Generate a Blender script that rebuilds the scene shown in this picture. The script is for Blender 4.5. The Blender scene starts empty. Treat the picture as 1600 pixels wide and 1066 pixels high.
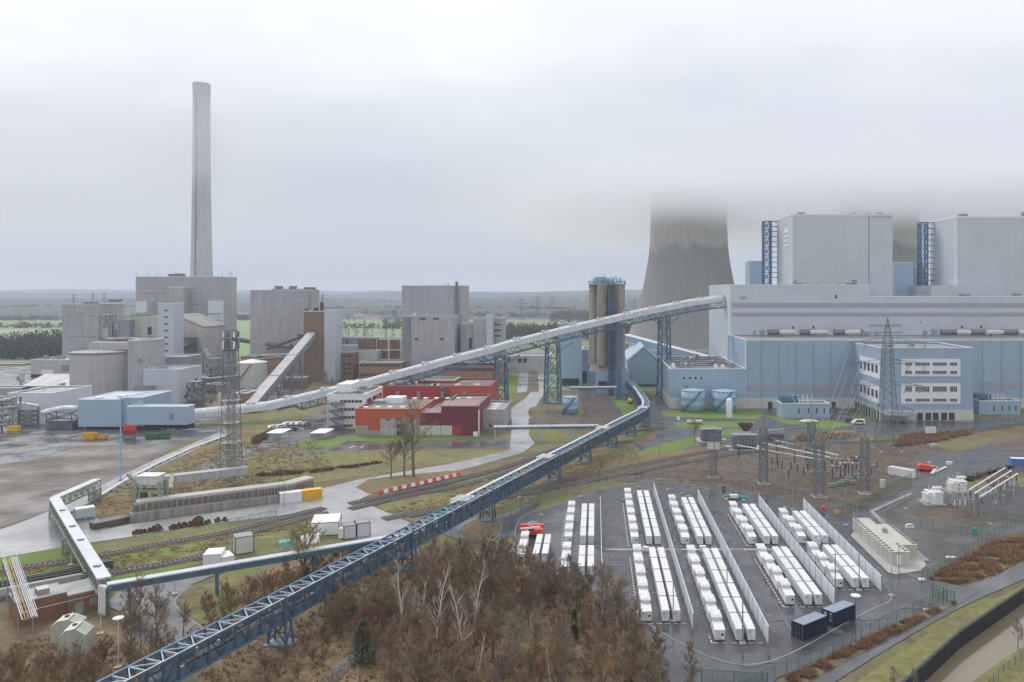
import bpy, math, random
from mathutils import Vector, Matrix, noise
from mathutils.geometry import tessellate_polygon
S=bpy.context.scene; COL=S.collection
F,H,CX,CY=1250.0,55.0,930.0,455.0      # focal length in photo pixels, camera height, principal point
R=random.Random(7)
V=Vector
def G(px,py,z=0.0):
    k=(H-z)/(py-CY); return V(((px-CX)*k,F*k,z))
def W(px,py,Y): return V(((px-CX)*Y/F,Y,H-(py-CY)*Y/F))
def D(py,z=0.0): return (H-z)*F/(py-CY)
def XX(px,Y): return (px-CX)*Y/F
def ZZ(py,Y): return H-(py-CY)*Y/F
# ---------------------------------------------------------------- materials
M={}
def ramp(n,fac,stops,L):
    r=n.new('ShaderNodeValToRGB'); L.new(fac,r.inputs[0]); e=r.color_ramp.elements
    while len(e)<len(stops): e.new(.5)
    for k,(p,c) in enumerate(stops):
        e[k].position=p; e[k].color=(*c,1) if len(c)==3 else c
    return r.outputs[0]
def mat(name,col,rough=.7,metal=0.,var=.12,vs=.15,panel=None,streak=0.,wet=None,mix=None,trans=None,rnd=0.,spec=.5,bump=0.,stripe=None):
    """world-space procedural surface: colour noise, panel seams, vertical weather streaks, wet gloss"""
    m=bpy.data.materials.new(name); m.use_nodes=True; n=m.node_tree.nodes; L=m.node_tree.links
    b=n['Principled BSDF']; b.inputs['Roughness'].default_value=rough; b.inputs['Metallic'].default_value=metal
    b.inputs['Specular IOR Level'].default_value=spec
    g=n.new('ShaderNodeNewGeometry'); pos=g.outputs['Position']
    def mth(op,a,c=None):
        x=n.new('ShaderNodeMath'); x.operation=op
        for k,v in enumerate((a,c)):
            if v is None: continue
            if isinstance(v,(int,float)): x.inputs[k].default_value=v
            else: L.new(v,x.inputs[k])
        return x.outputs[0]
    def nz(scale,det=5,vec=None,rgh=.6):
        t=n.new('ShaderNodeTexNoise'); t.inputs['Scale'].default_value=scale; t.inputs['Detail'].default_value=det
        t.inputs['Roughness'].default_value=rgh; L.new(vec or pos,t.inputs['Vector']); return t.outputs['Fac']
    def mixc(fac,a,c,bt='MIX'):
        x=n.new('ShaderNodeMix'); x.data_type='RGBA'; x.blend_type=bt
        if isinstance(fac,(int,float)): x.inputs[0].default_value=fac
        else: L.new(fac,x.inputs[0])
        for k,v in ((6,a),(7,c)):
            if isinstance(v,tuple): x.inputs[k].default_value=(*v[:3],1)
            else: L.new(v,x.inputs[k])
        return x.outputs[2]
    c=tuple(col)
    if mix:                                   # list of (colour, noise scale, low, high)
        for cc,sc,lo,hi in mix:
            f=ramp(n,nz(sc,7,None,.65),[(lo,(0,0,0)),(hi,(1,1,1))],L); c=mixc(f,c,tuple(cc))
    need=panel or streak or stripe
    if need:
        cr=n.new('ShaderNodeVectorMath'); cr.operation='CROSS_PRODUCT'; L.new(g.outputs['True Normal'],cr.inputs[0]); cr.inputs[1].default_value=(0,0,1)
        dt=n.new('ShaderNodeVectorMath'); dt.operation='DOT_PRODUCT'; L.new(cr.outputs[0],dt.inputs[0]); L.new(pos,dt.inputs[1])
        sp=n.new('ShaderNodeSeparateXYZ'); L.new(pos,sp.inputs[0]); u=dt.outputs['Value']; z=sp.outputs['Z']
        def uv(a,bb):
            cb=n.new('ShaderNodeCombineXYZ'); L.new(mth('MULTIPLY',u,a),cb.inputs[0]); L.new(mth('MULTIPLY',z,bb),cb.inputs[1]); return cb.outputs[0]
    if var:
        f=ramp(n,nz(vs,6),[(.3,(1-var,)*3),(.7,(1+var*.6,)*3)],L); c=mixc(1.,c,f,'MULTIPLY')
    if panel:
        pw,ph,dark,mo=panel
        t=n.new('ShaderNodeTexBrick'); t.offset=0; t.inputs['Scale'].default_value=1; t.inputs['Brick Width'].default_value=pw; t.inputs['Row Height'].default_value=ph
        t.inputs['Mortar Size'].default_value=mo; t.inputs['Mortar Smooth'].default_value=.3; t.inputs['Bias'].default_value=0
        t.inputs['Color1'].default_value=(1,1,1,1); t.inputs['Color2'].default_value=(.94,.94,.94,1); t.inputs['Mortar'].default_value=(dark,)*3+(1,)
        L.new(uv(1,1),t.inputs['Vector']); c=mixc(1.,c,t.outputs['Color'],'MULTIPLY')
    if stripe:                                # fine corrugation
        w=n.new('ShaderNodeTexWave'); w.inputs['Scale'].default_value=stripe[0]; w.inputs['Distortion'].default_value=0; L.new(uv(1,0),w.inputs['Vector'])
        c=mixc(1.,c,ramp(n,w.outputs['Fac'],[(0,(1-stripe[1],)*3),(1,(1,1,1))],L),'MULTIPLY')
    if streak:
        f=ramp(n,nz(1,5,uv(.9,.05)),[(.35,(1-streak,)*3),(.62,(1,1,1))],L); c=mixc(1.,c,f,'MULTIPLY')
    if rnd:
        oi=n.new('ShaderNodeObjectInfo'); f=ramp(n,oi.outputs['Random'],[(0,(1-rnd,)*3),(1,(1+rnd*.5,)*3)],L); c=mixc(1.,c,f,'MULTIPLY')
    if isinstance(c,tuple): b.inputs['Base Color'].default_value=(*c,1)
    else: L.new(c,b.inputs['Base Color'])
    if wet:
        sc,lo,hi=wet; mr=n.new('ShaderNodeMapRange'); L.new(nz(sc,6),mr.inputs[0]); mr.inputs[1].default_value=.38; mr.inputs[2].default_value=.62
        mr.inputs[3].default_value=lo; mr.inputs[4].default_value=hi; L.new(mr.outputs[0],b.inputs['Roughness'])
    if bump:
        bp=n.new('ShaderNodeBump'); bp.inputs['Strength'].default_value=bump; bp.inputs['Distance'].default_value=.3; L.new(nz(1.3,6),bp.inputs['Height']); L.new(bp.outputs[0],b.inputs['Normal'])
    if trans is not None:
        tb=n.new('ShaderNodeBsdfTransparent'); ms=n.new('ShaderNodeMixShader'); ms.inputs[0].default_value=trans
        L.new(b.outputs[0],ms.inputs[1]); L.new(tb.outputs[0],ms.inputs[2]); L.new(ms.outputs[0],n['Material Output'].inputs['Surface'])
    M[name]=m; return m
mat('clad_grey',(.46,.455,.475),.6,panel=(6,3,.74,.14),streak=.22,var=.12,vs=.06)
mat('clad_dark',(.31,.31,.345),.6,panel=(6,3,.74,.14),streak=.25)
mat('clad_pale',(.54,.585,.645),.5,panel=(7,9,.92,.14),streak=.03,stripe=(.55,.04),var=.06,vs=.03)
mat('clad_band',(.34,.35,.41),.6,var=.05)
mat('clad_blue',(.33,.45,.585),.5,stripe=(.9,.06),panel=(6,6,.84,.13),streak=.06,var=.07,vs=.03)
mat('clad_sky',(.36,.48,.60),.5,stripe=(.9,.06),var=.05,vs=.03)
mat('clad_white',(.66,.69,.76),.5,panel=(4,3.4,.88,.08),var=.05)
mat('white',(.80,.81,.82),.45,var=.08,vs=.5,rnd=.06)
mat('unit_white',(.78,.79,.80),.45,var=.10,vs=.9,rnd=.08,streak=.12)
mat('unit_seam',(.42,.43,.45),.6)
mat('offwhite',(.62,.61,.57),.6,var=.12,vs=.4,streak=.12)
mat('concrete',(.40,.39,.37),.8,streak=.35,panel=(5,2.6,.8,.08),var=.15)
mat('concrete_pale',(.53,.52,.50),.8,streak=.18,panel=(40,1.4,.93,.06),var=.12)
mat('concrete_silo',(.43,.39,.32),.8,streak=.5,var=.18)
mat('tower_shell',(.35,.335,.325),.85,stripe=(.45,.26),streak=.13,var=.10,vs=.02)
mat('chimney_shell',(.57,.575,.63),.8,streak=.15,panel=(60,6,.9,.25),var=.08,vs=.05)
mat('tower_streak',(.36,.35,.345),.85,streak=.2)
mat('quay_concrete',(.36,.34,.31),.8,streak=.55,var=.2)
mat('brick',(.27,.145,.085),.85,panel=(.9,.35,.75,.05),var=.2,vs=.3,streak=.12)
mat('brick_tan',(.36,.215,.125),.85,panel=(.9,.35,.8,.05),var=.15,vs=.3,streak=.12)
mat('brick_brown',(.25,.16,.11),.85,panel=(3,3,.85,.08),var=.15,vs=.3,streak=.15)
mat('paint_orange',(.52,.085,.035),.55,stripe=(.8,.08),var=.07)
mat('paint_red',(.37,.04,.03),.55,stripe=(.8,.08),var=.08)
mat('paint_maroon',(.19,.022,.035),.5,stripe=(1.2,.22),var=.08)
mat('paint_signal',(.70,.07,.04),.45,var=.08,vs=2)
mat('paint_yellow',(.75,.42,.01),.5,var=.1,vs=1)
mat('paint_green',(.06,.17,.10),.5,var=.15,vs=1)
mat('paint_teal',(.05,.30,.30),.45,var=.1)
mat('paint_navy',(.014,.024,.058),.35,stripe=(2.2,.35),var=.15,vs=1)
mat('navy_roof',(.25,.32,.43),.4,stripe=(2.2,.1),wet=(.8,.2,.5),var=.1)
mat('paint_azure',(.05,.22,.55),.5,var=.08)
mat('steel_blue',(.075,.15,.235),.45,var=.25,vs=1.2,mix=[((.11,.075,.055),.7,.60,.74),((.11,.19,.27),.25,.5,.65)])
mat('puddle',(.05,.052,.058),.04,var=.1)
mat('stair_blue',(.03,.115,.29),.5,var=.1)
mat('hut_pale',(.52,.515,.47),.6,var=.1,streak=.12)
mat('paint_ochre',(.42,.26,.06),.6,var=.2)
mat('steel_blue_dark',(.06,.11,.17),.5,var=.25,vs=1.2)
mat('steel_sky',(.30,.45,.60),.4,var=.12,vs=1)
mat('panel_blue',(.135,.205,.27),.5,stripe=(1.6,.4),var=.2,vs=.7)
mat('belt_cover',(.70,.74,.80),.35,stripe=(.25,.20),var=.14,vs=.3,streak=.12)
mat('galv',(.31,.325,.345),.45,metal=.3,var=.15,vs=1)
mat('galv_dark',(.17,.185,.20),.5,metal=.2,var=.15,vs=1)
mat('steel_green',(.27,.33,.28),.55,var=.15,vs=1,streak=.15)
mat('hut_green',(.44,.46,.39),.6,var=.12,vs=1,streak=.15)
mat('red_faded',(.48,.13,.11),.6,var=.2,vs=1)
mat('pylon_green',(.11,.14,.12),.6,var=.15)
mat('dark',(.03,.032,.037),.6,var=.2,vs=1)
mat('rust',(.13,.06,.035),.85,var=.3,vs=2)
mat('porcelain',(.10,.05,.04),.3,var=.1)
mat('glass_dark',(.03,.04,.055),.12,var=.3,vs=.7,spec=.8)
mat('roof_grey',(.26,.26,.27),.7,var=.25,vs=.25,wet=(.2,.25,.75))
mat('roof_brown',(.20,.17,.155),.75,var=.25,vs=.25,wet=(.2,.3,.8))
mat('roof_maroon',(.30,.16,.17),.5,stripe=(1,.15),var=.1)
mat('coping',(.72,.74,.78),.5,var=.05)
mat('rubber',(.02,.02,.02),.7,var=.1)
mat('car_paint_dark',(.03,.04,.06),.25,var=0)
# the upper shell of the towers is dry and paler, with a ragged edge
_m=M['tower_shell']; _n=_m.node_tree.nodes; _L=_m.node_tree.links; _b=_n['Principled BSDF']; _src=_b.inputs['Base Color'].links[0].from_socket
_g=_n.new('ShaderNodeNewGeometry'); _sp=_n.new('ShaderNodeSeparateXYZ'); _L.new(_g.outputs['Position'],_sp.inputs[0]); _t=_n.new('ShaderNodeTexNoise'); _t.inputs['Scale'].default_value=.045; _t.inputs['Detail'].default_value=7
_cm=_n.new('ShaderNodeMapping'); _cm.inputs['Scale'].default_value=(1,1,.12); _L.new(_g.outputs['Position'],_cm.inputs[0]); _L.new(_cm.outputs[0],_t.inputs['Vector'])
_a=_n.new('ShaderNodeMath'); _a.operation='MULTIPLY_ADD'; _L.new(_t.outputs['Fac'],_a.inputs[0]); _a.inputs[1].default_value=44; _L.new(_sp.outputs['Z'],_a.inputs[2])
_r=_n.new('ShaderNodeMapRange'); _L.new(_a.outputs[0],_r.inputs[0]); _r.inputs[1].default_value=113; _r.inputs[2].default_value=119
_x=_n.new('ShaderNodeMix'); _x.data_type='RGBA'; _x.blend_type='MULTIPLY'; _x.inputs[0].default_value=1; _q=ramp(_n,_r.outputs[0],[(0,(1,1,1)),(1,(1.5,1.48,1.45))],_L); _L.new(_src,_x.inputs[6]); _L.new(_q,_x.inputs[7]); _L.new(_x.outputs[2],_b.inputs['Base Color'])
# ground family
mat('ground_base',(.15,.115,.066),.95,var=.3,vs=.9,mix=[((.15,.165,.05),.022,.42,.56),((.12,.085,.055),.05,.50,.62),((.20,.165,.085),.11,.55,.68),((.06,.055,.04),.35,.60,.72)],bump=.6)
mat('field',(.22,.25,.14),.95,var=.15,vs=.01,mix=[((.17,.29,.11),.004,.45,.55)])
mat('field_pale',(.30,.34,.19),.95,var=.12,vs=.01)
mat('field_brown',(.24,.21,.16),.95,var=.15,vs=.01)
mat('grass_lush',(.125,.215,.03),.95,var=.3,vs=.5,mix=[((.16,.19,.05),.09,.48,.62),((.08,.15,.02),.5,.5,.65)],bump=.4)
mat('grass_olive',(.17,.17,.055),.95,var=.3,vs=.7,mix=[((.15,.115,.06),.07,.46,.6),((.22,.20,.08),.3,.5,.65)],bump=.4)
mat('grass_dry',(.20,.14,.065),.95,var=.35,vs=.8,mix=[((.14,.09,.045),.09,.45,.6),((.16,.16,.06),.05,.52,.62)],bump=.5)
mat('leaf_litter',(.175,.125,.072),.95,var=.4,vs=.9,mix=[((.25,.18,.10),.10,.48,.62),((.10,.10,.045),.09,.55,.66)],bump=.8)
mat('scrub_soil',(.092,.079,.076),.9,var=.35,vs=.3,mix=[((.155,.12,.105),.06,.45,.58),((.10,.10,.05),.05,.54,.66),((.06,.055,.055),.22,.55,.68)],bump=.7,wet=(.06,.45,.95))
mat('soil_dark',(.105,.083,.068),.95,var=.35,vs=.6,mix=[((.13,.085,.05),.08,.46,.6),((.05,.045,.045),.2,.5,.65)],bump=.6,wet=(.08,.5,.95))
mat('gravel',(.105,.10,.10),.9,var=.25,vs=2.5,mix=[((.075,.072,.074),.1,.45,.6),((.14,.12,.10),.05,.56,.68)],bump=.4,wet=(.1,.45,.9))
mat('ballast',(.105,.082,.07),.95,var=.35,vs=3,mix=[((.075,.06,.055),.3,.45,.6)],bump=.5)
mat('asphalt',(.085,.088,.098),.4,var=.25,vs=.4,wet=(.11,.10,.50),mix=[((.085,.087,.095),.045,.45,.6)])
mat('asphalt_deep',(.06,.062,.074),.4,var=.25,vs=.35,wet=(.10,.10,.48),mix=[((.062,.062,.070),.07,.46,.6)])
mat('road_pale',(.33,.335,.345),.5,var=.2,vs=.25,wet=(.06,.06,.4),mix=[((.25,.25,.26),.05,.45,.6)])
mat('slab',(.40,.39,.36),.7,var=.15,vs=.5)
mat('line_paint',(.72,.72,.72),.5,var=.15,vs=2)
mat('kerb',(.30,.30,.30),.7,var=.15,vs=1)
mat('water_canal',(.20,.165,.105),.07,var=.12,vs=.05,bump=.02)
mat('bark',(.15,.12,.095),.9,var=.3,vs=3)
mat('bark_grey',(.16,.145,.125),.9,var=.25,vs=3,rnd=.2)
mat('birch_bark',(.62,.57,.52),.8,var=.25,vs=3)
mat('birch_twig',(.46,.37,.31),.9,var=.2,vs=1)
mat('twig_brown',(.285,.19,.11),.95,var=.3,vs=.3,rnd=.35)
mat('twig_red',(.25,.13,.078),.95,var=.3,vs=.3,rnd=.3)
mat('twig_olive',(.265,.205,.10),.95,var=.3,vs=.3,rnd=.3)
mat('twig_grey',(.25,.205,.155),.95,var=.3,vs=.3,rnd=.3)
mat('leaf_rust',(.25,.15,.08),.95,var=.35,vs=.6,rnd=.3)
mat('leaf_straw',(.34,.26,.12),.95,var=.35,vs=.6)
mat('leaf_green',(.05,.085,.022),.8,var=.35,vs=.8,rnd=.25)
mat('needle',(.045,.06,.025),.85,var=.3,vs=.8)
mat('far_wood',(.075,.075,.068),.95,var=.35,vs=.05)
mat('far_ridge',(.05,.06,.05),.95,var=.3,vs=.006)
mat('fence_mesh',(.05,.14,.11),.6,var=.1,trans=.78)
mat('chain_mesh',(.22,.23,.24),.6,var=.1,trans=.72)
mat('wire_dark',(.10,.11,.11),.6,var=0)
# ---------------------------------------------------------------- mesh builder (all in world metres)
class MB:
    def __init__(s): s.v=[]; s.f=[]
    def add(s,vs,fs):
        k=len(s.v); s.v+= [tuple(p) for p in vs]; s.f+=[tuple(i+k for i in f) for f in fs]; return s
    def hexa(s,p): return s.add(p,[(3,2,1,0),(4,5,6,7),(0,1,5,4),(1,2,6,5),(2,3,7,6),(3,0,4,7)])
    def box(s,x0,x1,y0,y1,z0,z1):
        return s.hexa([(x0,y0,z0),(x1,y0,z0),(x1,y1,z0),(x0,y1,z0),(x0,y0,z1),(x1,y0,z1),(x1,y1,z1),(x0,y1,z1)])
    def cb(s,c,sx,sy,sz): return s.box(c[0]-sx/2,c[0]+sx/2,c[1]-sy/2,c[1]+sy/2,c[2],c[2]+sz)
    def prism(s,poly,z0,z1,cap=True):
        n=len(poly); a=[(p[0],p[1],z0) for p in poly]+[(p[0],p[1],z1) for p in poly]
        fs=[(i,(i+1)%n,n+(i+1)%n,n+i) for i in range(n)]
        if cap: fs+=[tuple(range(n-1,-1,-1)),tuple(range(n,2*n))]
        return s.add(a,fs)
    def ext(s,prof,d):                       # extrude a planar polygon of 3-D points along vector d
        n=len(prof); a=[V(p) for p in prof]; b=[p+V(d) for p in a]
        return s.add(a+b,[(i,(i+1)%n,n+(i+1)%n,n+i) for i in range(n)]+[tuple(range(n-1,-1,-1)),tuple(range(n,2*n))])
    def beam(s,p,q,w,h=None):
        p=V(p);q=V(q);d=(q-p)
        if d.length<1e-5: return s
        d.normalize(); h=h or w; up=V((0,0,1)) if abs(d.z)<.95 else V((0,1,0))
        a=d.cross(up).normalized()*w/2; b=a.cross(d).normalized()*h/2
        return s.hexa([p-a-b,p+a-b,p+a+b,p-a+b,q-a-b,q+a-b,q+a+b,q-a+b])
    def tube(s,p,q,r0,r1=None,n=8,cap=True):
        p=V(p);q=V(q);d=q-p; r1=r0 if r1 is None else r1
        if d.length<1e-5: return s
        d.normalize(); up=V((0,0,1)) if abs(d.z)<.95 else V((1,0,0)); a=d.cross(up).normalized(); b=a.cross(d).normalized()
        vs=[]
        for c,r in ((p,r0),(q,r1)):
            for i in range(n):
                t=2*math.pi*i/n; vs.append(c+a*math.cos(t)*r+b*math.sin(t)*r)
        fs=[(i,(i+1)%n,n+(i+1)%n,n+i) for i in range(n)]
        if cap: fs+=[tuple(range(n-1,-1,-1)),tuple(range(n,2*n))]
        return s.add(vs,fs)
    def path(s,pts,r,n=8):
        for a,b in zip(pts,pts[1:]): s.tube(a,b,r,r,n)
        return s
    def lathe(s,c,prof,n=32,cap=True):
        vs=[];m=len(prof)
        for r,z in prof:
            for i in range(n):
                t=2*math.pi*i/n; vs.append((c[0]+r*math.cos(t),c[1]+r*math.sin(t),z))
        fs=[(j*n+i,j*n+(i+1)%n,(j+1)*n+(i+1)%n,(j+1)*n+i) for j in range(m-1) for i in range(n)]
        if cap: fs+=[tuple(range(n-1,-1,-1)),tuple(range((m-1)*n,m*n))]
        return s.add(vs,fs)
    def ring(s,x0,x1,y0,y1,z0,z1,t):
        o=[(x0,y0),(x1,y0),(x1,y1),(x0,y1)]; i=[(x0+t,y0+t),(x1-t,y0+t),(x1-t,y1-t),(x0+t,y1-t)]
        vs=[(*p,z0) for p in o]+[(*p,z1) for p in o]+[(*p,z0) for p in i]+[(*p,z1) for p in i]
        fs=[]
        for k in range(4):
            l=(k+1)%4; fs+=[(k,l,4+l,4+k),(8+l,8+k,12+k,12+l),(4+k,4+l,12+l,12+k),(k,8+k,8+l,l)]
        return s.add(vs,fs)
    def poly(s,pts,flip=False):
        t=tessellate_polygon([[V(p) for p in pts]])
        P=[V(p) for p in pts]; fs=[]
        for a,b,c in t:
            if (P[b]-P[a]).cross(P[c]-P[a]).z<0: a,b=b,a
            fs.append((a,b,c))
        return s.add(pts,fs)
    def lattice(s,c,w0,w1,z0,z1,n,r,rx=None,d0=None,d1=None):   # square lattice tower, X-braced
        rx=rx or r*.6; L=[]
        d0=d0 or w0; d1=d1 or w1
        for k in range(n+1):
            t=k/n; a=(w0+(w1-w0)*t)/2; e=(d0+(d1-d0)*t)/2; z=z0+(z1-z0)*t
            L.append([V((c[0]+i*a,c[1]+j*e,z)) for i,j in ((-1,-1),(1,-1),(1,1),(-1,1))])
        for k in range(n):
            for i in range(4):
                j=(i+1)%4
                s.beam(L[k][i],L[k+1][i],r); s.beam(L[k][i],L[k+1][j],rx); s.beam(L[k][j],L[k+1][i],rx); s.beam(L[k+1][i],L[k+1][j],rx)
        return s
    def build(s,name,m,parent=None,smooth=False,loc=None):
        me=bpy.data.meshes.new(name)
        if parent is not None: o0=wloc(parent)
        elif loc is not None: o0=V(loc)
        else:
            xs=[p[0] for p in s.v]; ys=[p[1] for p in s.v]; zs=[p[2] for p in s.v]
            o0=V(((min(xs)+max(xs))/2,(min(ys)+max(ys))/2,min(zs)))
        me.from_pydata([(p[0]-o0.x,p[1]-o0.y,p[2]-o0.z) for p in s.v],[],s.f); me.update()
        o=bpy.data.objects.new(name,me); COL.objects.link(o)
        me.materials.append(M[m])
        if smooth: me.polygons.foreach_set('use_smooth',[True]*len(me.polygons))
        if parent is not None: o.parent=parent
        else: o.location=o0
        return o
def wloc(o):
    l=V(o.location)
    while o.parent: o=o.parent; l=l+V(o.location)
    return l
def tag(o,label,cat,group=None):
    o['label']=label; o['category']=cat
    if group: o['group']=group
    return o
def thing(name,label,cat,loc,group=None):
    o=bpy.data.objects.new(name,None); COL.objects.link(o); o.location=loc; o.empty_display_size=.5
    return tag(o,label,cat,group)
def one(name,mb,m,label,cat,group=None,smooth=False): return tag(mb.build(name,m,smooth=smooth),label,cat,group)
KIDS={}
def kids(o):
    return [c for c in bpy.data.objects if c.parent is o] if o.name not in KIDS else KIDS[o.name]
def proto(o):                                  # remember the children once, so that copying stays fast
    KIDS[o.name]=[c for c in bpy.data.objects if c.parent==o]
    for c in KIDS[o.name]: proto(c)
    return o
def dup(root,loc,label,rotz=0.,scale=1.,group=None,sz=None):
    r=root.copy(); COL.objects.link(r); r.location=loc; r.rotation_euler=(0,0,rotz); r.scale=(scale,scale,sz or scale); r['label']=label
    if group: r['group']=group
    for ch in KIDS.get(root.name,()):
        c=ch.copy(); COL.objects.link(c); c.parent=r
        for g in KIDS.get(ch.name,()):
            d=g.copy(); COL.objects.link(d); d.parent=c
    return r
def struct(o,kind='structure'): o['kind']=kind; return o
# ---------------------------------------------------------------- ground sheets, drawn as outlines that lie on the ground
def cat_rom(p,k=5,closed=True):
    n=len(p); out=[]
    for i in range(n if closed else n-1):
        a,b,c,d=[p[(i+j)%n] if closed else p[min(max(i+j,0),n-1)] for j in (-1,0,1,2)]
        for t in range(k):
            t/=k; out.append(tuple(.5*(2*b[q]+(c[q]-a[q])*t+(2*a[q]-5*b[q]+4*c[q]-d[q])*t*t+(3*b[q]-a[q]-3*c[q]+d[q])*t**3) for q in (0,1)))
    if not closed: out.append(p[-1])
    return out
NS=[0]
def lz(lev):
    NS[0]+=1; return lev*.022+(NS[0]%12)*.0018
def sheet(name,pts,m,lev,curve=0,jit=0.):
    zl=lz(lev)
    w=[tuple(G(*p)[:2]) for p in pts]
    if curve: w=cat_rom(w,curve)
    if jit:
        q=[]
        for i in range(len(w)):
            a=V(w[i]);b=V(w[(i+1)%len(w)]); k=max(1,min(40,int((b-a).length/(jit*2.2))))
            for t in range(k):
                p=a+(b-a)*t/k; d=noise.noise_vector((p.x*.45/jit,p.y*.45/jit,3.1)); q.append((p.x+d.x*jit,p.y+d.y*jit))
        w=q
    mb=MB(); mb.poly([(x,y,zl) for x,y in w])
    return struct(mb.build(name,m,loc=(0,0,0)))
def ribbon_pts(pts,w):                         # plan outline of a strip of width w along points
    n=len(pts);l=[];r=[]
    for i in range(n):
        a=V(pts[max(i-1,0)][:2]);b=V(pts[min(i+1,n-1)][:2]); d=(b-a).normalized(); k=V((-d.y,d.x))*w/2; p=V(pts[i][:2]); l.append(p+k); r.append(p-k)
    return l,r
def strip(name,px,w,m,lev,curve=6,z=None,kind='structure',parent=None):
    p=[tuple(G(*q)[:2]) for q in px]
    if curve: p=cat_rom(p,curve,False)
    l,r=ribbon_pts(p,w); zz=lz(lev) if z is None else z; mb=MB(); n=len(p)
    mb.add([(q.x,q.y,zz) for q in l]+[(q.x,q.y,zz) for q in r],[(n+i,n+i+1,i+1,i) for i in range(n-1)])
    o=mb.build(name,m,parent,loc=None if parent else (0,0,0))
    return struct(o) if kind else o
# ---------------------------------------------------------------- buildings
def shell(name,label,cat,x0,x1,y0,y1,z1,wall='clad_grey',roof='roof_grey',cop='coping',z0=0.,para=.7,group=None,wname='wall'):
    r=thing(name,label,cat,((x0+x1)/2,(y0+y1)/2,z0),group)
    MB().prism([(x0,y0),(x1,y0),(x1,y1),(x0,y1)],z0,z1-.35,cap=False).build(wname,wall,r)
    MB().ring(x0-.12,x1+.12,y0-.12,y1+.12,z1-.35,z1,.6).build('coping',cop,r)
    MB().box(x0+.05,x1-.05,y0+.05,y1-.05,z1-para-.3,z1-para).build('roof',roof,r)
    return r
def fb(name,label,cat,px0,px1,pyt,Y,dep,**k):   # box building whose front stands at depth Y
    return shell(name,label,cat,XX(px0,Y),XX(px1,Y),Y,Y+dep,ZZ(pyt,Y),**k)
def wing(root,px0,px1,pyt,Y,dep,wall,roof='roof_grey',cop='coping',z0=0.,name='wing'):   # a lower block of the same building
    x0,x1,z1=XX(px0,Y),XX(px1,Y),ZZ(pyt,Y)
    w=MB().prism([(x0,Y),(x1,Y),(x1,Y+dep),(x0,Y+dep)],z0,z1-.3,cap=False).build(name,wall,root)
    MB().ring(x0-.1,x1+.1,Y-.1,Y+dep+.1,z1-.3,z1,.5).build('coping',cop,w)
    MB().box(x0+.05,x1-.05,Y+.05,Y+dep-.05,z1-.9,z1-.6).build('roof',roof,w); return w
def fwin(root,pa,pb,ya,yb,Y,frame='white',glass='glass_dark',cols=0,name='window'):       # window on a front wall
    x0,x1,z1,z0=XX(pa,Y),XX(pb,Y),ZZ(ya,Y),ZZ(yb,Y); t=.12
    mb=MB(); mb.box(x0-t,x1+t,Y-.1,Y,z0-t,z0); mb.box(x0-t,x1+t,Y-.1,Y,z1,z1+t); mb.box(x0-t,x0,Y-.1,Y,z0,z1); mb.box(x1,x1+t,Y-.1,Y,z0,z1)
    for i in range(1,cols): x=x0+(x1-x0)*i/cols; mb.box(x-.07,x+.07,Y-.09,Y,z0,z1)
    f=mb.build(name,frame,root); MB().box(x0,x1,Y-.05,Y,z0,z1).build('pane',glass,f); return f
def fdoor(root,pa,pb,ya,yb,Y,m='dark',name='door'):
    x0,x1,z1,z0=XX(pa,Y),XX(pb,Y),ZZ(ya,Y),ZZ(yb,Y)
    return MB().box(x0,x1,Y-.06,Y+.01,max(z0,0.02),z1).build(name,m,root)
def swin(root,X,y0,y1,z0,z1,side,frame='white',glass='glass_dark',name='window'):         # on a wall that faces +x / -x
    t=.12; a,b=(X,X+.1) if side>0 else (X-.1,X); mb=MB()
    mb.box(a,b,y0-t,y1+t,z0-t,z0); mb.box(a,b,y0-t,y1+t,z1,z1+t); mb.box(a,b,y0-t,y0,z0,z1); mb.box(a,b,y1,y1+t,z0,z1)
    f=mb.build(name,frame,root); MB().box(X if side>0 else X-.05,X+.05 if side>0 else X,y0,y1,z0,z1).build('pane',glass,f); return f
def rail_fence(mb,pts,h=1.1,r=.05):
    for a,b in zip(pts,pts[1:]):
        a=V(a);b=V(b); n=max(1,int((b-a).length/2.))
        for i in range(n+1): p=a+(b-a)*i/n; mb.beam(p,p+V((0,0,h)),r)
        for k in (.55,1.): mb.beam(a+V((0,0,h*k)),b+V((0,0,h*k)),r)
    return mb
# ---------------------------------------------------------------- camera, daylight, haze
cam=bpy.data.cameras.new('camera'); co=bpy.data.objects.new('camera',cam); COL.objects.link(co); S.camera=co
co.location=(0,0,H); co.rotation_euler=(math.pi/2,0,0); cam.sensor_width=36; cam.lens=36*F/1600; cam.shift_x=-130/1600; cam.shift_y=-78/1600
cam.clip_start=1; cam.clip_end=30000
S.view_settings.view_transform='Standard'; S.view_settings.look='None'; S.view_settings.exposure=.18; S.view_settings.gamma=1
S.cycles.volume_bounces=3; S.cycles.max_bounces=8; S.cycles.transparent_max_bounces=24; S.cycles.use_denoising=True; S.cycles.sample_clamp_indirect=6
EL,AZ=math.radians(42),math.radians(-40)
w=bpy.data.worlds.new('World'); S.world=w; w.use_nodes=True; n=w.node_tree.nodes; L=w.node_tree.links
bg=n['Background']; sk=n.new('ShaderNodeTexSky'); sk.sky_type='NISHITA'; sk.sun_disc=False; sk.sun_elevation=EL; sk.sun_rotation=AZ; sk.dust_density=3
L.new(sk.outputs[0],bg.inputs[0]); bg.inputs[1].default_value=.1
tc=n.new('ShaderNodeTexCoord'); sp=n.new('ShaderNodeSeparateXYZ'); L.new(tc.outputs['Generated'],sp.inputs[0])
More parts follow.
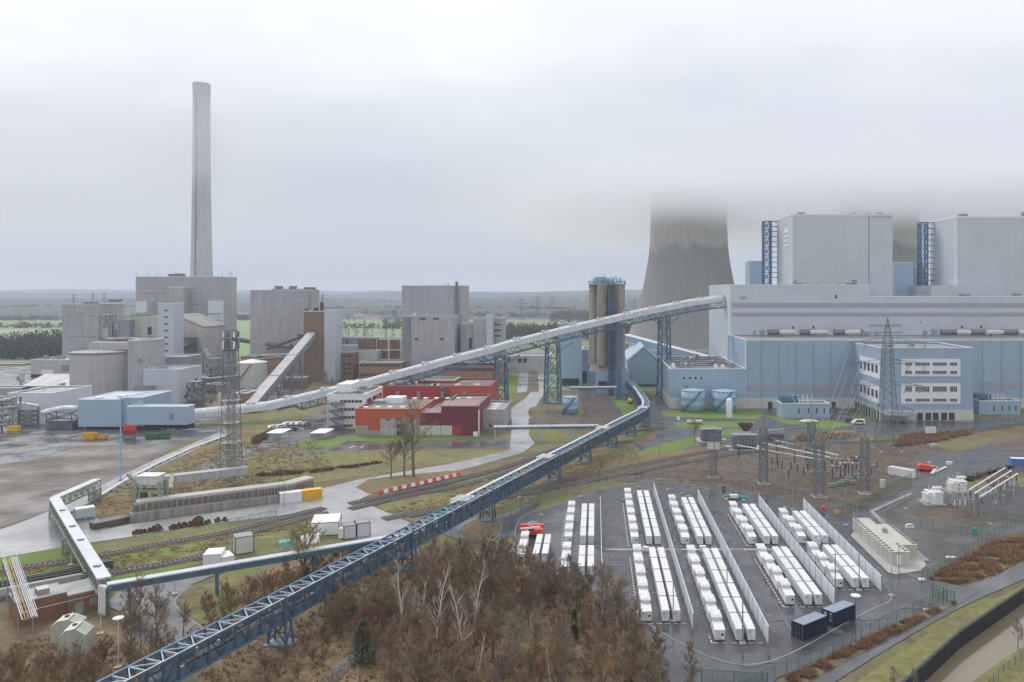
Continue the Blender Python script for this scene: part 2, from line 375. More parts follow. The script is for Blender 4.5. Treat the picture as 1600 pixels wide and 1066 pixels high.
mp=n.new('ShaderNodeMapping'); mp.inputs['Scale'].default_value=(1,1,3.2); L.new(tc.outputs['Generated'],mp.inputs[0])
nz=n.new('ShaderNodeTexNoise'); nz.inputs['Scale'].default_value=3.1; nz.inputs['Detail'].default_value=6; nz.inputs['Roughness'].default_value=.5; L.new(mp.outputs[0],nz.inputs['Vector'])
ma=n.new('ShaderNodeMath'); ma.operation='MULTIPLY_ADD'; L.new(nz.outputs['Fac'],ma.inputs[0]); ma.inputs[1].default_value=.24; ma.inputs[2].default_value=-.12
ad=n.new('ShaderNodeMath'); ad.operation='ADD'; L.new(sp.outputs['Z'],ad.inputs[0])
m5=n.new('ShaderNodeMath'); m5.operation='MULTIPLY'; m5.use_clamp=True; L.new(sp.outputs['Z'],m5.inputs[0]); m5.inputs[1].default_value=6
m6=n.new('ShaderNodeMath'); m6.operation='MULTIPLY'; L.new(ma.outputs[0],m6.inputs[0]); L.new(m5.outputs[0],m6.inputs[1]); L.new(m6.outputs[0],ad.inputs[1])
cr=ramp(n,ad.outputs[0],[(0.0,(.86,.87,.89)),(.028,(.62,.637,.705)),(.11,(.535,.558,.64)),(.20,(.68,.715,.78)),(.29,(.90,.92,.95)),(.42,(1.04,1.04,1.04)),(1.,(1.12,1.12,1.12))],L)
b2=n.new('ShaderNodeBackground'); L.new(cr,b2.inputs[0]); b2.inputs[1].default_value=1.0
ms=n.new('ShaderNodeMixShader'); ms.inputs[0].default_value=.88; L.new(bg.outputs[0],ms.inputs[1]); L.new(b2.outputs[0],ms.inputs[2])
L.new(ms.outputs[0],n['World Output'].inputs['Surface'])
sl=bpy.data.lights.new('sun','SUN'); sl.energy=1.5; sl.angle=math.radians(16); sl.color=(1,.97,.92)
so=bpy.data.objects.new('sun',sl); COL.objects.link(so); so.location=(0,0,400)
sd=V((math.sin(AZ)*math.cos(EL),math.cos(AZ)*math.cos(EL),math.sin(EL))); so.rotation_euler=sd.to_track_quat('Z','Y').to_euler()
def volmat(name,col,dens,ani=0.):
    m=bpy.data.materials.new(name); m.use_nodes=True; nn=m.node_tree.nodes; nn.remove(nn['Principled BSDF'])
    v=nn.new('ShaderNodeVolumePrincipled'); v.inputs['Color'].default_value=(*col,1); v.inputs['Density'].default_value=dens; v.inputs['Anisotropy'].default_value=ani
    m.node_tree.links.new(v.outputs[0],nn['Material Output'].inputs['Volume']); M[name]=m; return m,v
volmat('haze',(.75,.835,1.),.00018)
struct(MB().box(-5200,5200,-90,9500,-5,300).build('haze','haze'),'stuff')
def cloud(label,seed,dens,box,terms,col=(.944,.943,1.)):     # soft cloud: product of smooth density ramps, moved about by noise
    m,v=volmat('cloud%d'%seed,col,dens); n=m.node_tree.nodes; L=m.node_tree.links
    g=n.new('ShaderNodeNewGeometry'); nz=n.new('ShaderNodeTexNoise'); nz.inputs['Scale'].default_value=.014; nz.inputs['Detail'].default_value=4; sh=n.new('ShaderNodeMapping'); sh.inputs['Location'].default_value=(seed*91,0,0); L.new(g.outputs['Position'],sh.inputs[0]); L.new(sh.outputs[0],nz.inputs['Vector'])
    def mu(a,b,op='MULTIPLY'):
        q=n.new('ShaderNodeMath'); q.operation=op
        for k,u in enumerate((a,b)):
            if isinstance(u,(int,float)): q.inputs[k].default_value=u
            else: L.new(u,q.inputs[k])
        return q.outputs[0]
    sp=n.new('ShaderNodeSeparateXYZ'); L.new(g.outputs['Position'],sp.inputs[0]); ctr=mu(nz.outputs['Fac'],-.5,'ADD'); d=dens
    for ax,a,b,c_,e,wob in terms:
        q=n.new('ShaderNodeMapRange'); q.interpolation_type='SMOOTHSTEP'; L.new(mu(sp.outputs[ax],mu(ctr,wob),'ADD'),q.inputs[0])
        for k,u in enumerate((a,b,c_,e)): q.inputs[k+1].default_value=u
        d=mu(d,q.outputs[0]) if not isinstance(d,float) else mu(q.outputs[0],d)
    L.new(d,v.inputs['Density']); o=struct(MB().box(*box).build('low_cloud','cloud%d'%seed),'stuff'); o['label']=label
cloud('soft grey cloud ceiling that swallows the tops of both cooling towers',1,.034,(-330,900,500,1350,85,330),(('X',-170,200,0,1,120),('Y',505,610,0,1,50),('Y',950,1300,1,0,60),('Z',105,136,0,1,40),('Z',138,156,1,.05,30),('Z',165,325,1,0,0)))
cloud('thin veil of mist round the upper chimney',2,.012,(XX(315,650)-95,XX(315,650)+95,600,648,120,232),(('X',XX(315,650)-90,XX(315,650)-20,0,1,20),('X',XX(315,650)+20,XX(315,650)+90,1,0,20),('Y',602,622,0,1,0),('Z',125,150,0,1,20),('Z',180,225,1,0,20)))
S.cycles.volume_step_rate=1; S.cycles.volume_max_steps=256; S.cycles.volume_bounces=12
# ---------------------------------------------------------------- power station on the right
def dish_tower(name,label,px,Y,prof,group):
    c=(XX(px,Y),Y); r=thing(name,label,'cooling tower',(c[0],c[1],0),group)
    MB().lathe(c,prof,96,cap=False).build('shell','tower_shell',r,smooth=True)
    k=R.Random if False else random.Random(int(px)); mb=MB()
    for i in range(26):                      # pale weather runs down the ribs
        a=-math.pi*(.52+.36*i/26)+k.uniform(-.02,.02); z1=k.uniform(88,112); z0=z1-k.uniform(14,46); w=k.uniform(.35,.8)
        def rad(z):
            for (ra,za),(rb,zb) in zip(prof,prof[1:]):
                if za<=z<=zb: return ra+(rb-ra)*(z-za)/(zb-za)+.06
            return prof[-1][0]
        zs=[z0+(z1-z0)*t/8 for t in range(9)]; vs=[]
        for z in zs:
            for s in (-1,1):
                th=a+s*w/2/rad(z)*(.3+.7*(z-z0)/(z1-z0)); vs.append((c[0]+rad(z)*math.cos(th),c[1]+rad(z)*math.sin(th),z))
        mb.add(vs,[(2*t,2*t+1,2*t+3,2*t+2) for t in range(8)])
    s=mb.build('weather_streak','tower_streak',r); s['kind']='stuff'
    mb=MB(); n=44
    for i in range(n):
        a=2*math.pi*i/n; b=2*math.pi*(i+.5)/n; d=2*math.pi*(i+1)/n; r0,r1=prof[0][0]+3,prof[0][0]
        q=V((c[0]+r1*math.cos(b),c[1]+r1*math.sin(b),prof[0][1]))
        for t in (a,d): mb.beam((c[0]+r0*math.cos(t),c[1]+r0*math.sin(t),0),q,.9)
    mb.build('base_columns','concrete',r)['kind']='stuff'
    MB().lathe(c,[(prof[-1][0]-.8,prof[-1][1]-1),(prof[-1][0]+1,prof[-1][1]-1),(prof[-1][0]+1,prof[-1][1]+.6),(prof[-1][0]-.8,prof[-1][1]+.6)],96,cap=False).build('rim','concrete',r)
    return r
prof=[(57,8),(54.5,14),(50.5,26),(46.5,38),(43,50),(40.3,62),(38,74),(36,86),(34.9,98),(34.4,110),(34.2,122),(34.5,132),(34.9,141)]
dish_tower('cooling_tower','wide concrete cooling tower standing left of the boiler houses, top lost in cloud',1076,720,prof,'cooling towers')
dish_tower('cooling_tower','farther cooling tower seen only in the gap between the two boiler houses',1374,735,prof,'cooling towers')
def rooftop(root,spots,Y,m='galv',z=None):
    for px,py,w,h in spots:
        x=XX(px,Y); z0=ZZ(py,Y) if z is None else z; u=w*Y/F; v=h*Y/F
        q=MB(); q.box(x-u/2,x+u/2,Y,Y+u,z0,z0+v*.8); q.box(x-u*.6,x+u*.6,Y-.1*u,Y+1.1*u,z0+v*.8,z0+v); q.build('roof_vent',m,root)
def stairtower(name,label,px0,px1,pyt,Y,z0,arm):
    x0,x1=XX(px0,Y),XX(px1,Y); z1=ZZ(pyt,Y); c=((x0+x1)/2,Y); w=x1-x0; r=thing(name,label,'stair tower',(c[0],c[1],z0),'blue stair towers')
    MB().lattice(c,w,w,z0,z1,8,.6,.32).build('frame','stair_blue',r)
    mb=MB(); n=16
    for i in range(n):
        za=z0+(z1-z0)*i/n; zb=z0+(z1-z0)*(i+1)/n; sg=1 if i%2 else -1
        mb.beam((c[0]-sg*w*.35,c[1]-w*.2,za),(c[0]+sg*w*.35,c[1]-w*.2,zb),.5,.14)
    mb.build('stairs','stair_blue',r)
    for i in range(12):
        z=z0+(z1-z0)*(i*.075+.17); MB().box(c[0]+w/2,c[0]+w/2+arm,c[1]-1,c[1]+1,z,z+.35).build('platform','stair_blue',r)
    return r
# pale turbine hall
Yh=425.; r=thing('turbine_hall','long pale grey turbine hall with two darker bands, behind the blue hall','building',(XX(1400,Yh),Yh+10,0))
xa,xb,xc=XX(1137,Yh),XX(1358,Yh),XX(1720,Yh); z1,z2=ZZ(445,Yh),ZZ(463,Yh)
MB().prism([(xa,Yh),(xb,Yh),(xb,Yh+70),(xa,Yh+70)],0,z1-.4,False).build('wall','clad_pale',r)
MB().prism([(xb,Yh+.02),(xc,Yh+.02),(xc,Yh+70),(xb,Yh+70)],0,z2-.4,False).build('wall','clad_pale',r)
for a,b,z in ((xa,xb,z1),(xb,xc,z2)):
    MB().ring(a-.1,b+.1,Yh-.15,Yh+70.1,z-.4,z+.1,.7).build('coping','coping',r); MB().box(a+.1,b-.1,Yh+.1,Yh+69.9,z-1.3,z-1).build('roof','roof_grey',r)
for a,b in ((473.5,480.5),(488.5,494.5)): MB().box(XX(1144,Yh),xc,Yh-.12,Yh,ZZ(b,Yh),ZZ(a,Yh)).build('louvre_band','clad_band',r)
for a,b in ((506.5,510.5),(518,523)): MB().box(XX(1359,Yh),XX(1409,Yh),Yh-.12,Yh,ZZ(b,Yh),ZZ(a,Yh)).build('louvre_band','clad_band',r)
MB().box(XX(1157,Yh),XX(1166,Yh),Yh-.1,Yh,ZZ(468,Yh),ZZ(463,Yh)).build('louvre','clad_band',r)
MB().box(xa-.15,xa+1.5,Yh-.2,Yh,ZZ(530,Yh),z1-.4).build('corner_strip','coping',r)
for px,py in ((1239,512),(1271,511),(1503,511),(1533,510.5),(1439,503)):
    MB().tube((XX(px,Yh),Yh-.5,ZZ(py,Yh)),(XX(px,Yh),Yh,ZZ(py,Yh)),.55 if py>505 else .3,n=10).build('exhaust_port','dark',r)
fdoor(r,1304.5,1307.5,461,466.5,Yh,'dark','hatch')
rooftop(r,[(1243,445,5,7),(1250,445,8,3),(1336,445,6,8),(1330,445,9,3),(1279,445,4,2),(1310,445,3,2),(1510,463,12,3),(1591,463,8,4)],Yh+4)
# blue hall in front
Yb=375.; hb=fb('blue_hall','long blue clad hall with pale plinth and roof ducts, across the front','building',1166,1740,531,Yb,Yh-Yb-.3,wall='clad_blue')
MB().box(XX(1166,Yb),XX(1740,Yb),Yb-.12,Yb,0,ZZ(622,Yb)).build('plinth','offwhite',hb)
MB().box(XX(1166,Yb),XX(1330,Yb),Yb-.14,Yb,ZZ(610,Yb),ZZ(601,Yb)).build('window_band','clad_band',hb)
MB().box(XX(1530,Yb),XX(1740,Yb),Yb-.14,Yb,ZZ(606,Yb),ZZ(597,Yb)).build('window_band','clad_band',hb)
fdoor(hb,1173,1191,622,640,Yb,'galv_dark','gate')
MB().box(XX(1164.5,Yb),XX(1166,Yb),Yb-.2,Yb+.4,0,ZZ(531,Yb)-.4).build('corner_strip','coping',hb)
for px in range(1190,1326,27): MB().box(XX(px,Yb)-.13,XX(px,Yb)+.13,Yb-.3,Yb-.12,.2,ZZ(532,Yb)-.5).build('downpipe','clad_band',hb)
for px in range(1535,1640,30): MB().box(XX(px,Yb)-.13,XX(px,Yb)+.13,Yb-.3,Yb-.12,.2,ZZ(532,Yb)-.5).build('downpipe','clad_band',hb)
for a,b in ((1200,1207),(1300,1306),(1540,1548)): fdoor(hb,a,b,628,640,Yb-.12,'dark')
z=ZZ(531,Yb)-.7; Yd=Yh-9
for a,b,c in ((1200,1221,0),(1216,1240,1),(1250,1275,0),(1264,1290,1),(1303,1325,0),(1318,1341,1),(1470,1495,0),(1492,1512,1),(1517,1540,0),(1536,1562,1),(1564,1590,0),(1588,1610,1)):
    x0,x1=XX(a,Yd),XX(b,Yd); MB().tube((x0,Yd-(3 if c else 0),z+2.2),(x1,Yd-(3 if c else 0),z+2.2),1.6 if not c else 1.2,n=10).build('roof_duct','offwhite' if c else 'galv_dark',hb)
for px,w,h in ((1178,5,9),(1190,8,10),(1287,7,9),(1345,6,12),(1353,9,8),(1368,5,6),(1443,6,9),(1458,10,12),(1548,10,9)):
    x=XX(px,Yd); u=w*Yd/F; q=MB(); q.lathe((x,Yd-2),[(u*.42,z),(u*.42,z+h*Yd/F*.7),(u*.55,z+h*Yd/F*.72),(u*.5,z+h*Yd/F)],12); q.build('roof_vent','galv',hb)
# boiler houses
def boiler(label,px0,px1,pxs,pyt,pyb,Y,dep,group,sign):
    x0,x1=XX(px0,Y),XX(px1,Y); z1=ZZ(pyt,Y); z0=ZZ(pyb,Y)-2
    b=thing('boiler_house',label,'building',((x0+x1)/2,Y+dep/2,z0),group); xs=XX(pxs,Y)
    MB().prism([(x0,Y),(xs,Y),(xs,Y+dep),(x0,Y+dep)],z0,z1-.4,False).build('wall','clad_pale',b)
    MB().prism([(xs+.5,Y+.4),(x1,Y+.4),(x1,Y+dep),(xs+.5,Y+dep)],z0,z1-.4,False).build('wall','clad_pale',b)
    MB().box(xs,xs+.5,Y+.9,Y+dep-.5,z0,z1-.4).build('joint','dark',b)
    MB().ring(x0-.2,x1+.2,Y-.2,Y+dep+.2,z1-.4,z1+.5,1.).build('coping','coping',b)
    MB().box(x0+.1,x1-.1,Y+.5,Y+dep-.1,z1-1,z1-.6).build('roof','roof_grey',b)
    MB().box(x0-.3,x0+1.2,Y-.25,Y,z0,z1-.4).build('corner_strip','coping',b)
    if sign:                                  # white board high on the side wall, with rows of lettering too far off to read
        s=MB().box(x0-.35,x0,Y+4,Y+14,z1-17,z1-7).build('sign_board','white',b)
        for k in range(3):
            for j in range(4): MB().box(x0-.42,x0-.35,Y+4.8+j*2.3,Y+6.4+j*2.3,z1-10.5-k*2.6,z1-9-k*2.6).build('lettering','steel_sky',s)
    return b
b1=boiler('pale boiler house with sign board on its shaded side, nearer the cooling tower',1235,1395,1357,336,466,446,33,'boiler houses',True)
rooftop(b1,[(1253,336,9,4),(1334,336,6,2.5),(1355,336,4,2.5),(1376,336,7,3),(1388,336,4,2)],450)
b2=boiler('pale boiler house cut off by the right edge of the photo',1492,1660,1640,339.5,466,446,33,'boiler houses',False)
rooftop(b2,[(1507,339.5,10,5),(1599,339,4,7)],450)
q=MB(); x0,x1=XX(1455,440),XX(1492,440); q.box(x0,x1+30,440,500,50,ZZ(446,440)); q.build('step_block','clad_pale',b2)
stairtower('stair_tower','blue lattice stair tower on the nearer boiler house',1192.5,1204,346,478,56,4.2)
stairtower('stair_tower','blue lattice stair tower on the boiler house at the right edge',1436.5,1447.5,348,474,50,4.2)
for nm,lab,a,b,t,Y,zz in (('lift_shaft','small blue shaft block left of the nearer blue stair tower',1171,1193,407.5,505,55),('lift_shaft','slim blue shaft block in the gap between the boiler houses',1399.5,1427,409.5,470,50),('lift_shaft','narrower pale blue block between shaft and right stair tower',1427.5,1436,416,476,50)):
    fb(nm,lab,'building',a,b,t,Y,14,wall='clad_sky',z0=zz,group='blue shaft blocks on the hall roof')
# low blue building with equipment on its roof
lb=fb('pump_building','low blue building behind the two round blue tanks','building',1047,1165,576,Yb-1,72,wall='clad_blue')
Yl=Yb-1
MB().box(XX(1047,Yl),XX(1165,Yl),Yl-.12,Yl,0,ZZ(622,Yl)).build('plinth','offwhite',lb)
MB().box(XX(1047,Yl)-.12,XX(1047,Yl),Yl-.12,Yl+72,0,ZZ(622,Yl)).build('plinth','offwhite',lb)
for k in range(9): swin(lb,XX(1047,Yl)-.12,Yl+5+k*7,Yl+8+k*7,.8,2.8,-1)
for a in (1067,1076,1085,1094): fwin(lb,a,a+3.5,589,593,Yl,'coping')
fwin(lb,1066,1077,602.5,604.5,Yl,'coping')
k=random.Random(3)
for i in range(26):
    x=k.uniform(XX(1047,Yl)+2,XX(1165,Yl)-2); y=k.uniform(Yl+8,Yl+66); z=ZZ(576,Yl)-.7; w=k.uniform(.8,2.6)
    q=MB(); q.cb((x,y,z),w,w*k.uniform(.6,2),k.uniform(.7,1.8)); q.cb((x,y,z+.5),w*.6,w*.6,k.uniform(1.2,2.2)); q.build('roof_unit',k.choice(['galv','galv_dark','white','galv']),lb)
q=MB()
for i in range(5): q.tube((XX(1052,Yl)+2,Yl+12+i*11,ZZ(576,Yl)+.4),(XX(1150,Yl),Yl+12+i*11,ZZ(576,Yl)+.4),.4,n=6)
q.build('roof_pipe','galv_dark',lb)
# tanks
def tank(label,px,pyb,wpx,pyt,group=None,m='steel_sky'):
    Y=D(pyb); r0=wpx/2*Y/F; Y+=r0; x=XX(px,Y); zt=ZZ(pyt,Y-r0); t=thing('storage_tank',label,'tank',(x,Y,0),group)
    MB().lathe((x,Y),[(r0,0),(r0,zt*.33),(r0+.05,zt*.34),(r0,zt*.35),(r0,zt*.66),(r0+.05,zt*.67),(r0,zt*.68),(r0,zt)],40).build('shell',m,t,smooth=True)
    MB().lathe((x,Y),[(r0+.15,zt),(r0+.15,zt+.15),(.6,zt+r0*.16),(.3,zt+r0*.18)],40).build('roof','clad_sky',t)
    mb=MB(); n=22
    for i in range(n):
        a=-math.pi*.86+i*.075; b=a+.09; z=zt*i/n; q=[]
        for rr,th in ((r0+.06,a),(r0+1.1,a),(r0+1.1,b),(r0+.06,b)): q.append((x+rr*math.cos(th),Y+rr*math.sin(th),z))
        mb.prism(q,z,z+.25); mb.beam((x+(r0+1.1)*math.cos(a),Y+(r0+1.1)*math.sin(a),z),(x+(r0+1.1)*math.cos(a),Y+(r0+1.1)*math.sin(a),z+1.2),.08)
    mb.build('spiral_stair','steel_blue',t)
    mb=MB(); n=28
    for i in range(n):
        a=2*math.pi*i/n;b=2*math.pi*(i+1)/n; p=V((x+r0*math.cos(a),Y+r0*math.sin(a),zt+.1)); o=V((x+r0*math.cos(b),Y+r0*math.sin(b),zt+.1))
        mb.beam(p,p+V((0,0,1.1)),.07); mb.beam(p+V((0,0,1.1)),o+V((0,0,1.1)),.07)
    mb.build('railing','steel_sky',t); return t
tank('round blue storage tank, left of the pair before the low blue building',1083,645,38,612,'pair of blue storage tanks')
tank('round blue storage tank, right of the pair, next to the white upright cylinder',1131.5,645.5,37,613,'pair of blue storage tanks')
tank('single blue tank with diagonal stair beside the rail yard',891,648,24.5,622)
Y=D(657.5); x=XX(1139.5,Y); wt=thing('gas_cylinder','tall white upright gas cylinder on the lawn by the blue tanks','tank',(x,Y,0))
MB().lathe((x,Y),[(.3,.75),(1.1,1.1),(1.25,1.6),(1.25,8.6),(1.05,9.2),(.4,9.6)],20).build('vessel','white',wt,smooth=True)
q=MB()
for i in range(3): a=i*2.1+.5; q.beam((x+1.05*math.cos(a),Y+1.05*math.sin(a),0),(x+1.05*math.cos(a),Y+1.05*math.sin(a),1.6),.22)
q.build('legs','galv',wt)['kind']='stuff'
# office annex
Ya=340.; xa,xb=XX(1376,Ya),XX(1520.5,Ya); an=shell('office_annex','blue office block with two white window panels and arcaded base','building',xa,xb,Ya,Yb-.3,ZZ(543,Ya),wall='clad_blue')
MB().box(xa-.1,xb+.1,Ya-.14,Ya,0,ZZ(640.5,Ya)).build('plinth','offwhite',an); MB().box(xa-.15,xa,Ya-.14,Yb-.3,0,ZZ(640.5,Ya)).build('plinth','offwhite',an)
for ya,yb in ((561,588),(599,631)): MB().box(XX(1408,Ya),XX(1500.5,Ya),Ya-.1,Ya,ZZ(yb,Ya),ZZ(ya,Ya)).build('facade_panel','white',an)
for ya,yb in ((566.5,571.5),(579.5,584.5),(604,612),(623,627.5)):
    for a,b,c in ((1414.5,1424.5,4),(1430.5,1452,9),(1457.5,1479,9),(1484.5,1495,4)): fwin(an,a,b,ya,yb,Ya-.1,'clad_white',cols=c)
for a in (1433,1446,1457.5,1470.5,1482.5): fdoor(an,a,a+9,645,656.5,Ya-.14,'dark','doorway')
for zt,zb in ((25.5,17.5),(14.5,6.8)):
    MB().box(xa-.1,xa,Ya+1,Ya+27,zb,zt).build('facade_panel','white',an)
    for k in range(5): swin(an,xa-.1,Ya+3+k*5,Ya+6+k*5,zb+2.2,zt-2.2,-1,'clad_white')
for k in range(9): MB().box(xa-.22,xa-.15,Ya+1.5+k*3.6,Ya+3.8+k*3.6,.05,3.8).build('doorway','dark',an)
q=MB(); q.box(XX(1386,Ya-8),XX(1432,Ya-8),Ya-9,Ya-.2,3.2,3.6)
for px in (1387,1402,1417,1431): q.box(XX(px,Ya-8)-.15,XX(px,Ya-8)+.15,Ya-8.8,Ya-8.5,0,3.2)
q.build('entrance_canopy','galv',an)
rooftop(an,[(1426,545,6,6),(1390,545,8,4)],Ya+8,z=ZZ(543,Ya)-.7)
# transformer houses in front
def trhouse(label,px0,px1,pyt,pyb):
    Y=D(pyb); t=fb('transformer_house',label,'building',px0,px1,pyt,Y,9,wall='clad_blue',roof='galv',group='blue transformer houses'); u=Y/F
    zt=ZZ(pyt,Y); q=MB()
    for k in range(5):
        x=XX(px0+(px1-px0)*(.3+.1*k),Y); q.tube((x,Y+2,zt),(x-1.2,Y+1,zt+2.6),.18,.12,6); q.tube((x,Y+5,zt),(x+.3,Y+6,zt+2.9),.18,.12,6)
    q.build('bushing','white',t)
    MB().box(XX(px0+2,Y),XX(px0+(px1-px0)*.4,Y),Y+4,Y+9,zt,zt+2.4).build('cooler','steel_blue',t)
    for f in (.35,.55,.72,.88): fdoor(t,px0+(px1-px0)*f,px0+(px1-px0)*f+2,pyt+8,pyt+16,Y,'dark','louvre')
trhouse('blue walled transformer house with white bushings on top, left of the pylon',1221,1296,630,654)
trhouse('blue walled transformer house at the right end past the office block',1530,1594,626,648)
# ---------------------------------------------------------------- ground, roads, fields
canal=[G(*p) for p in ((1380,1095),(1407,1073),(1500,989),(1600,921),(1720,852),(1720,958),(1640,985),(1570,1030),(1520,1066),(1490,1095))]
outer=[V((-9000,-200,0)),V((9000,-200,0)),V((9000,14000,0)),V((-9000,14000,0))]
P=outer+canal; gm=MB(); fs=[]
for a,b,c in tessellate_polygon([outer,canal]):
    if (P[b]-P[a]).cross(P[c]-P[a]).z<0: a,b=b,a
    fs.append((a,b,c))
gm.add(P,fs); struct(gm.build('ground','ground_base',loc=(0,0,0)))
mb=MB(); mb.poly([(p.x,p.y,-2.4) for p in [G(1300,1180),G(1407,1080),G(1500,985),G(1600,915),G(1740,845),G(1760,980),G(1560,1060),G(1480,1180)]]); struct(mb.build('water','water_canal',loc=(0,0,0)))
# far country
for nm,m,pts in (('field','field',[(-300,484),(112,482),(112,498),(-300,499)]),('field','field',[(-300,503),(102,502),(102,513),(-300,514)]),
  ('field','field_pale',[(-300,516),(102,515),(102,526),(-300,528)]),('field','field',[(470,494),(650,492),(650,512),(495,514)]),('field','field_pale',[(355,484),(400,483),(400,500),(355,501)]),
  ('field','field_pale',[(660,486),(870,482.5),(880,488),(690,492)]),('field','field_brown',[(690,494),(940,489),(950,500),(700,508)]),('field','field',[(710,512),(800,508),(800,522),(715,524)]),
  ('field','field_pale',[(480,478),(900,474),(920,477),(480,482)]),('field','field',[(-200,474),(200,472),(220,475),(-200,478)]),('field','field_pale',[(860,510),(1010,505),(1010,520),(880,528)]),('field','field',[(800,468),(1050,467),(1050,470),(800,471.5)])):
    sheet(nm,pts,m,1)
sheet('field',[(-2500,466),(3000,466),(6000,530),(6000,610),(-4500,610),(-4500,530)],'field',.5)
# works ground
sheet('yard',[(-120,664),(-120,612),(0,574),(120,566),(640,572),(800,578),(800,610),(765,616),(765,640),(520,640),(500,616),(400,640),(300,664)],'asphalt',1)
sheet('soil_bed',[(290,640),(300,600),(360,590),(376,640)],'soil_dark',2,0,.6)
sheet('grass_strip',[(470,616),(490,596),(560,600),(620,600),(600,612),(520,616)],'grass_dry',2,0,.5)
sheet('yard',[(-80,664),(300,664),(352,666),(356,678),(262,694),(120,697),(55,718),(-80,738)],'asphalt',1)
sheet('scrub_ground',[(-80,738),(55,718),(120,699),(262,694),(285,690),(225,730),(150,768),(60,806),(-80,852)],'scrub_soil',2,0,.6)
sheet('dry_slope',[(356,680),(420,655),(520,652),(500,690),(520,735),(440,765),(250,795),(160,806),(118,800),(150,775),(240,735)],'grass_dry',1,0,.5)
sheet('grass_field',[(380,715),(480,702),(640,700),(700,708),(820,700),(815,708),(720,722),(560,745),(480,757),(400,770),(395,745)],'grass_olive',2,0,.4)
sheet('grass_bank',[(400,660),(430,640),(520,618),(515,650),(450,672),(400,690)],'grass_olive',2,0,.3)
strip('road',[(362,672),(250,722),(150,772),(60,814),(-90,864)],6,'road_pale',3)
sheet('yard',[(-80,868),(20,828),(75,808),(140,800),(170,826),(205,819),(400,792),(500,776),(535,788),(440,806),(300,823),(215,838),(130,850),(-80,886)],'road_pale',3)
sheet('grass_verge',[(-80,884),(130,849),(240,843),(440,811),(520,800),(560,812),(480,838),(330,850),(300,874),(170,908),(-80,955)],'grass_olive',2,0,.3)
sheet('lawn',[(-80,884),(130,849),(160,852),(110,870),(-80,898)],'grass_lush',3,0,.2)
sheet('lawn',[(-80,915),(200,868),(320,852),(330,856),(150,890),(-80,935)],'grass_lush',3,0,.2)
sheet('lawn',[(170,905),(300,878),(320,880),(240,900),(180,912)],'grass_lush',3,0,.2)
sheet('road',[(470,772),(560,750),(640,736),(720,722),(800,702),(826,688),(836,692),(818,708),(740,730),(640,752),(590,768),(560,782),(640,817),(622,842),(560,846),(500,800)],'road_pale',4)
sheet('tree_island',[(556,762),(575,750),(620,744),(720,735),(790,722),(830,716),(800,728),(720,745),(620,768),(575,772)],'grass_dry',5,0,.25)
sheet('grass_strip',[(650,775),(760,745),(860,725),(990,695),(1000,702),(960,722),(800,765),(700,790),(600,800),(590,790)],'grass_olive',2,0,.3)
sheet('grass_strip',[(600,805),(700,792),(800,772),(960,735),(1010,740),(930,752),(810,790),(740,812),(660,818)],'grass_olive',3,0,.3)
sheet('yard',[(590,815),(640,817),(700,806),(760,812),(800,800),(815,790),(845,785),(800,840),(740,850),(690,835),(600,850)],'asphalt',3)
sheet('soil_round',[(735,845),(720,828),(745,812),(775,810),(780,825),(770,842)],'leaf_litter',5,4)
sheet('parking',[(440,672),(470,655),(512,640),(512,670),(560,676),(560,690),(470,700),(440,700),(400,712),(300,745),(280,742),(400,690)],'asphalt',3)
sheet('lawn',[(464,697),(482,688),(520,685),(545,681),(700,681),(745,683),(700,688),(560,690),(540,690),(520,700),(475,702)],'grass_lush',4,3,.0)
sheet('road',[(440,704),(475,703),(540,690),(600,692),(750,688),(800,684),(800,700),(640,702),(520,705),(440,716)],'asphalt',3)
sheet('road',[(796,704),(800,660),(796,640),(822,622),(838,600),(838,568),(858,568),(858,604),(846,622),(834,640),(826,680),(836,694)],'road_pale',3)
sheet('lawn',[(786,577),(812,577),(808,613),(765,615),(765,600)],'grass_lush',2,0,.3)
sheet('hedge_strip',[(827,576),(840,576),(842,612),(822,614)],'soil_dark',3)
sheet('path',[(812,577),(827,577),(823,613),(808,614)],'road_pale',3)
sheet('lawn',[(848,628),(880,618),(880,640),(860,640)],'grass_olive',4,3)
sheet('soil_bed',[(826,654),(872,642),(905,650),(905,668),(826,670)],'soil_dark',4,0,.3)
sheet('soil_bed',[(828,638),(850,636),(852,648),(828,652)],'grass_dry',4,3)
sheet('rail_yard',[(902,602),(952,602),(982,640),(992,672),(895,672),(912,645)],'ballast',2)
sheet('lawn',[(955,622),(990,622),(995,640),(1000,655),(975,650)],'grass_lush',3,0,.2)
sheet('road',[(830,712),(990,672),(1000,640),(1025,620),(1170,638),(1330,640),(1330,655),(1520,655),(1720,645),(1720,658),(1500,672),(1330,688),(1220,692),(1130,700),(1010,720),(920,735),(830,725)],'asphalt',1)
sheet('soil_bed',[(985,670),(1030,668),(1020,688),(960,702),(900,715),(860,718),(900,700)],'grass_dry',2,0,.3)
sheet('lawn',[(965,695),(1000,668),(1010,678),(985,690)],'grass_lush',3,0,.2)
sheet('lawn',[(1032,642),(1170,641),(1196,643),(1186,655),(1120,654),(1060,652),(1038,650)],'grass_lush',2,0,.2)
sheet('lawn',[(1052,660),(1180,658),(1176,668),(1140,668),(1060,668)],'grass_lush',2,0,.2)
sheet('lawn',[(980,713),(1035,694),(1095,680),(1160,668),(1165,675),(1100,690),(1050,706)],'grass_lush',2,0,.3)
sheet('lawn',[(1196,650),(1290,656),(1335,664),(1290,671),(1225,662)],'grass_lush',2,0,.2)
sheet('lawn',[(1265,676),(1330,672),(1350,680),(1290,690)],'grass_olive',2,0,.2)
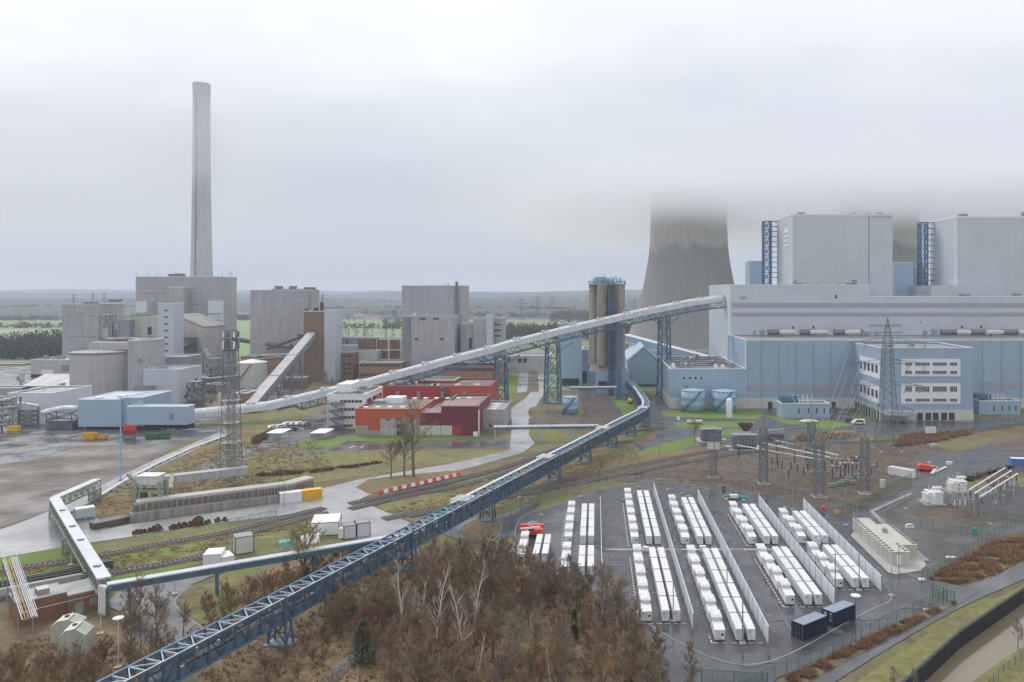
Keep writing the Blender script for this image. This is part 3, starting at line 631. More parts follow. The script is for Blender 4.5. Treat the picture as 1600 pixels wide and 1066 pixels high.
sheet('soil_bed',[(1235,684),(1275,678),(1380,682),(1480,678),(1600,664),(1720,654),(1720,664),(1520,684),(1430,690),(1300,704),(1225,696)],'grass_dry',3,0,.4)
sheet('soil_ground',[(960,753),(1050,718),(1130,704),(1330,690),(1440,692),(1500,706),(1486,722),(1440,748),(1400,772),(1330,806),(1270,796),(1180,778),(1020,754)],'soil_dark',3,0,.4)
sheet('grass_bank',[(830,735),(990,710),(1060,704),(1160,692),(1140,704),(1040,722),(930,748),(830,762)],'grass_dry',3,0,.3)
sheet('road',[(1440,712),(1500,708),(1560,690),(1720,672),(1720,690),(1640,700),(1720,720),(1720,745),(1560,735),(1510,746),(1430,776),(1352,818),(1325,806),(1400,774),(1455,738)],'asphalt',4)
sheet('soil_ground',[(1500,706),(1560,688),(1720,668),(1720,690),(1640,702),(1560,702)],'scrub_soil',5,0,.4)
sheet('soil_ground',[(1538,700),(1580,690),(1720,684),(1720,704),(1600,708)],'soil_dark',6,0,.4)
sheet('gravel_ground',[(1352,820),(1440,772),(1560,760),(1720,770),(1720,800),(1560,842),(1450,908),(1395,880)],'gravel',4)
sheet('soil_bed',[(1415,800),(1480,790),(1560,800),(1550,820),(1470,818)],'soil_dark',5,0,.3)
sheet('compound',[(800,868),(806,822),(822,806),(860,792),(930,766),(1010,753),(1100,757),(1200,776),(1290,795),(1352,815),(1400,870),(1448,905),(1492,918),(1490,940),(1300,1030),(1215,1060),(1190,1090),(1060,1090),(990,985),(930,925),(870,905)],'asphalt_deep',6)
strip('road',[(1760,820),(1600,893),(1510,931),(1440,966),(1350,1017),(1250,1080),(1150,1150)],4.4,'asphalt',5)
sheet('road',[(1440,905),(1492,917),(1530,925),(1500,945),(1440,960),(1480,935)],'asphalt',7)
sheet('bank',[(1452,905),(1500,878),(1545,852),(1620,835),(1680,845),(1600,874),(1555,898),(1495,914)],'grass_dry',6,0,.2)
sheet('bank',[(1225,1060),(1300,1025),(1400,975),(1470,948),(1500,940),(1470,958),(1400,994),(1330,1030),(1250,1075)],'leaf_litter',7,0,.15)
sheet('grass_verge',[(1340,1066),(1400,1025),(1475,976),(1540,944),(1620,905),(1720,862),(1700,868),(1600,921),(1500,989),(1407,1073),(1380,1095),(1300,1095)],'grass_olive',6,0,.12)
sheet('grass_verge',[(1520,1066),(1570,1030),(1640,985),(1720,960),(1900,1000),(1700,1120),(1490,1095)],'grass_olive',2,0,.2)
sheet('wood_floor',[(-150,960),(40,985),(150,960),(300,950),(440,880),(600,850),(740,850),(800,868),(870,905),(930,925),(990,985),(1060,1090),(1120,1200),(-200,1200)],'leaf_litter',4,0,.5)
strip('path',[(500,1085),(540,1040),(590,1010),(650,985)],2.6,'gravel',6)
sheet('road',[(172,950),(178,930),(230,912),(300,893),(345,884),(348,896),(300,914),(275,944),(322,985),(300,1002),(240,1012),(205,1000),(215,970)],'asphalt',6,2)
sheet('grass_bank',[(275,940),(300,915),(360,900),(380,930),(330,975),(300,965)],'grass_olive',6,3)
sheet('gravel_ground',[(-80,990),(160,940),(190,985),(130,1040),(-80,1060)],'leaf_litter',6)
# kerbs and painted lines
def kerb(px,w=.18,h=.12,m='kerb',z=.07,name='kerb',curve=5):
    p=[tuple(G(*q)[:2]) for q in px]
    if curve: p=cat_rom(p,curve,False)
    mb=MB()
    for a,b in zip(p,p[1:]): mb.beam((*a,z+h/2),(*b,z+h/2),w,h)
    return struct(mb.build(name,m,loc=(0,0,0)))
for k in ([(800,875),(803,850),(808,820),(824,804),(870,790),(935,767),(1015,754),(1085,760),(1120,768)],[(765,850),(780,835),(782,818),(770,808)],[(1378,910),(1393,930),(1388,942),(1370,950),(1330,970),(1230,1025),(1160,1040),(1090,1020),(1010,975),(940,930)],[(1388,874),(1420,898),(1446,908)],[(300,916),(272,945),(320,985)]): kerb(k)
# ---------------------------------------------------------------- old works on the left
Yc=650.; c=(XX(315,Yc),Yc); ch=thing('chimney','tall slender concrete chimney rising behind the old boiler house','chimney',(c[0],c[1],0))
pr=[(10.5,0),(9.6,30),(8.4,65),(7.6,100),(7.0,140),(6.7,175),(6.5,205),(6.45,216)]
MB().lathe(c,pr,40,cap=False).build('shaft','chimney_shell',ch,smooth=True)
MB().lathe(c,[(6.3,214),(6.75,214.5),(6.75,222),(6.6,223.5),(5.6,223.5),(5.6,214)],40,cap=False).build('crown','chimney_shell',ch)
q=MB()
for z in (30,): q.lathe(c,[(7.0 if z>100 else 9.9,z),(7.7 if z>100 else 11.3,z),(7.7 if z>100 else 11.3,z+.4),(7. if z>100 else 9.9,z+.4)],28,False)
q.build('gallery','galv_dark',ch)
ob=fb('old_boiler_house','tallest grey block of the old works, directly before the chimney','building',212,346,432,560,24,wall='clad_grey')
Yo=560
wing(ob,263,287,449,Yo-9,9,'clad_grey'); wing(ob,212,229,471,Yo-7,7,'clad_white'); wing(ob,325,341,470,Yo-8,8,'clad_white')
rooftop(ob,[(268,432,10,4),(280,432,8,4.5),(285,432,5,3)],Yo+8,'clad_dark')
q=MB()
for px in (214,230,245,250,274,330,347,358,362): q.beam((XX(px,Yo+3),Yo+3,ZZ(432,Yo)),(XX(px,Yo+3),Yo+3,ZZ(424,Yo)),.25)
q.build('lightning_rod','galv',ob)['kind']='stuff'
for py in (490,500,510): fdoor(ob,320,346,py,py+1.2,Yo-8.6,'clad_dark','platform')
# hopper building with sloping shoulders
Yp=505; hp=thing('bunker_block','weathered concrete bunker block with sloping shoulders, below the tall grey block','building',(XX(240,Yp),Yp+15,0))
P2=lambda px,py: V((XX(px,Yp),Yp,ZZ(py,Yp)))
MB().ext([P2(161,526),P2(318,526),P2(318,513),P2(273,493.5),P2(197,496),P2(161,514)],(0,30,0)).build('hopper_floor','concrete_pale',hp)
for a,b in (((273,493),(319,512.6)),((160,513.5),(197,495.6))): q=MB(); q.ext([P2(*a),P2(*b),P2(*b)+V((0,0,.8)),P2(*a)+V((0,0,.8))],(0,30,0)); q.build('roof','concrete',hp)
MB().box(XX(165,Yp),XX(309,Yp),Yp+2,Yp+28,0,ZZ(526,Yp)).build('wall','clad_grey',hp)
MB().box(XX(309,Yp),XX(320,Yp),Yp-.5,Yp+26,0,ZZ(514,Yp)).build('pier','concrete_pale',hp)
for py in (526,534,543,553): MB().box(XX(162,Yp),XX(309,Yp),Yp-.8,Yp+2,ZZ(py+2,Yp),ZZ(py,Yp)).build('floor_edge','concrete',hp)
MB().box(XX(192,Yp),XX(210,Yp),Yp-6,Yp,ZZ(527,Yp),ZZ(499,Yp)).build('bay','clad_dark',hp)
MB().box(XX(231,Yp),XX(237,Yp),Yp-.2,Yp,ZZ(523,Yp),ZZ(511,Yp)).build('door','dark',hp)
q=MB()
for i in range(7): q.lathe((XX(196+i*5,Yp),Yp+8),[(1.1,ZZ(497,Yp)),(1.1,ZZ(492,Yp)),(.6,ZZ(489,Yp))],8)
q.build('roof_vent','steel_green',hp)['kind']='stuff'
st=fb('stair_tower','slim pale stair tower with a column of small dark windows','building',247,271,474,480,12,wall='clad_pale',group=None)
for k in range(7): fwin(st,257,262,484+k*10.5,486.5+k*10.5,480,'clad_grey')
# round silo
Ys=414; rs=XX(158,Ys)-XX(116.5,Ys); cx=XX(158,Ys); rsil=thing('round_silo','squat round concrete silo with stained rim on the left','silo',(cx,Ys,0))
zt=ZZ(552,Ys-rs); MB().lathe((cx,Ys),[(rs,0),(rs,zt)],56,False).build('shell','concrete_silo' if 0 else 'concrete_pale',rsil,smooth=True)
q=MB(); q.lathe((cx,Ys),[(rs+.3,zt-.9),(rs+.5,zt-.4),(rs+.5,zt),(0.1,zt+.9)],56,False); q.build('roof','roof_grey',rsil)
q=MB(); n=40
for i in range(n):
    a=2*math.pi*i/n;b=2*math.pi*(i+1)/n; p=V((cx+rs*math.cos(a),Ys+rs*math.sin(a),zt)); o=V((cx+rs*math.cos(b),Ys+rs*math.sin(b),zt)); q.beam(p,p+V((0,0,1.1)),.08); q.beam(p+V((0,0,1.1)),o+V((0,0,1.1)),.08)
q.build('railing','galv_dark',rsil)
MB().box(cx-rs*.5,cx+rs*1.05,Ys+1,Ys+7,zt+.5,zt+4.5).build('conveyor_house','concrete_pale',rsil)
MB().box(cx+rs*.9,cx+rs*1.12,Ys-3,Ys+2,0,zt-1).build('lift_shaft','clad_dark',rsil)
# stepped grey buildings in front
sg=fb('stepped_building','grey stepped block with tall tower part right of the round silo','building',200,224,532,392,20,wall='clad_grey')
wing(sg,224,280,577,390,22,'clad_pale'); 
MB().box(XX(216,388),XX(239,388),384,390,ZZ(619,388),ZZ(603,388)).build('bay','clad_dark',sg)
for k in range(6):
    y=398+k*2; MB().box(XX(280,390)+.0,XX(280,390)+.35,y-3,y-1,2+k*1.4,3.6+k*1.4).build('louvre','dark',sg)
wing(sg,243,290,557,420,16,'clad_dark')
rooftop(sg,[(213,532,8,2),(230,577,4,4),(240,577,3,3)],396,'white')
lw=fb('grey_block','large windowless grey block at the far left','building',97,157,475,600,30,wall='clad_grey')
rooftop(lw,[(132,475,8,3),(143,475,10,3),(176,472,14,4)],606,'clad_dark')
ld=fb('pale_plant','white weathered process building with pipe racks on its roof, left of the silo','building',48,116,562,455,22,wall='concrete_pale')
for a,b,t,u,m in ((48,70,585,590,'dark'),(85,116,584,592,'dark'),(48,65,598,602,'dark'),(64,84,578,592,'white'),(95,116,570,580,'clad_dark')): MB().box(XX(a,454.8),XX(b,454.8),454.7,455,ZZ(u,455),ZZ(t,455)).build('wall_panel',m,ld)
q=MB(); k=random.Random(5)
for i in range(24): x=k.uniform(XX(50,455),XX(115,455)); q.lathe((x,k.uniform(458,474)),[(.7,ZZ(562,455)-.7),(.7,ZZ(562,455)+k.uniform(.3,1.8))],7)
q.build('roof_plant','steel_green',ld)
rl=thing('flat_roof_shed','low shed with a wide pale roof before the white process building','building',(XX(85,425),430,0))
MB().box(XX(42,425),XX(116,425),425,440,0,4.5).build('wall','dark',rl); MB().ext([(XX(40,425),422,4.5),(XX(40,425),440,9),(XX(40,425),440,9.5),(XX(40,425),422,5)],(XX(116,425)-XX(40,425),0,0)).build('roof','clad_grey',rl)
bl=fb('brick_office','low tan brick building at the far left edge','building',-40,38,568,590,14,wall='brick_tan'); 
for k in range(12): fwin(bl,-38+k*6,-34+k*6,573,576,590,'coping')
wb=fb('white_block','pale clad block with pipework at the left edge','building',12,82,614,330,26,wall='clad_white')
MB().box(XX(45,330)-.1,XX(45,330)+.3,329.8,330,0,ZZ(614,330)-.4).build('corner_strip','coping',wb)
q=MB()
for px in (3,32): q.beam((XX(px,318),318,0),(XX(px,318),318,13),.5)
for z in (4,7,10,12.8): q.beam((XX(-20,318),318,z),(XX(34,318),318,z),.3); q.beam((XX(3,318),318,z),(XX(3,318),326,z),.3)
q.beam((XX(3,318),318,4),(XX(32,318),318,10),.25); q.beam((XX(3,318),318,10),(XX(32,318),318,4),.25)
rk=one('pipe_rack','__','steel','x') if 0 else None
pk=thing('pipe_rack','galvanised pipe rack with fat insulated pipes at the left edge','pipe rack',(XX(15,318),318,0)); q.build('frame','galv_dark',pk)
q=MB()
for a,b,z,r in ((-25,22,12,.9),(-25,30,9.2,.7),(-20,18,6.8,1.0),(-20,24,4.4,.8),(-20,12,2.4,.9)): q.tube((XX(a,316),316,z-1.5),(XX(b,316),316,z+.2),r,r,12); q.lathe((XX(b,316),316),[(.2,z-1.3),(r,z-1.1),(r,z+1.2),(.3,z+1.5)],12)
q.build('pipe','galv',pk,smooth=False)['kind']='stuff'
q=MB(); q.cb((XX(25,316),315,0),4,2,2); q.build('tank_box','paint_yellow',pk)
du=thing('duct_bridge','white insulated duct on a steel trestle entering the blue shed','pipe bridge',(XX(95,318),318,0))
MB().path([(XX(66,316),316,7),(XX(80,316),316,7.9),(XX(100,318),318,8.6),(XX(122,318),318,8.6)],.95,12).build('duct','white',du,smooth=True)
q=MB(); q.lattice((XX(100,320),320),10,10,0,7,2,.35,.25,6,6); q.cb((XX(100,320),320,0),9,5,3.4); q.build('trestle','galv_dark',du)
bk=fb('brick_annex','small brick annex between the white block and the blue shed','building',83,110,638,352,18,wall='brick_tan')
rooftop(bk,[(88,638,5,8),(94,638,4,6)],356)
# blue transfer shed on legs, feeding the long white conveyor
bs=thing('transfer_shed','blue clad transfer shed on dark legs, at the low end of the white conveyor','building',(XX(170,316),320,0))
def bbox(a,b,t,u,Y,d,m,nm='wall'):
    x0,x1,z0,z1=XX(a,Y),XX(b,Y),ZZ(u,Y),ZZ(t,Y); w=MB().prism([(x0,Y),(x1,Y),(x1,Y+d),(x0,Y+d)],z0,z1-.3,True).build(nm,m,bs)
    MB().ring(x0-.1,x1+.1,Y-.1,Y+d+.1,z1-.3,z1,.5).build('coping','coping',w); MB().box(x0+.1,x1-.1,Y+.1,Y+d-.1,z1-.8,z1-.5).build('roof','roof_grey',w)
bbox(122,189,624,667,318,26,'clad_sky'); bbox(189.5,222,621,667,319,22,'clad_blue'); bbox(198,292,635,664,313,6,'clad_sky')
q=MB(); k=random.Random(8)
for i in range(22): x=XX(124+i*7.7,318); q.beam((x,319+k.uniform(0,4),0),(x,319,ZZ(664,318)),.5)
q.box(XX(124,318),XX(288,318),322,326,0,ZZ(666,318)); q.build('legs','dark',bs)['kind']='stuff'
fdoor(bs,264,272,646,656,312.99,'clad_dark','door'); rooftop(bs,[(152,624,9,3),(188,622,10,4)],322,'white')

# openings, louvres and stairs on the old blocks
k=random.Random(12)
for r_,Y,rects in ((ob,560,[(220,240,0),(244,258,0),(290,300,0),(306,318,0),(222,232,1),(296,318,1),(330,342,2)]),(lw,600,[(100,112,0),(118,130,0),(138,150,0),(104,150,2)])):
    for a,b_,lv in rects: fdoor(r_,a,b_,(458 if r_ is ob else 492)+lv*17,(459.6 if r_ is ob else 493.6)+lv*17,Y,'clad_dark','louvre')
q=MB(); c_=ch.location
for z in range(20,212,3): q.box(c_.x-1.05,c_.x-.85,c_.y-9.7+z*.015,c_.y-9.+z*.015,z,z+2)
q.beam((c_.x-1.0,c_.y-10.0,10),(c_.x-.9,c_.y-6.9,214),.16); q.build('ladder','galv_dark',ch)
for px,pt,pb,m in ((176,500,540,'clad_dark'),(184,515,545,'galv_dark')): MB().box(XX(px,508),XX(px+6,508),503,509,ZZ(pb,508),ZZ(pt,508)).build('annex',m,hp)
q=MB(); a=V((XX(243,500),500,ZZ(560,500))); b_=V((XX(300,505),504,ZZ(533,505))); q.beam(a,b_,3.,2.4); q.build('sloping_gallery','concrete',hp)
q=MB()
for i in range(6): z=ZZ(560,500)+i*2.6; q.box(XX(291,500),XX(308,500),500,503,z,z+.25); q.beam((XX(292,500),500.5,z),(XX(306,500),500.5,z+2.6),.6,.2)
q.build('stairs','galv_dark',hp)
for px,pt,w in ((214,560,5),(262,545,6),(226,590,4)): MB().box(XX(px,391),XX(px+w,391),391.4,391.95,ZZ(pt+6,391),ZZ(pt,391)).build('louvre','clad_dark',sg) if px<224 else None
# ---------------------------------------------------------------- centre: grey towers, brick blocks, red buildings
gt=fb('grey_tower_block','square grey tower block standing alone in the centre','building',628,720,446,520,34,wall='clad_grey'); Y=520
wing(gt,629,643,494,506,14,'clad_dark'); wing(gt,643,710,493.5,502,18,'clad_grey')
for a in (656,677): fdoor(gt,a,a+9,497,499.5,501.9,'dark','louvre')
for a in (648,688): fwin(gt,a,a+5,528,531.5,501.9,'clad_dark',cols=2)
q=MB(); q.tube((XX(713.5,519),519,30),(XX(713.5,519),519,ZZ(440,519)),.8,n=10); q.build('flue','galv_dark',gt)
wing(gt,720,740,506,512,22,'clad_grey'); wing(gt,740,784,497,508,24,'clad_grey'); wing(gt,760,769.5,492,500,7,'clad_pale')
for k in range(3): fdoor(gt,770,783,506+k*9,508+k*9,507.9,'dark','platform')
fdoor(gt,733,737,528,545,511.9,'dark','louvre'); rooftop(gt,[(648,493,3,4),(700,446,4,3)],505,'white')
bb=fb('bunker_house','broad grey block with two roof hoods left of the brick tower','building',391,474,453,520,30,wall='clad_grey')
rooftop(bb,[(434,453,9,6),(456,453,9,6)],526,'clad_dark'); q=MB(); q.box(XX(425,524),XX(468,524),523,534,ZZ(453,520)-1,ZZ(451.5,520)); q.build('roof_deck','clad_dark',bb)
Y=535; cy=thing('round_tower','grey round tower capped with dark plant behind the brick tower','tower',(XX(485.5,Y),Y,0))
MB().lathe((XX(485.5,Y),Y),[(4.6,0),(4.6,ZZ(452,Y))],24).build('shell','clad_grey',cy); MB().lathe((XX(484,Y),Y),[(3.8,ZZ(452,Y)),(3.8,ZZ(449,Y)),(3.4,ZZ(449,Y))],16).build('roof_plant','galv_dark',cy)
bt=thing('brick_tower','tall brown brick tower joined to a pale grey shaft','building',(XX(498,490),495,0)); Y=490
for a,b,t,m in ((475,506.5,486,'brick_brown'),(506.6,523,484,'clad_pale')):
    x0,x1,z1=XX(a,Y),XX(b,Y),ZZ(t,Y); MB().prism([(x0,Y),(x1,Y),(x1,Y+14),(x0,Y+14)],0,z1-.4,False).build('wall',m,bt); MB().ring(x0-.1,x1+.1,Y-.1,Y+14.1,z1-.4,z1,.5).build('coping','coping',bt); MB().box(x0+.1,x1-.1,Y+.1,Y+13.9,z1-1,z1-.7).build('roof','roof_grey',bt)
q=MB()
for px,h in ((479,2),(495,2.6),(503,6),(492,2)): q.cb((XX(px,Y+5),Y+5,ZZ(486,Y)-.7),1.6,1.6,h)
q.build('roof_vent','dark',bt)
def brick(label,px0,px1,pyt,pyb,dep,rows,step,wall='brick_tan',cop='coping',pw=.55,fr='dark'):
    Y=D(pyb); b=fb('brick_building',label,'building',px0,px1,pyt,Y,dep,wall=wall,cop=cop)
    for ya,yb in rows:
        n=int((px1-px0-4)/step)
        for i in range(n): a=px0+3+i*step; fwin(b,a,a+step*pw,ya,yb,Y,fr)
    return b
brick('brown brick block with scattered windows at the foot of the brick tower',513,552,550,592,20,[(555,557.5),(568,571),(575,578),(582,585)],7,'brick_brown')
brick('tan brick block with two window rows, half behind the white conveyor',560,627,566,594,22,[(569.5,572.5),(584.5,587.5)],3.3)
brick('long tan brick block with ribbon windows, behind the red building',691,775,566,600,24,[(568,570.5),(576,579)],2.6)
b=fb('brick_hall','brick hall framed in white concrete, left of the grey tower','building',586,629,530,526,18,wall='brick')
for a in (586,606,625): MB().box(XX(a,525.5),XX(a+3,525.5),525.2,526,0,ZZ(530,526)-.4).build('frame_post','offwhite',b)
MB().box(XX(586,525.5),XX(628,525.5),525.1,526,ZZ(548,526),ZZ(546,526)).build('frame_beam','offwhite',b)
b=fb('low_annex','low grey annex right of the pale shaft','building',525,558,527,518,12,wall='clad_dark'); fdoor(b,541,544,532,536,518)
b=fb('low_annex','brick annex between the grey annex and the framed hall','building',558.5,585,528,522,12,wall='brick'); fwin(b,562,566,531,534,522); fwin(b,574,578,531,534,522)
b=fb('low_annex','pale stepped annex over the tan brick block','building',523,552,540,504,10,wall='clad_grey'); [fwin(b,a,a+3,543,545,504) for a in (525,530,535)]
b=fb('low_annex','white walled annex behind the tan brick block','building',560,590,548,512,10,wall='concrete_pale')
Y=460; rt=thing('round_tank','pale green round tank with stair beside the inclined gallery','tank',(XX(394,Y),Y,0)); r0=8.
MB().lathe((XX(394,Y),Y),[(r0,0),(r0,14),],36,False).build('shell','offwhite',rt); MB().lathe((XX(394,Y),Y),[(r0+.2,14),(r0+.2,14.3),(.3,16)],36,False).build('roof','white',rt)
q=MB(); q.beam((XX(374,Y-8),Y-8.2,5),(XX(392,Y-8),Y-8.4,13.5),.5); q.build('stair','galv_dark',rt)
b=fb('switch_house','small brick house with pale posts near the lattice mast','building',366,385,614,368,12,wall='brick_tan')
for px in (342,372): MB().box(XX(px,366),XX(px+2,366),365,367,0,8.5).build('post','offwhite',b)
b=fb('store_block','brick store with white roof left of the inclined gallery','building',376,402,556,500,14,wall='brick_tan',cop='white'); b=fb('store_block','tan store with white flat roof under the rusty beam','building',410,440,555,488,12,wall='brick_tan',cop='white')
# inclined gallery
ig=thing('inclined_gallery','grey enclosed coal gallery climbing to the brick tower','conveyor',(XX(392,362),362,0)); p=V((XX(391.5,362),362,2.2)); q_=V((XX(487,486),486,28.))
q=MB(); q.beam(p,q_,4.6,3.4); q.build('casing','clad_dark',ig)
q=MB(); d=(q_-p).normalized(); up=V((1,0,0)).cross(d).normalized(); up=up if up.z>0 else -up; q.beam(p+up*1.85,q_+up*1.85,5.,.3)
for t in (.33,.62): c=p+(q_-p)*t+up*2.1; q.beam(c-d*.6,c+d*.6,5.2,.4)
q.build('roof','roof_grey' if 0 else 'clad_grey',ig)
q=MB(); side=d.cross(up).normalized(); q.beam(p+side*2.9-up*1.2,q_+side*2.9-up*1.2,.5,.9); q.build('walkway','galv_dark',ig)
q=MB()
for t in (.3,.5,.7,.85):
    c=p+(q_-p)*t
    for s in (-1,1): q.beam((c.x+s*3.2,c.y,0),(c.x+s*1.8,c.y,c.z-1.5),.55)
    q.beam((c.x-2.6,c.y,c.z*.5),(c.x+2.6,c.y,c.z*.5),.4)
q.build('trestle','galv_dark',ig)
q=MB(); q.beam((XX(416,475),475,ZZ(546,475)),(XX(479,488),488,ZZ(524,488)),1.4); q.cb((XX(475,487),487,ZZ(526,487)),7,2,1.2); one('rusty_beam',q,'rust','rust brown conveyor arm leaning on the top of the inclined gallery','conveyor')
q=MB(); q.tube((XX(366,545),545,ZZ(530,545)),(XX(455,505),505,ZZ(542,505)),1.6,n=10); one('pipe_bridge',q,'galv_dark','long dark tube bridge running from the tall grey block to the gallery','pipe bridge')
# white office, red buildings
Y=320; wo=fb('white_office','white four storey office with outside stairs beside the orange building','building',511,570,616,Y,27,wall='white',roof='roof_grey',cop='white',para=1.2)
for ya,yb,a0,n in ((625.5,629,532,6),(638,641.5,532,6),(650.5,654,532,6),(663.5,667,532,3)):
    for i in range(n): fwin(wo,a0+i*5.8,a0+4.4+i*5.8,ya,yb,Y,'clad_grey')
fdoor(wo,549,551,663,667,Y)
for k in range(3): swin(wo,XX(570,Y),Y+3+k*8,Y+9+k*8,9.2,11.3,1,'clad_grey')
MB().box(XX(511,Y),XX(534,Y),Y+12,Y+26,ZZ(616,Y)-1,ZZ(616,Y)+2.6).build('penthouse','white',wo)
q=MB(); k=random.Random(2)
for i in range(9): q.cb((k.uniform(XX(537,Y),XX(566,Y)),k.uniform(Y+6,Y+24),ZZ(616,Y)-1.2),k.uniform(1,2.4),k.uniform(1,3),k.uniform(.8,2.))
q.build('roof_unit','galv',wo)['kind']='stuff'
es=MB(); x0=XX(519,Y-2)
for i in range(4):
    z=1.2+i*3.1; es.box(x0-1.2,x0+4.6,Y-3.2,Y-.1,z,z+.2)
    es.beam((x0-1,Y-2.6,z),(x0+4.2,Y-2.6,max(0,z-3)),.9,.2); rail_fence(es,[(x0-1.2,Y-3.2,z+.2),(x0+4.6,Y-3.2,z+.2)])
for dx in (-1.2,4.6): es.beam((x0+dx,Y-3.2,0),(x0+dx,Y-3.2,12),.2)
es.build('escape_stair','galv_dark',wo)
Yr=305.; og=fb('orange_hall','orange clad hall with grey entrance front behind the bare trees','building',555,657,639,Yr,33,wall='paint_orange',roof='roof_brown',cop='paint_orange')
MB().box(XX(594.5,Yr),XX(655,Yr),Yr-.3,Yr,0,ZZ(654,Yr)).build('grey_front','clad_grey',og)
for a,b,t,u in ((602,609,655,656.5),(619,627,654.5,656.5),(620,628,662.5,669)): fwin(og,a,b,t,u,Yr-.3,'galv_dark')
fdoor(og,620,628,672.5,680,Yr-.3); 
for a,b,t in ((555,575.5,665),(576,594,673)): MB().box(XX(a,Yr),XX(b,Yr),Yr-.15,Yr,0,ZZ(t,Yr)).build('plinth','concrete',og)
q=MB()
for i in range(5): q.box(XX(568+i*19,Yr+7),XX(575+i*19,Yr+7),Yr+6,Yr+8.5,ZZ(639,Yr)-.7,ZZ(639,Yr)-.2)
q.build('skylight','white',og)['kind']='stuff'
MB().box(XX(604,Yr+22),XX(631,Yr+22),Yr+20,Yr+27,ZZ(639,Yr)-.7,ZZ(639,Yr)+1.6).build('roof_house','white',og)
q=MB(); q.box(XX(585,Yr+20),XX(603,Yr+20),Yr+18,Yr+25,ZZ(639,Yr)-.7,ZZ(639,Yr)+.6); q.build('roof_plant','galv',og)
mh=fb('maroon_hall','dark red corrugated hall with white sliding doors','building',689.5,747,634,Yr,34,wall='paint_maroon',roof='roof_brown',cop='roof_maroon')
wing(mh,657.5,689.4,644.5,Yr,30,'paint_maroon','roof_brown','roof_maroon')
z1=ZZ(634,Yr); MB().ext([(XX(688,Yr),Yr-.4,z1-.1),(XX(688,Yr),Yr+8,z1+.9),(XX(688,Yr),Yr+8,z1+.6),(XX(688,Yr),Yr-.4,z1-.4)],(XX(748,Yr)-XX(688,Yr),0,0)).build('roof_skirt','roof_maroon',mh)
MB().ext([(XX(657,Yr),Yr-.4,z1-2.6),(XX(657,Yr),Yr+6,z1-1.9),(XX(657,Yr),Yr+6,z1-2.2),(XX(657,Yr),Yr-.4,z1-2.9)],(XX(689,Yr)-XX(657,Yr),0,0)).build('roof_skirt','roof_maroon',mh)
for a,b,m in ((656,688.5,'offwhite'),(689.5,706.5,'offwhite'),(707.5,721,'paint_red')): fdoor(mh,a,b,665,680,Yr-.05,m,'sliding_door')
q=MB()
for i in range(6): q.box(XX(645+i*17,Yr+25),XX(651+i*17,Yr+25),Yr+24,Yr+26.5,z1-.8,z1-.3)
q.build('skylight','white',mh)['kind']='stuff'
q=MB(); q.tube((XX(748.5,Yr),Yr-.4,0),(XX(748.5,Yr),Yr-.4,z1-1.5),.25); q.cb((XX(743,Yr-2),Yr-2,0),1.6,1.2,1.7); q.build('downpipe','white',mh)
Yq=352.; rr=fb('red_hall','long orange red hall behind, with a stair up its front','building',590,766,603,Yq,30,wall='paint_orange',roof='roof_brown',cop='paint_orange')
MB().box(XX(590,Yq),XX(704,Yq),Yq-.12,Yq,0,ZZ(604.5,Yq)).build('red_cladding','paint_red',rr)
wing(rr,653,711,594,Yq+16,14,'paint_red','roof_brown','coping')
q=MB()
for i in range(8): a=V((XX(690+i*4.2,Yq-2),Yq-1.5,ZZ(605,Yq)-i*1.1)); q.box(a.x-.7,a.x+.7,a.y-.7,a.y+.7,a.z-.15,a.z); q.beam(a,a+V((0,0,1.1)),.1)
q.beam((XX(690,Yq),Yq-2.1,ZZ(605,Yq)),(XX(721,Yq),Yq-2.1,ZZ(605,Yq)-8.8),.25); q.build('outside_stair','galv_dark',rr)
q=MB()
for px,py in ((678,600),(715,600),(745,601),(682,603)): q.cb((XX(px,Yq+8),Yq+8,ZZ(603,Yq)-.7),2.4,2,.6)
q.build('skylight','white',rr)['kind']='stuff'
for px in (621,654,691,726): MB().cb((XX(px,Yq-2),Yq-1.5,ZZ(622,Yq)),1.4,1.4,3).build('vent_cowl','galv',rr)
q=MB(); a=V((XX(590,338),338,9)); 
for i in range(5): q.tube(a+V((i*.5,0,2.2-i*.5)),a+V((i*.5+.5,0,1.7-i*.5)),.45,n=8)
one('wind_sock',q,'paint_signal','red drooping wind sock beside the white office roof','marker')
gs=fb('grey_shed','grey shed with white rooflights at the end of the maroon hall','building',751,788,640,318,26,wall='clad_grey',roof='clad_grey',cop='clad_grey')
q=MB()
for i in range(4): q.box(XX(766,330),XX(779,330),322+i*5,324.4+i*5,ZZ(640,318)-.7,ZZ(640,318)-.45)
q.build('rooflight','white',gs)['kind']='stuff'
fdoor(gs,765,768,662,667,318)
ws=fb('white_shed','long white shed with dark gates behind the conveyor legs','building',790,858,556,545,30,wall='concrete_pale',cop='white'); 
for a in (792,809,817): fdoor(ws,a,a+6,560,567,545)
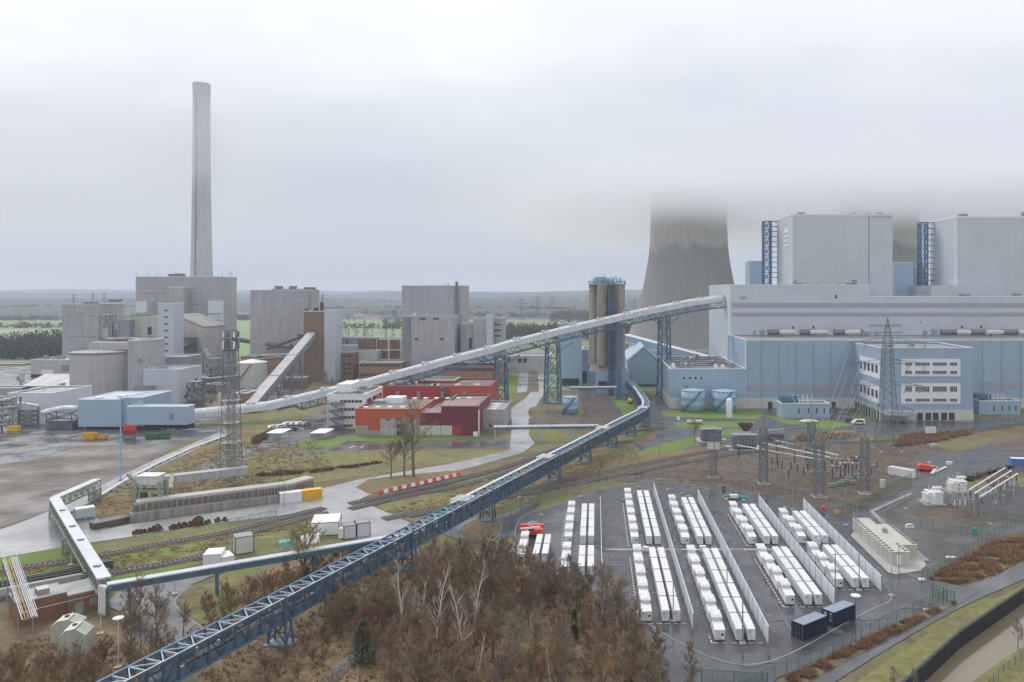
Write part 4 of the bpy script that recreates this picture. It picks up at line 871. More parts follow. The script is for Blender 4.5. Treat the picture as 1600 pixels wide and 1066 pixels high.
# covered coal silo group
Y=432; zs,zt=ZZ(568,Y),ZZ(445.5,Y); sb=thing('silo_cluster','cluster of tall stained concrete silos with blue railings on top','silo',(XX(949,Y),Y+4,0))
for px,yy,rp in ((928,5,7.8),(941,-1.5,8.5),(968,0,8.5),(955,9,9),(934,13,8),(964,14,8.5)): x=XX(px,Y); rr_=rp*Y/F; MB().lathe((x,Y+yy),[(rr_,zs-1),(rr_,zt)],22).build('silo','concrete_silo',sb,smooth=False)
MB().box(XX(920,Y),XX(977,Y),Y-3,Y+16,zt,zt+.7).build('top_slab','concrete',sb)
MB().ext([(XX(927,Y),Y-2,zs-.5),(XX(975,Y),Y-2,zs-.5),(XX(980,Y),Y-4,zs-4),(XX(921,Y),Y-4,zs-4)],(0,18,0)).build('collar','concrete',sb)
q=MB(); k=random.Random(9); rail_fence(q,[(XX(920,Y),Y-3,zt+.7),(XX(977,Y),Y-3,zt+.7),(XX(977,Y),Y+16,zt+.7),(XX(920,Y),Y+16,zt+.7),(XX(920,Y),Y-3,zt+.7)],1.4,.16); q.build('railing','steel_blue',sb)
q=MB()
for i in range(22): x=k.uniform(XX(924,Y),XX(974,Y)); y=k.uniform(Y,Y+14); h=k.uniform(1.5,4); q.cb((x,y,zt+.7),k.uniform(.4,1.6),k.uniform(.5,2),h); q.beam((x,y,zt+.7),(x+k.uniform(-2,2),y,zt+h+1.5),.2)
q.box(XX(933,Y),XX(948,Y),Y+4,Y+10,zt+.7,zt+4.4); q.lattice((XX(943,Y),Y+2),2,2,zt+.7,zt+6,3,.2); q.build('roof_plant','steel_sky',sb)
q=MB(); xs=(XX(956,Y-6),Y-7); q.lattice(xs,3.4,3.4,0,zt+1,17,.35,.25); q.build('stair_frame','steel_blue',sb)
q=MB()
for i in range(30): z=i*(zt/30); sg=1 if i%2 else -1; q.beam((xs[0]-sg*1.3,xs[1],z),(xs[0]+sg*1.3,xs[1],z+zt/30),1.6,.2)
q.build('stairs','steel_blue_dark',sb)
MB().box(xs[0]-1.4,xs[0]+1.4,xs[1]+2.2,xs[1]+4.5,4,zt-2).build('lift_shaft','clad_dark',sb)
Y=436; cbs=thing('coal_building','blue gabled coal handling building round the silo feet','building',(XX(960,Y),Y+10,0))
x0,x1=XX(930,Y-10),XX(983,Y-10); MB().prism([(x0,Y-10),(x1,Y-10),(x1,Y+26),(x0,Y+26)],0,zs-3.9).build('silo_base','clad_blue',cbs)
Y2=462; A=lambda px,py,Yk=Y2: V((XX(px,Yk),Yk,ZZ(py,Yk)))
g=[A(981,601),A(1030,601),A(1030,565),A(1006,543),A(981,563)]
MB().ext(g,(0,60,0)).build('gable_hall','clad_blue',cbs)
for a,b in ((A(979.5,564),A(1006,542)),(A(1006,542),A(1031.5,565.5))): MB().ext([a,b,b+V((0,0,.6)),a+V((0,0,.6))],(0,60,0)).build('roof','clad_sky',cbs)
MB().ext([a+V((0,-.5,0)) for a in (A(979.5,564.5),A(1006,542.5),A(1006,541),A(979.5,563))],(0,.5,0)).build('verge','coping',cbs)
MB().ext([a+V((0,-.5,0)) for a in (A(1031.5,566),A(1006,542.5),A(1006,541),A(1031.5,564.5))],(0,.5,0)).build('verge','coping',cbs)
fdoor(cbs,935,949,596,608,425.9,'dark','gate'); fdoor(cbs,998,1006,603,608,Y2-.1,'dark','gate'); fdoor(cbs,1022,1028,605,612,Y2-.1,'offwhite','gate')
bx_=fb('blue_block','plain blue block with a dark gate, left of the silos','building',872,908.5,505,462,16,wall='clad_sky'); fdoor(bx_,878,905,591.5,602.5,462)
bx_=fb('blue_link','low blue link between the plain blue block and the silos','building',909.5,931,546,478,20,wall='clad_blue'); fdoor(bx_,910,917,580,600,478)
# inclined gallery right of the gable hall
q=MB(); p=V((XX(977,520),520,ZZ(527,520))); o=V((XX(1124,448),448,ZZ(567,448))); q.beam(p,o,5,3.6); g2=thing('inclined_gallery','long blue enclosed gallery sloping down past the cooling tower foot','conveyor',(o.x,o.y,0)); q.build('casing','clad_blue',g2)
q=MB(); q.beam(p+V((0,0,1.9)),o+V((0,0,1.9)),5.4,.35); q.build('roof','coping',g2)
q=MB()
for t in (.25,.5,.75): c=p+(o-p)*t; q.beam((c.x,c.y,0),c-V((0,0,1.5)),1.0)
q.build('trestle','steel_blue',g2)
b=fb('low_blue_shed','long low blue shed at the foot of the cooling tower','building',1012,1142,548,560,20,wall='clad_sky')
# ---------------------------------------------------------------- battery compound
ORD=['first','second','third','fourth','fifth','sixth','seventh','eighth','ninth','tenth','eleventh','twelfth']
zc=.16
sk=thing('power_skid','x','transformer unit',(0,0,zc),'white transformer units of the battery rows')     # origin: front left corner
MB().box(.1,1.6,.1,5.9,zc,zc+.2).build('base_frame','galv_dark',sk)
MB().box(.08,1.62,.03,2.9,zc+.2,zc+1.75).build('front_cabinet','unit_white',sk)
MB().ext([(.0,-.02,zc+1.75),(.0,2.95,zc+2.0),(.0,2.95,zc+1.92),(.0,-.02,zc+1.67)],(1.7,0,0)).build('front_lid','unit_white',sk)
MB().box(.16,1.54,2.9,5.9,zc+.2,zc+2.35).build('rear_cabinet','unit_white',sk)
q=MB(); q.box(-.02,1.72,2.75,6.05,zc+2.35,zc+2.5); q.box(.06,1.64,2.85,5.95,zc+2.5,zc+2.62); q.build('roof','unit_white',sk)
MB().tube((1.25,-.03,zc+1.0),(1.25,.04,zc+1.0),.2,n=14).build('vent','dark',sk)
q=MB(); q.box(.2,.95,-.0,.03,zc+.35,zc+1.5); q.box(.3,1.45,2.87,2.9,zc+2.0,zc+2.25); q.build('door','clad_white',sk)
q=MB(); q.box(.1,1.6,2.93,2.97,zc+.25,zc+1.8); q.box(.2,1.5,2.88,2.905,zc+2.28,zc+2.34); q.box(.84,.87,-.02,.03,zc+.25,zc+1.7); [q.box(.13,.16,3.3+k*.6,3.6+k*.6,zc+1.2,zc+2.) for k in range(4)]; q.build('seam','unit_seam',sk)['kind']='stuff'
MB().box(.35,1.35,3.4,5.2,zc+2.62,zc+2.7).build('roof_panel','unit_white',sk)
bc=thing('battery_container','x','battery container',(0,0,zc),'white battery containers in double columns')
q=MB(); q.box(0,1.2,0,6.05,zc+.16,zc+1.86); q.build('body','unit_white',bc)
q=MB(); q.box(.05,1.15,.05,6.,zc,zc+.16); q.build('base_frame','galv_dark',bc)
q=MB(); q.box(-.03,1.23,-.03,6.08,zc+1.86,zc+1.93); q.build('roof','unit_white',bc)
q=MB()
for i in range(5): q.box(-.02,0,.15+i*1.18,1.22+i*1.18,zc+.3,zc+1.75); q.box(1.2,1.22,.15+i*1.18,1.22+i*1.18,zc+.3,zc+1.75)
q.build('doors','clad_white',bc)['kind']='stuff'
q=MB()
for i in range(1,5): q.box(-.035,1.235,.09+i*1.18-.02,.09+i*1.18+.02,zc+.2,zc+1.935)
q.box(.58,.62,-.035,0,zc+.25,zc+1.8); q.box(.12,.5,-.03,0,zc+1.25,zc+1.6)
q.build('seam','unit_seam',bc)['kind']='stuff'
proto(sk); proto(bc); first=[True]
def place(proto_,loc,label):
    if first and proto_ not in used: used.add(proto_); proto_.location=loc; proto_['label']=label; return proto_
    return dup(proto_,loc,label)
used=set()
rows=[(-16.0,[(161.5,'near',2)],None),(-6.66,[(154,'near',2),(173.2,'far',4)],(1.29,153,203)),(7.7,[(132.6,'near',5),(173,'far',6)],(15.9,129.2,217)),(18.7,[(125.4,'near',6),(172.8,'far',5)],(26.95,124,210)),(33.2,[(139.6,'near',4),(173,'far',4)],(41.8,139.3,204.6)),(44.1,[(147.6,'near',3),(173.4,'far',3)],(52.3,146,201))]
rn=['first','second','third','fourth','fifth','sixth']
for ri,(xt,blocks,wl) in enumerate(rows):
    for y0,bn,nu in blocks:
        for k in range(nu):
            y=y0+k*6.68
            place(sk,V((xt,y,zc)),f"white transformer unit with capped roof, {ORD[k]} from front, {bn} block, {rn[ri]} row from left")
            for off,cn in ((3.4,'left'),(5.2,'right')): place(bc,V((xt+off,y,zc)),f"white battery container, {ORD[k]} from front, {bn} block, {cn} column, {rn[ri]} row from left")
        yb=y0+nu*6.68
        mb=MB()
        n=int((yb-y0)/1.5)
        for i in range(n): mb.box(xt-.62,xt-.46,y0-.6+i*1.5,y0+.3+i*1.5,zc,zc+.006)
        for i in range(6): mb.box(xt-.4+i*1.4,xt+.5+i*1.4,y0-.75,y0-.6,zc,zc+.006)
        for k in range(1,nu):
            if k%2==0: mb.box(xt-.6,xt+7.6,y0+k*6.68-.42,y0+k*6.68-.32,zc,zc+.006)
        o=struct(mb.build('road_marking','line_paint',loc=(0,0,0)))
    if wl:
        X,a,b=wl; r=thing('noise_wall',f"pale grey panel wall closing the {rn[ri]} battery row from left on its right side",'wall',(X,(a+b)/2,0),'pale noise walls between the battery rows')
        n=int((b-a)/4); q=MB()
        for i in range(n): q.box(X-.07,X+.07,a+(b-a)*i/n+.04,a+(b-a)*(i+1)/n-.04,.1,2.95)
        o=q.build('wall_panel','clad_white',r); o['kind']='stuff'
        q=MB()
        for i in range(n+1): y=a+(b-a)*i/n; q.box(X-.11,X+.11,y-.06,y+.06,0,3.0)
        o=q.build('post','galv',r); o['kind']='stuff'
        for i in range(1,n,2):
            y=a+(b-a)*i/n; q=MB(); q.beam((X+.07,y,2.75),(X+.95,y,3.05),.06); q.box(X+.7,X+1.15,y-.09,y+.09,3.02,3.1); q.build('wall_lamp','galv',r)
struct(MB().box(2,41.6,169.4,170.3,zc,zc+.01).build('concrete_strip','slab',loc=(0,0,0)))
mb=MB()
for x in (-9.9,-19.5,4.6,6.2,29.5,31.):
    mb.box(x-.12,x+.12,140 if x<8 else 150,196,zc,zc+.004)
struct(mb.build('drain_channel','asphalt_deep',loc=(0,0,0)))
# red lift and teal frame beside the leftmost row
x,y=-17.2,177.; rl=thing('red_machine','red wheeled handling machine with a teal counterweight, parked behind the leftmost row','machine',(x+3,y+2,zc))
MB().box(x+1,x+5.2,y+1.2,y+3.4,zc+.6,zc+1.5).build('chassis','paint_signal',rl)
q=MB(); q.box(x+.4,x+5.6,y+3.2,y+4.4,zc+1.3,zc+2.2); q.box(x+.5,x+1.7,y+.2,y+1.4,zc+.4,zc+2.0); q.box(x+4.3,x+5.5,y+.2,y+1.4,zc+.4,zc+2.0); q.build('lifting_frame','paint_signal',rl)
q=MB(); q.beam((x+.6,y+.8,zc+2.0),(x+5,y+.6,zc+2.5),.35); q.beam((x+1.2,y+.2,zc+.4),(x+2.2,y+1.4,zc+1.4),.3); q.build('boom','white',rl)
q=MB(); q.ext([(x+1.,y+4.5,zc+.3),(x+5.,y+4.5,zc+.3),(x+4.2,y+4.5,zc+1.9),(x+3,y+4.5,zc+2.4),(x+1.6,y+4.5,zc+1.8)],(0,1.4,0)); q.build('counterweight','paint_teal',rl)
for dx in (1.1,4.7):
    for dy in (1.,3.6): MB().tube((x+dx-.25,y+dy,zc+.55),(x+dx+.35,y+dy,zc+.55),.55,n=14).build('wheel','rubber',rl)
MB().box(x+2.3,x+3.5,y+1.,y+2.2,zc+1.5,zc+2.5).build('cab','glass_dark',rl)
# masts
def mast(label,px,pt,pb,w=.13,m='galv',head=None,name='lightning_mast',cat='mast',group='slim masts around the battery compound',arms=0):
    Y=D(pb); x=XX(px,Y); h=ZZ(pt,Y); r=thing(name,label,cat,(x,Y,0),group)
    MB().tube((x,Y,0),(x,Y,h),w,w*.55,8).build('pole',m,r)
    MB().cb((x,Y,0),.9,.9,.35).build('footing','slab',r)
    if head: MB().lathe((x,Y),[(.1,h-.1),(.75,h),(.75,h+.1),(.2,h+.28)],14).build('lamp_head','white',r)
    if arms:
        q=MB(); q.beam((x-1.2,Y,h*.72),(x+1.2,Y,h*.72),.1); q.box(x-1.3,x-.7,Y-.2,Y+.2,h*.72,h*.72+.12); q.box(x+.7,x+1.3,Y-.2,Y+.2,h*.72,h*.72+.12); q.build('lamp_arm','galv',r)
    return r
for l,px,pt,pb,a in (('behind the first gap left of the double white columns',907.4,723.5,777,0),('shorter one directly behind the narrow double columns',912.5,745,790,0),('behind the second row, taller of two',998.4,728.5,762,0),('behind the second row, shorter one with lamp arms',1004.7,744,768,1),('just left of the third row, beside the tallest mast',1044.5,713.5,766,0),('behind the third row of white units',1066,733.5,772,0),('shorter one behind the third row with lamp arms',1076,751,776,1),('behind the teal boat shaped frame',1162,744,783,0),('shorter one with lamp arms left of the fourth wall',1180,764,790,1),('behind the fifth row left column',1227,739.5,794,0),('behind the fifth row right column',1238.5,753,797,0),('beside the orange box near the path',1321.5,764,822,1),('at the fence corner by the white skid',1337,764,790,0),('left of the upper white transformer, by the pale path',1415,746,796,0),('on the road edge above the white transformers',1498,707,741,0),('thicker pale one in front of the bus bars',1547,772,820,0),('at the front of the sixth row',1342.5,865,924,0),('at the front of the third row',1160.5,922,1007,0),('at the front of the fifth row',1305,864,949,0),('standing at the near tip of the sixth wall, by the kerb',1393,885,932,0),('in front of the grey switchgear building',1404.5,851,896,1),('by the open green gate',1447,895,955,0),('behind the red machine',846,787,806,0),('tallest, alone on the grass behind the third row',1029.8,657.5,750,0),('in front of the second row',1052,900,972,0),('between the fourth wall and the fourth row',1136,860,935,0)):
    mast('slim metal mast '+l,px,pt,pb,.12 if pb-pt<80 else .15,arms=a)
mast('street lamp with round white head beside the navy containers',1337,931,1010,.1,'pylon_green',True,'street_lamp','lamp',None)
# shipping containers
def obox(name,label,cat,a,b,dep,h,body,roof,group=None,doors=True,z0=0.,rib=True):
    A=V(a);B=V(b); u=(B-A).normalized(); nrm=V((-u.y,u.x,0)); nrm=nrm if nrm.y>0 else -nrm; Lg=(B-A).length
    P3=lambda s,t,z: A+u*s+nrm*t+V((0,0,z0+z)); t=thing(name,label,cat,P3(Lg/2,dep/2,0)-V((0,0,0)),group)
    hx=lambda mb,s0,s1,t0,t1,za,zb: mb.hexa([P3(s0,t0,za),P3(s1,t0,za),P3(s1,t1,za),P3(s0,t1,za),P3(s0,t0,zb),P3(s1,t0,zb),P3(s1,t1,zb),P3(s0,t1,zb)])
    q=MB(); hx(q,.08,Lg-.08,.05,dep-.05,.12,h-.12); q.build('body',body,t)
    q=MB()
    for s in (0,Lg-.15):
        for tt in (0,dep-.15): hx(q,s,s+.15,tt,tt+.15,0,h)
    for s0,s1,t0,t1 in ((.15,Lg-.15,0,.1),(.15,Lg-.15,dep-.1,dep),(0,.1,.15,dep-.15),(Lg-.1,Lg,.15,dep-.15)):
        hx(q,s0,s1,t0,t1,0,.16); hx(q,s0,s1,t0,t1,h-.12,h-.004)
    q.build('frame',body,t)
    q=MB(); hx(q,.1,Lg-.1,.1,dep-.1,h-.12,h-.02); q.build('roof',roof,t)
    if rib:
        q=MB(); n=int(Lg/.3)
        for i in range(n): hx(q,.2+i*(Lg-.4)/n,.2+(i+.5)*(Lg-.4)/n,.01,.05,.2,h-.16)
        q.build('corrugation',body,t)['kind']='stuff'
    if doors:
        q=MB()
        for k in range(4): hx(q,.02,.06,.35+k*(dep-.7)/3-.03,.35+k*(dep-.7)/3+.03,.2,h-.2)
        q.build('lock_bars','galv',t)['kind']='stuff'
    return t
def cpx(*p): return [G(*x) for x in p]
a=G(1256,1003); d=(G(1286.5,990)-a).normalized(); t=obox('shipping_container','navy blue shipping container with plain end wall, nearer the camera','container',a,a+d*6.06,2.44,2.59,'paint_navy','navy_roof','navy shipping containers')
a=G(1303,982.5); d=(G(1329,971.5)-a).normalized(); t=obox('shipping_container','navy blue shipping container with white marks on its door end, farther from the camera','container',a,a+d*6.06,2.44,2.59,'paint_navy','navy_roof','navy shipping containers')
u=d; nr=V((-u.y,u.x,0)); q=MB()
for s,z,w,h in ((.45,2.1,.28,.2),(.5,1.65,.2,.14),(1.35,2.05,.55,.16),(1.4,1.6,.5,.3),(1.35,1.2,.5,.1),(.45,1.2,.3,.1),(.5,.9,.25,.1)):
    p=a+nr*s-u*.03; e=p+nr*w; q.hexa([p+V((0,0,z)),p+u*.02+V((0,0,z)),e+u*.02+V((0,0,z)),e+V((0,0,z)),p+V((0,0,z+h)),p+u*.02+V((0,0,z+h)),e+u*.02+V((0,0,z+h)),e+V((0,0,z+h))])
q.build('lettering','white',t)['kind']='stuff'
a=G(437.3,787.3); b=G(472,783.2); obox('shipping_container','white shipping container against the quay wall, left of the yellow one','container',a,b,2.44,2.59,'white','white','containers by the quay wall')
a=b+(b-a).normalized()*.12; c=G(503.8,779); obox('shipping_container','bright yellow shipping container by the quay wall','container',a,c,2.44,2.59,'paint_yellow','paint_yellow','containers by the quay wall')
obox('shipping_container','white open topped container on the gravel between substation and road','container',G(1387,741),G(1424,748),2.4,2.3,'white','offwhite')
obox('shipping_container','bright blue container cabin at the right edge of the photo','container',G(1580,728.5),G(1606,729.5),2.6,2.4,'paint_azure','white',None,False)
for l,p,b_,dp,h,m,rf in (('large white one with blue edging',(485,839),(530,836),7.5,3.0,'white','white'),('left one of two dark framed cabins',(537,844),(557,841),3.2,3.,'clad_white','roof_grey'),('right one of two dark framed cabins',(557.5,841),(579,838),3.2,3.2,'clad_white','roof_grey'),('low white cabin beside the grey roofed one',(317,886),(345,884),4.2,2.4,'white','white'),('grey roofed cabin with dark door frame by the track',(367,868),(397,863),3.6,3.6,'offwhite','roof_grey'),('low white cabin half hidden behind the pipe bridge',(346,884),(366,880),4,1.6,'white','white'),('small white box behind the two storey cabin',(528,841),(537,842),2.4,2.2,'white','white')):
    obox('site_cabin','site cabin, '+l,'cabin',G(*p),G(*b_),dp,h,m,rf,'site cabins behind the pipe bridge',False,rib=False)
    if 'framed' in l or 'edging' in l or 'door' in l:
        for c_ in [o for o in bpy.data.objects if o.name.startswith('frame') and o.parent and o.parent.get('label')=='site cabin, '+l]: c_.data.materials[0]=M['paint_navy' if 'blue' in l else 'dark']
for l,p,b_,dp,h,m in (('teal tarpaulin cover on the ground',(436,856),(462,853),4,1.,'paint_teal'),('white and blue cover pitched between cabins',(470,852),(500,848),4,1.6,'white')):
    A,B=G(*p),G(*b_); u=(B-A).normalized(); nn=V((-u.y,u.x,0)); q=MB(); q.ext([A,A+nn*dp,A+nn*dp*.75+V((0,0,h*.8)),A+nn*dp*.5+V((0,0,h)),A+nn*dp*.2+V((0,0,h*.75))],B-A); one('covered_stack',q,m,l+', near the bare willow','cover')
# grey switchgear building on its slab
sheet('slab',[(1329,838),(1336,830),(1392,878),(1440,868),(1447,885),(1438,893),(1400,899),(1388,896)],'slab',8)
strip('path',[(1424,772),(1362,800),(1380,818),(1412,847),(1449,878)],1.3,'road_pale',9,1)
sg=thing('switchgear_building','long pale switchgear building with rows of black roof slots, right of the last wall','building',(62,171,0))
mb=MB(); mb.prism([(59.2,160),(62.9,160),(62.9,164.5),(66.2,164.5),(66.2,179),(62.9,179),(62.9,184),(59.2,184)],.1,2.75); mb.build('wall','hut_pale',sg)
mb=MB(); mb.prism([(59.1,159.9),(63.,159.9),(63.,164.4),(66.3,164.4),(66.3,179.1),(63.,179.1),(63.,184.1),(59.1,184.1)],2.75,2.85); mb.build('roof','hut_pale',sg)
for i in range(15): MB().box(59.3,59.95,160.6+i*1.58,161.1+i*1.58,2.85,2.95).build('roof_slot','dark',sg); 
for i in range(13): MB().box(65.4,66.1,165+i*1.1,165.4+i*1.1,2.85,2.95).build('roof_slot','dark',sg)
for i in range(4): MB().box(62.,62.6,160.6+i*1.4,161+i*1.4,2.85,2.95).build('roof_slot','dark',sg)
for i in range(8): MB().box(59.14,59.2,161+i*2.8,162.8+i*2.8,.25,2.4).build('door','clad_grey',sg)
MB().box(60.3,61.1,159.94,160,.2,2.2).build('door','white',sg); MB().cb((62.6,173,2.85),.9,.9,.9).build('roof_unit','steel_green',sg)
q=rail_fence(MB(),[(59.2,180,2.85),(59.2,184,2.85),(62.9,184,2.85),(62.9,179,2.85),(66.2,179,2.85)],1.1,.06); q.build('railing','galv',sg)
# fences
def fence(label,px,h=2.0,mesh='fence_mesh',post='paint_green',step=2.6,curve=0,name='mesh_fence',z=.1,r=.05):
    p=[G(*q) for q in px]
    if curve: p=[V((x,y,0)) for x,y in cat_rom([tuple(v[:2]) for v in p],curve,False)]
    t=thing(name,label,'fence',p[len(p)//2],None); q=MB(); posts=[]
    acc=0.; 
    for a,b in zip(p,p[1:]):
        L_=(b-a).length; q.add([(a.x,a.y,z),(b.x,b.y,z),(b.x,b.y,z+h),(a.x,a.y,z+h)],[(0,1,2,3)]); s=acc
        while s<L_: posts.append(a+(b-a)*s/L_); s+=step
        acc=s-L_
    posts.append(p[-1]); q.build('mesh_panel',mesh,t)
    rl=MB()
    for a,b in zip(p,p[1:]): rl.beam((a.x,a.y,z+h),(b.x,b.y,z+h),.05); 
    rl.build('top_rail',post,t)
    po=MB().tube(posts[0],posts[0]+V((0,0,h+.15)),r,n=6).build('post',post,t)
    for v in posts[1:99]:
        c=po.copy(); COL.objects.link(c); c.parent=t; c.location=v-posts[0]
    return t
fence('green mesh fence along the lower right edge of the battery compound',[(1130,1100),(1214,1062),(1300,1026),(1400,975),(1450,952),(1480,940)],2.1)
fence('green mesh fence from the gate up past the switchgear building to the substation',[(1440,912),(1475,893),(1512,868),(1560,838),(1600,815),(1700,775)],2.1)
fence('dark mesh fence round the back of the battery compound, along the tracks',[(760,815),(800,798),(860,782),(930,760),(1010,746),(1100,750),(1200,770),(1290,790),(1320,800)],2.,'chain_mesh','galv_dark',3.4)
fence('green mesh fence along the path between soil ground and substation road',[(1315,806),(1340,798),(1380,776),(1424,752)],2.2,step=2.)
fence('faint green mesh fence across the gravel before the white transformers',[(1386,812),(1420,822),(1470,834),(1510,838),(1545,832)],2.,step=3.)
fence('dark mesh fence below the blue bridge beside the round soil bed',[(690,836),(720,845),(780,868),(820,880)],2.,'chain_mesh','galv_dark',3)
fence('short dark fence at the far side of the grass, near the lattice mast',[(382,748),(395,752),(410,758)],2.,'chain_mesh','galv_dark',2.)
fence('row of thin posts along the wet yard below the quay wall',[(356,822),(385,817),(412,812),(432,808)],1.6,'chain_mesh','galv',2.4)
fence('dark wire fence on the grass across the canal at the right edge',[(1545,1076),(1565,1055),(1600,1030),(1640,1005)],1.3,'chain_mesh','galv_dark',2.,r=.06)
def gate(label,p0,p1,h,m):
    A,B=G(*p0),G(*p1); t=thing('double_gate',label,'gate',(A+B)/2); q=MB(); u=(B-A)
    for s in (0,.5,1): q.beam(A+u*s,A+u*s+V((0,0,h)),.14)
    q.build('gate_post',m,t)
    for s0 in (0,.5):
        q=MB(); 
        for z in (.15,h-.1): q.beam(A+u*s0+V((0,0,z)),A+u*(s0+.5)+V((0,0,z)),.09)
        for k in range(4): q.beam(A+u*(s0+k/6)+V((0,0,.15)),A+u*(s0+k/6)+V((0,0,h-.1)),.06)
        q.build('leaf_frame',m,t); w=A+u*s0; x=A+u*(s0+.5); MB().add([w+V((0,0,.2)),x+V((0,0,.2)),x+V((0,0,h-.15)),w+V((0,0,h-.15))],[(0,1,2,3)]).build('leaf_mesh','fence_mesh',t)
gate('green double gate at the bottom edge below the second wall',(1096,1068),(1199,1075),2.1,'paint_green')
gate('open green gate at the compound exit by the side road',(1457,931),(1491,945),2.3,'paint_green')
# odd bits
def small(name,label,cat,px,py,sx,sy,h,m,m2=None,group=None):
    p=G(px,py); r=thing(name,label,cat,p,group); MB().cb((p.x,p.y,.08),sx,sy,h).build('body',m,r); MB().cb((p.x,p.y,.08+h),sx*1.12,sy*1.12,h*.12+.04).build('lid',m2 or m,r); 
    q=MB(); q.cb((p.x,p.y,0),sx*.7,sy*.7,.1); q.build('base','galv_dark',r); return r
small('cable_cabinet','small orange box beside the path, right of the last wall','box',1308,803,.9,.7,.7,'paint_yellow','paint_signal')
small('cable_cabinet','red box at the back of the last wall','box',1286,797.5,.9,.7,.8,'paint_signal')
small('cable_cabinet','white service box between the double columns of the second row','box',1009,862,1.1,.7,.8,'white',None,'service boxes at the dividing strip'); small('cable_cabinet','pinkish service box right of the narrow columns of the third row','box',1098,862,1.2,.8,1.,'white',None,'service boxes at the dividing strip')
small('cable_cabinet','white service box before the sixth row, far block','box',1278,851,1.2,.8,1.2,'white',None,'service boxes at the dividing strip'); small('cable_cabinet','green cabinet on the soil behind the teal frame','box',1131,768,1.,.8,1.3,'paint_green')
small('waste_bin','teal bin by the fence near the gravel','bin',1523,836,.8,.8,1.3,'paint_teal'); small('sign_base','white low block with a thin post inside the fence near the gate','block',1440,908,1.,.8,.3,'white'); small('sign_base','white slab bench inside the fence below the gravel yard','block',1486,873,1.8,.7,.25,'white')
p=G(1422,826); t=thing('tank_sign','pinkish white hexagonal board with red marks lying on the gravel','board',p); MB().ext([p+V((x,0,z)) for x,z in ((-1.,.1),(1.,.1),(1.05,.7),(.5,1.05),(-.4,1.05),(-1.05,.7))],(0,.4,0)).build('board','white',t); q=MB(); [q.box(p.x-.6+i*.32,p.x-.4+i*.32,p.y-.03,p.y,.55,.8) for i in range(4)]; q.build('marking','paint_signal',t)['kind']='stuff'
p=G(1148,781); t=thing('teal_frame','teal boat shaped lifting frame with a white middle behind the fourth row','frame',p); q=MB(); q.ext([p+V(v) for v in ((-3.2,0,.5),(3.,0,.1),(3.2,0,.7),(-2.6,0,1.2))],(0,.9,0)); q.build('beam','paint_teal',t); MB().box(p.x-1.2,p.x+.9,p.y-.1,p.y+1,.45,1.25).build('cover','white',t); MB().cb((p.x-2.4,p.y-1.2,.1),.9,.7,.6).build('tool_box','paint_yellow',t)

# repairs, tyre tracks and standing water in the compound
k=random.Random(4)
for x,y,w,l in ((4.2,140,2.2,9),(4.8,182,1.6,14),(17.2,150,.9,20),(29.5,160,2.0,10),(30.5,186,1.8,12),(-11,168,2.2,8),(20,118,6,2.2),(35,128,5,2),(54,150,1.4,12),(-1,146,3,2)):
    mb=MB(); mb.poly([(x,y,.172),(x+w,y,.172),(x+w,y+l,.172),(x,y+l,.172)]); struct(mb.build('road_patch',k.choice(['asphalt','asphalt_deep','asphalt']),loc=(0,0,0)))
for x,y,a in ((6,120,3.),(24,119,4),(3.5,133,2.2),(30,134,2.4),(46,135,3.5),(55,139,2.),(4,160,1.6),(17.3,186,1.2),(29,176,1.8),(-10,190,2.5),(-13,150,2),(9,209,3),(38,207,3)):
    p=[]; n=22
    for i in range(n): t=6.283*i/n; r=a*(.6+.55*noise.noise(V((math.cos(t)*1.3+x,math.sin(t)*1.3+y,0)))); p.append((x+math.cos(t)*r*1.5,y+math.sin(t)*r*.8,.178))
    mb=MB(); mb.poly(p); struct(mb.build('puddle','puddle',loc=(0,0,0)))
for x in (2.6,5.4,17.0,17.9,28.7,31.5,-9.2,-7.8): mb=MB(); mb.poly([(x,128 if x>0 else 150,.168),(x+.35,128 if x>0 else 150,.168),(x+.35,205,.168),(x,205,.168)]); struct(mb.build('tyre_track','asphalt',loc=(0,0,0)))
# ---------------------------------------------------------------- conveyors and pipe bridges
prof=[(293,640),(345,635),(400,629),(420,627),(460,618),(511,606),(560,595),(612,581),(653,570),(714,553.5),(765,541),(800,530.5),(876,511.5),(934,498),(1000,483),(1038,475.5),(1079,467.5),(1119,462),(1139,461.5)]
def plan(px): s=(px-CX)/F; t=(s*327+167)/(240-108*s); return -167+240*t,327+108*t
cv=thing('coal_conveyor','long white roofed coal conveyor on blue trestles, climbing to the pale turbine hall','conveyor',(-60,375,0))
pts=[]
for px,py in prof: x,y=plan(px); pts.append(V((x,y,ZZ(py,y))))
fine=[]
for a,b in zip(pts,pts[1:]):
    n=max(1,int((b-a).length/4)); fine+=[a+(b-a)*i/n for i in range(n)]
fine.append(pts[-1]); dv=V((240,108,0)).normalized(); nv=V((-dv.y,dv.x,0))
cs=[(-2.2,-3.5),(2.2,-3.5),(2.2,-1.6),(1.7,-.6),(.8,-.05),(-.8,-.05),(-1.7,-.6),(-2.2,-1.6)]
q=MB(); n=len(cs); vs=[p+nv*a+V((0,0,b)) for p in fine for a,b in cs]
q.add(vs,[(i*n+j,i*n+(j+1)%n,(i+1)*n+(j+1)%n,(i+1)*n+j) for i in range(len(fine)-1) for j in range(n)]+[tuple(range(n-1,-1,-1)),tuple(range(len(vs)-n,len(vs)))]); q.build('cover','belt_cover',cv)
cum=[0.]
for a,b in zip(fine,fine[1:]): cum.append(cum[-1]+(b-a).length)
def at(s):
    for i in range(len(fine)-1):
        if cum[i+1]>=s: return fine[i]+(fine[i+1]-fine[i])*(s-cum[i])/(cum[i+1]-cum[i])
    return fine[-1]
tot=cum[-1]; s0=34.; q=MB(); m=int((tot-s0)/3.4); prev=None
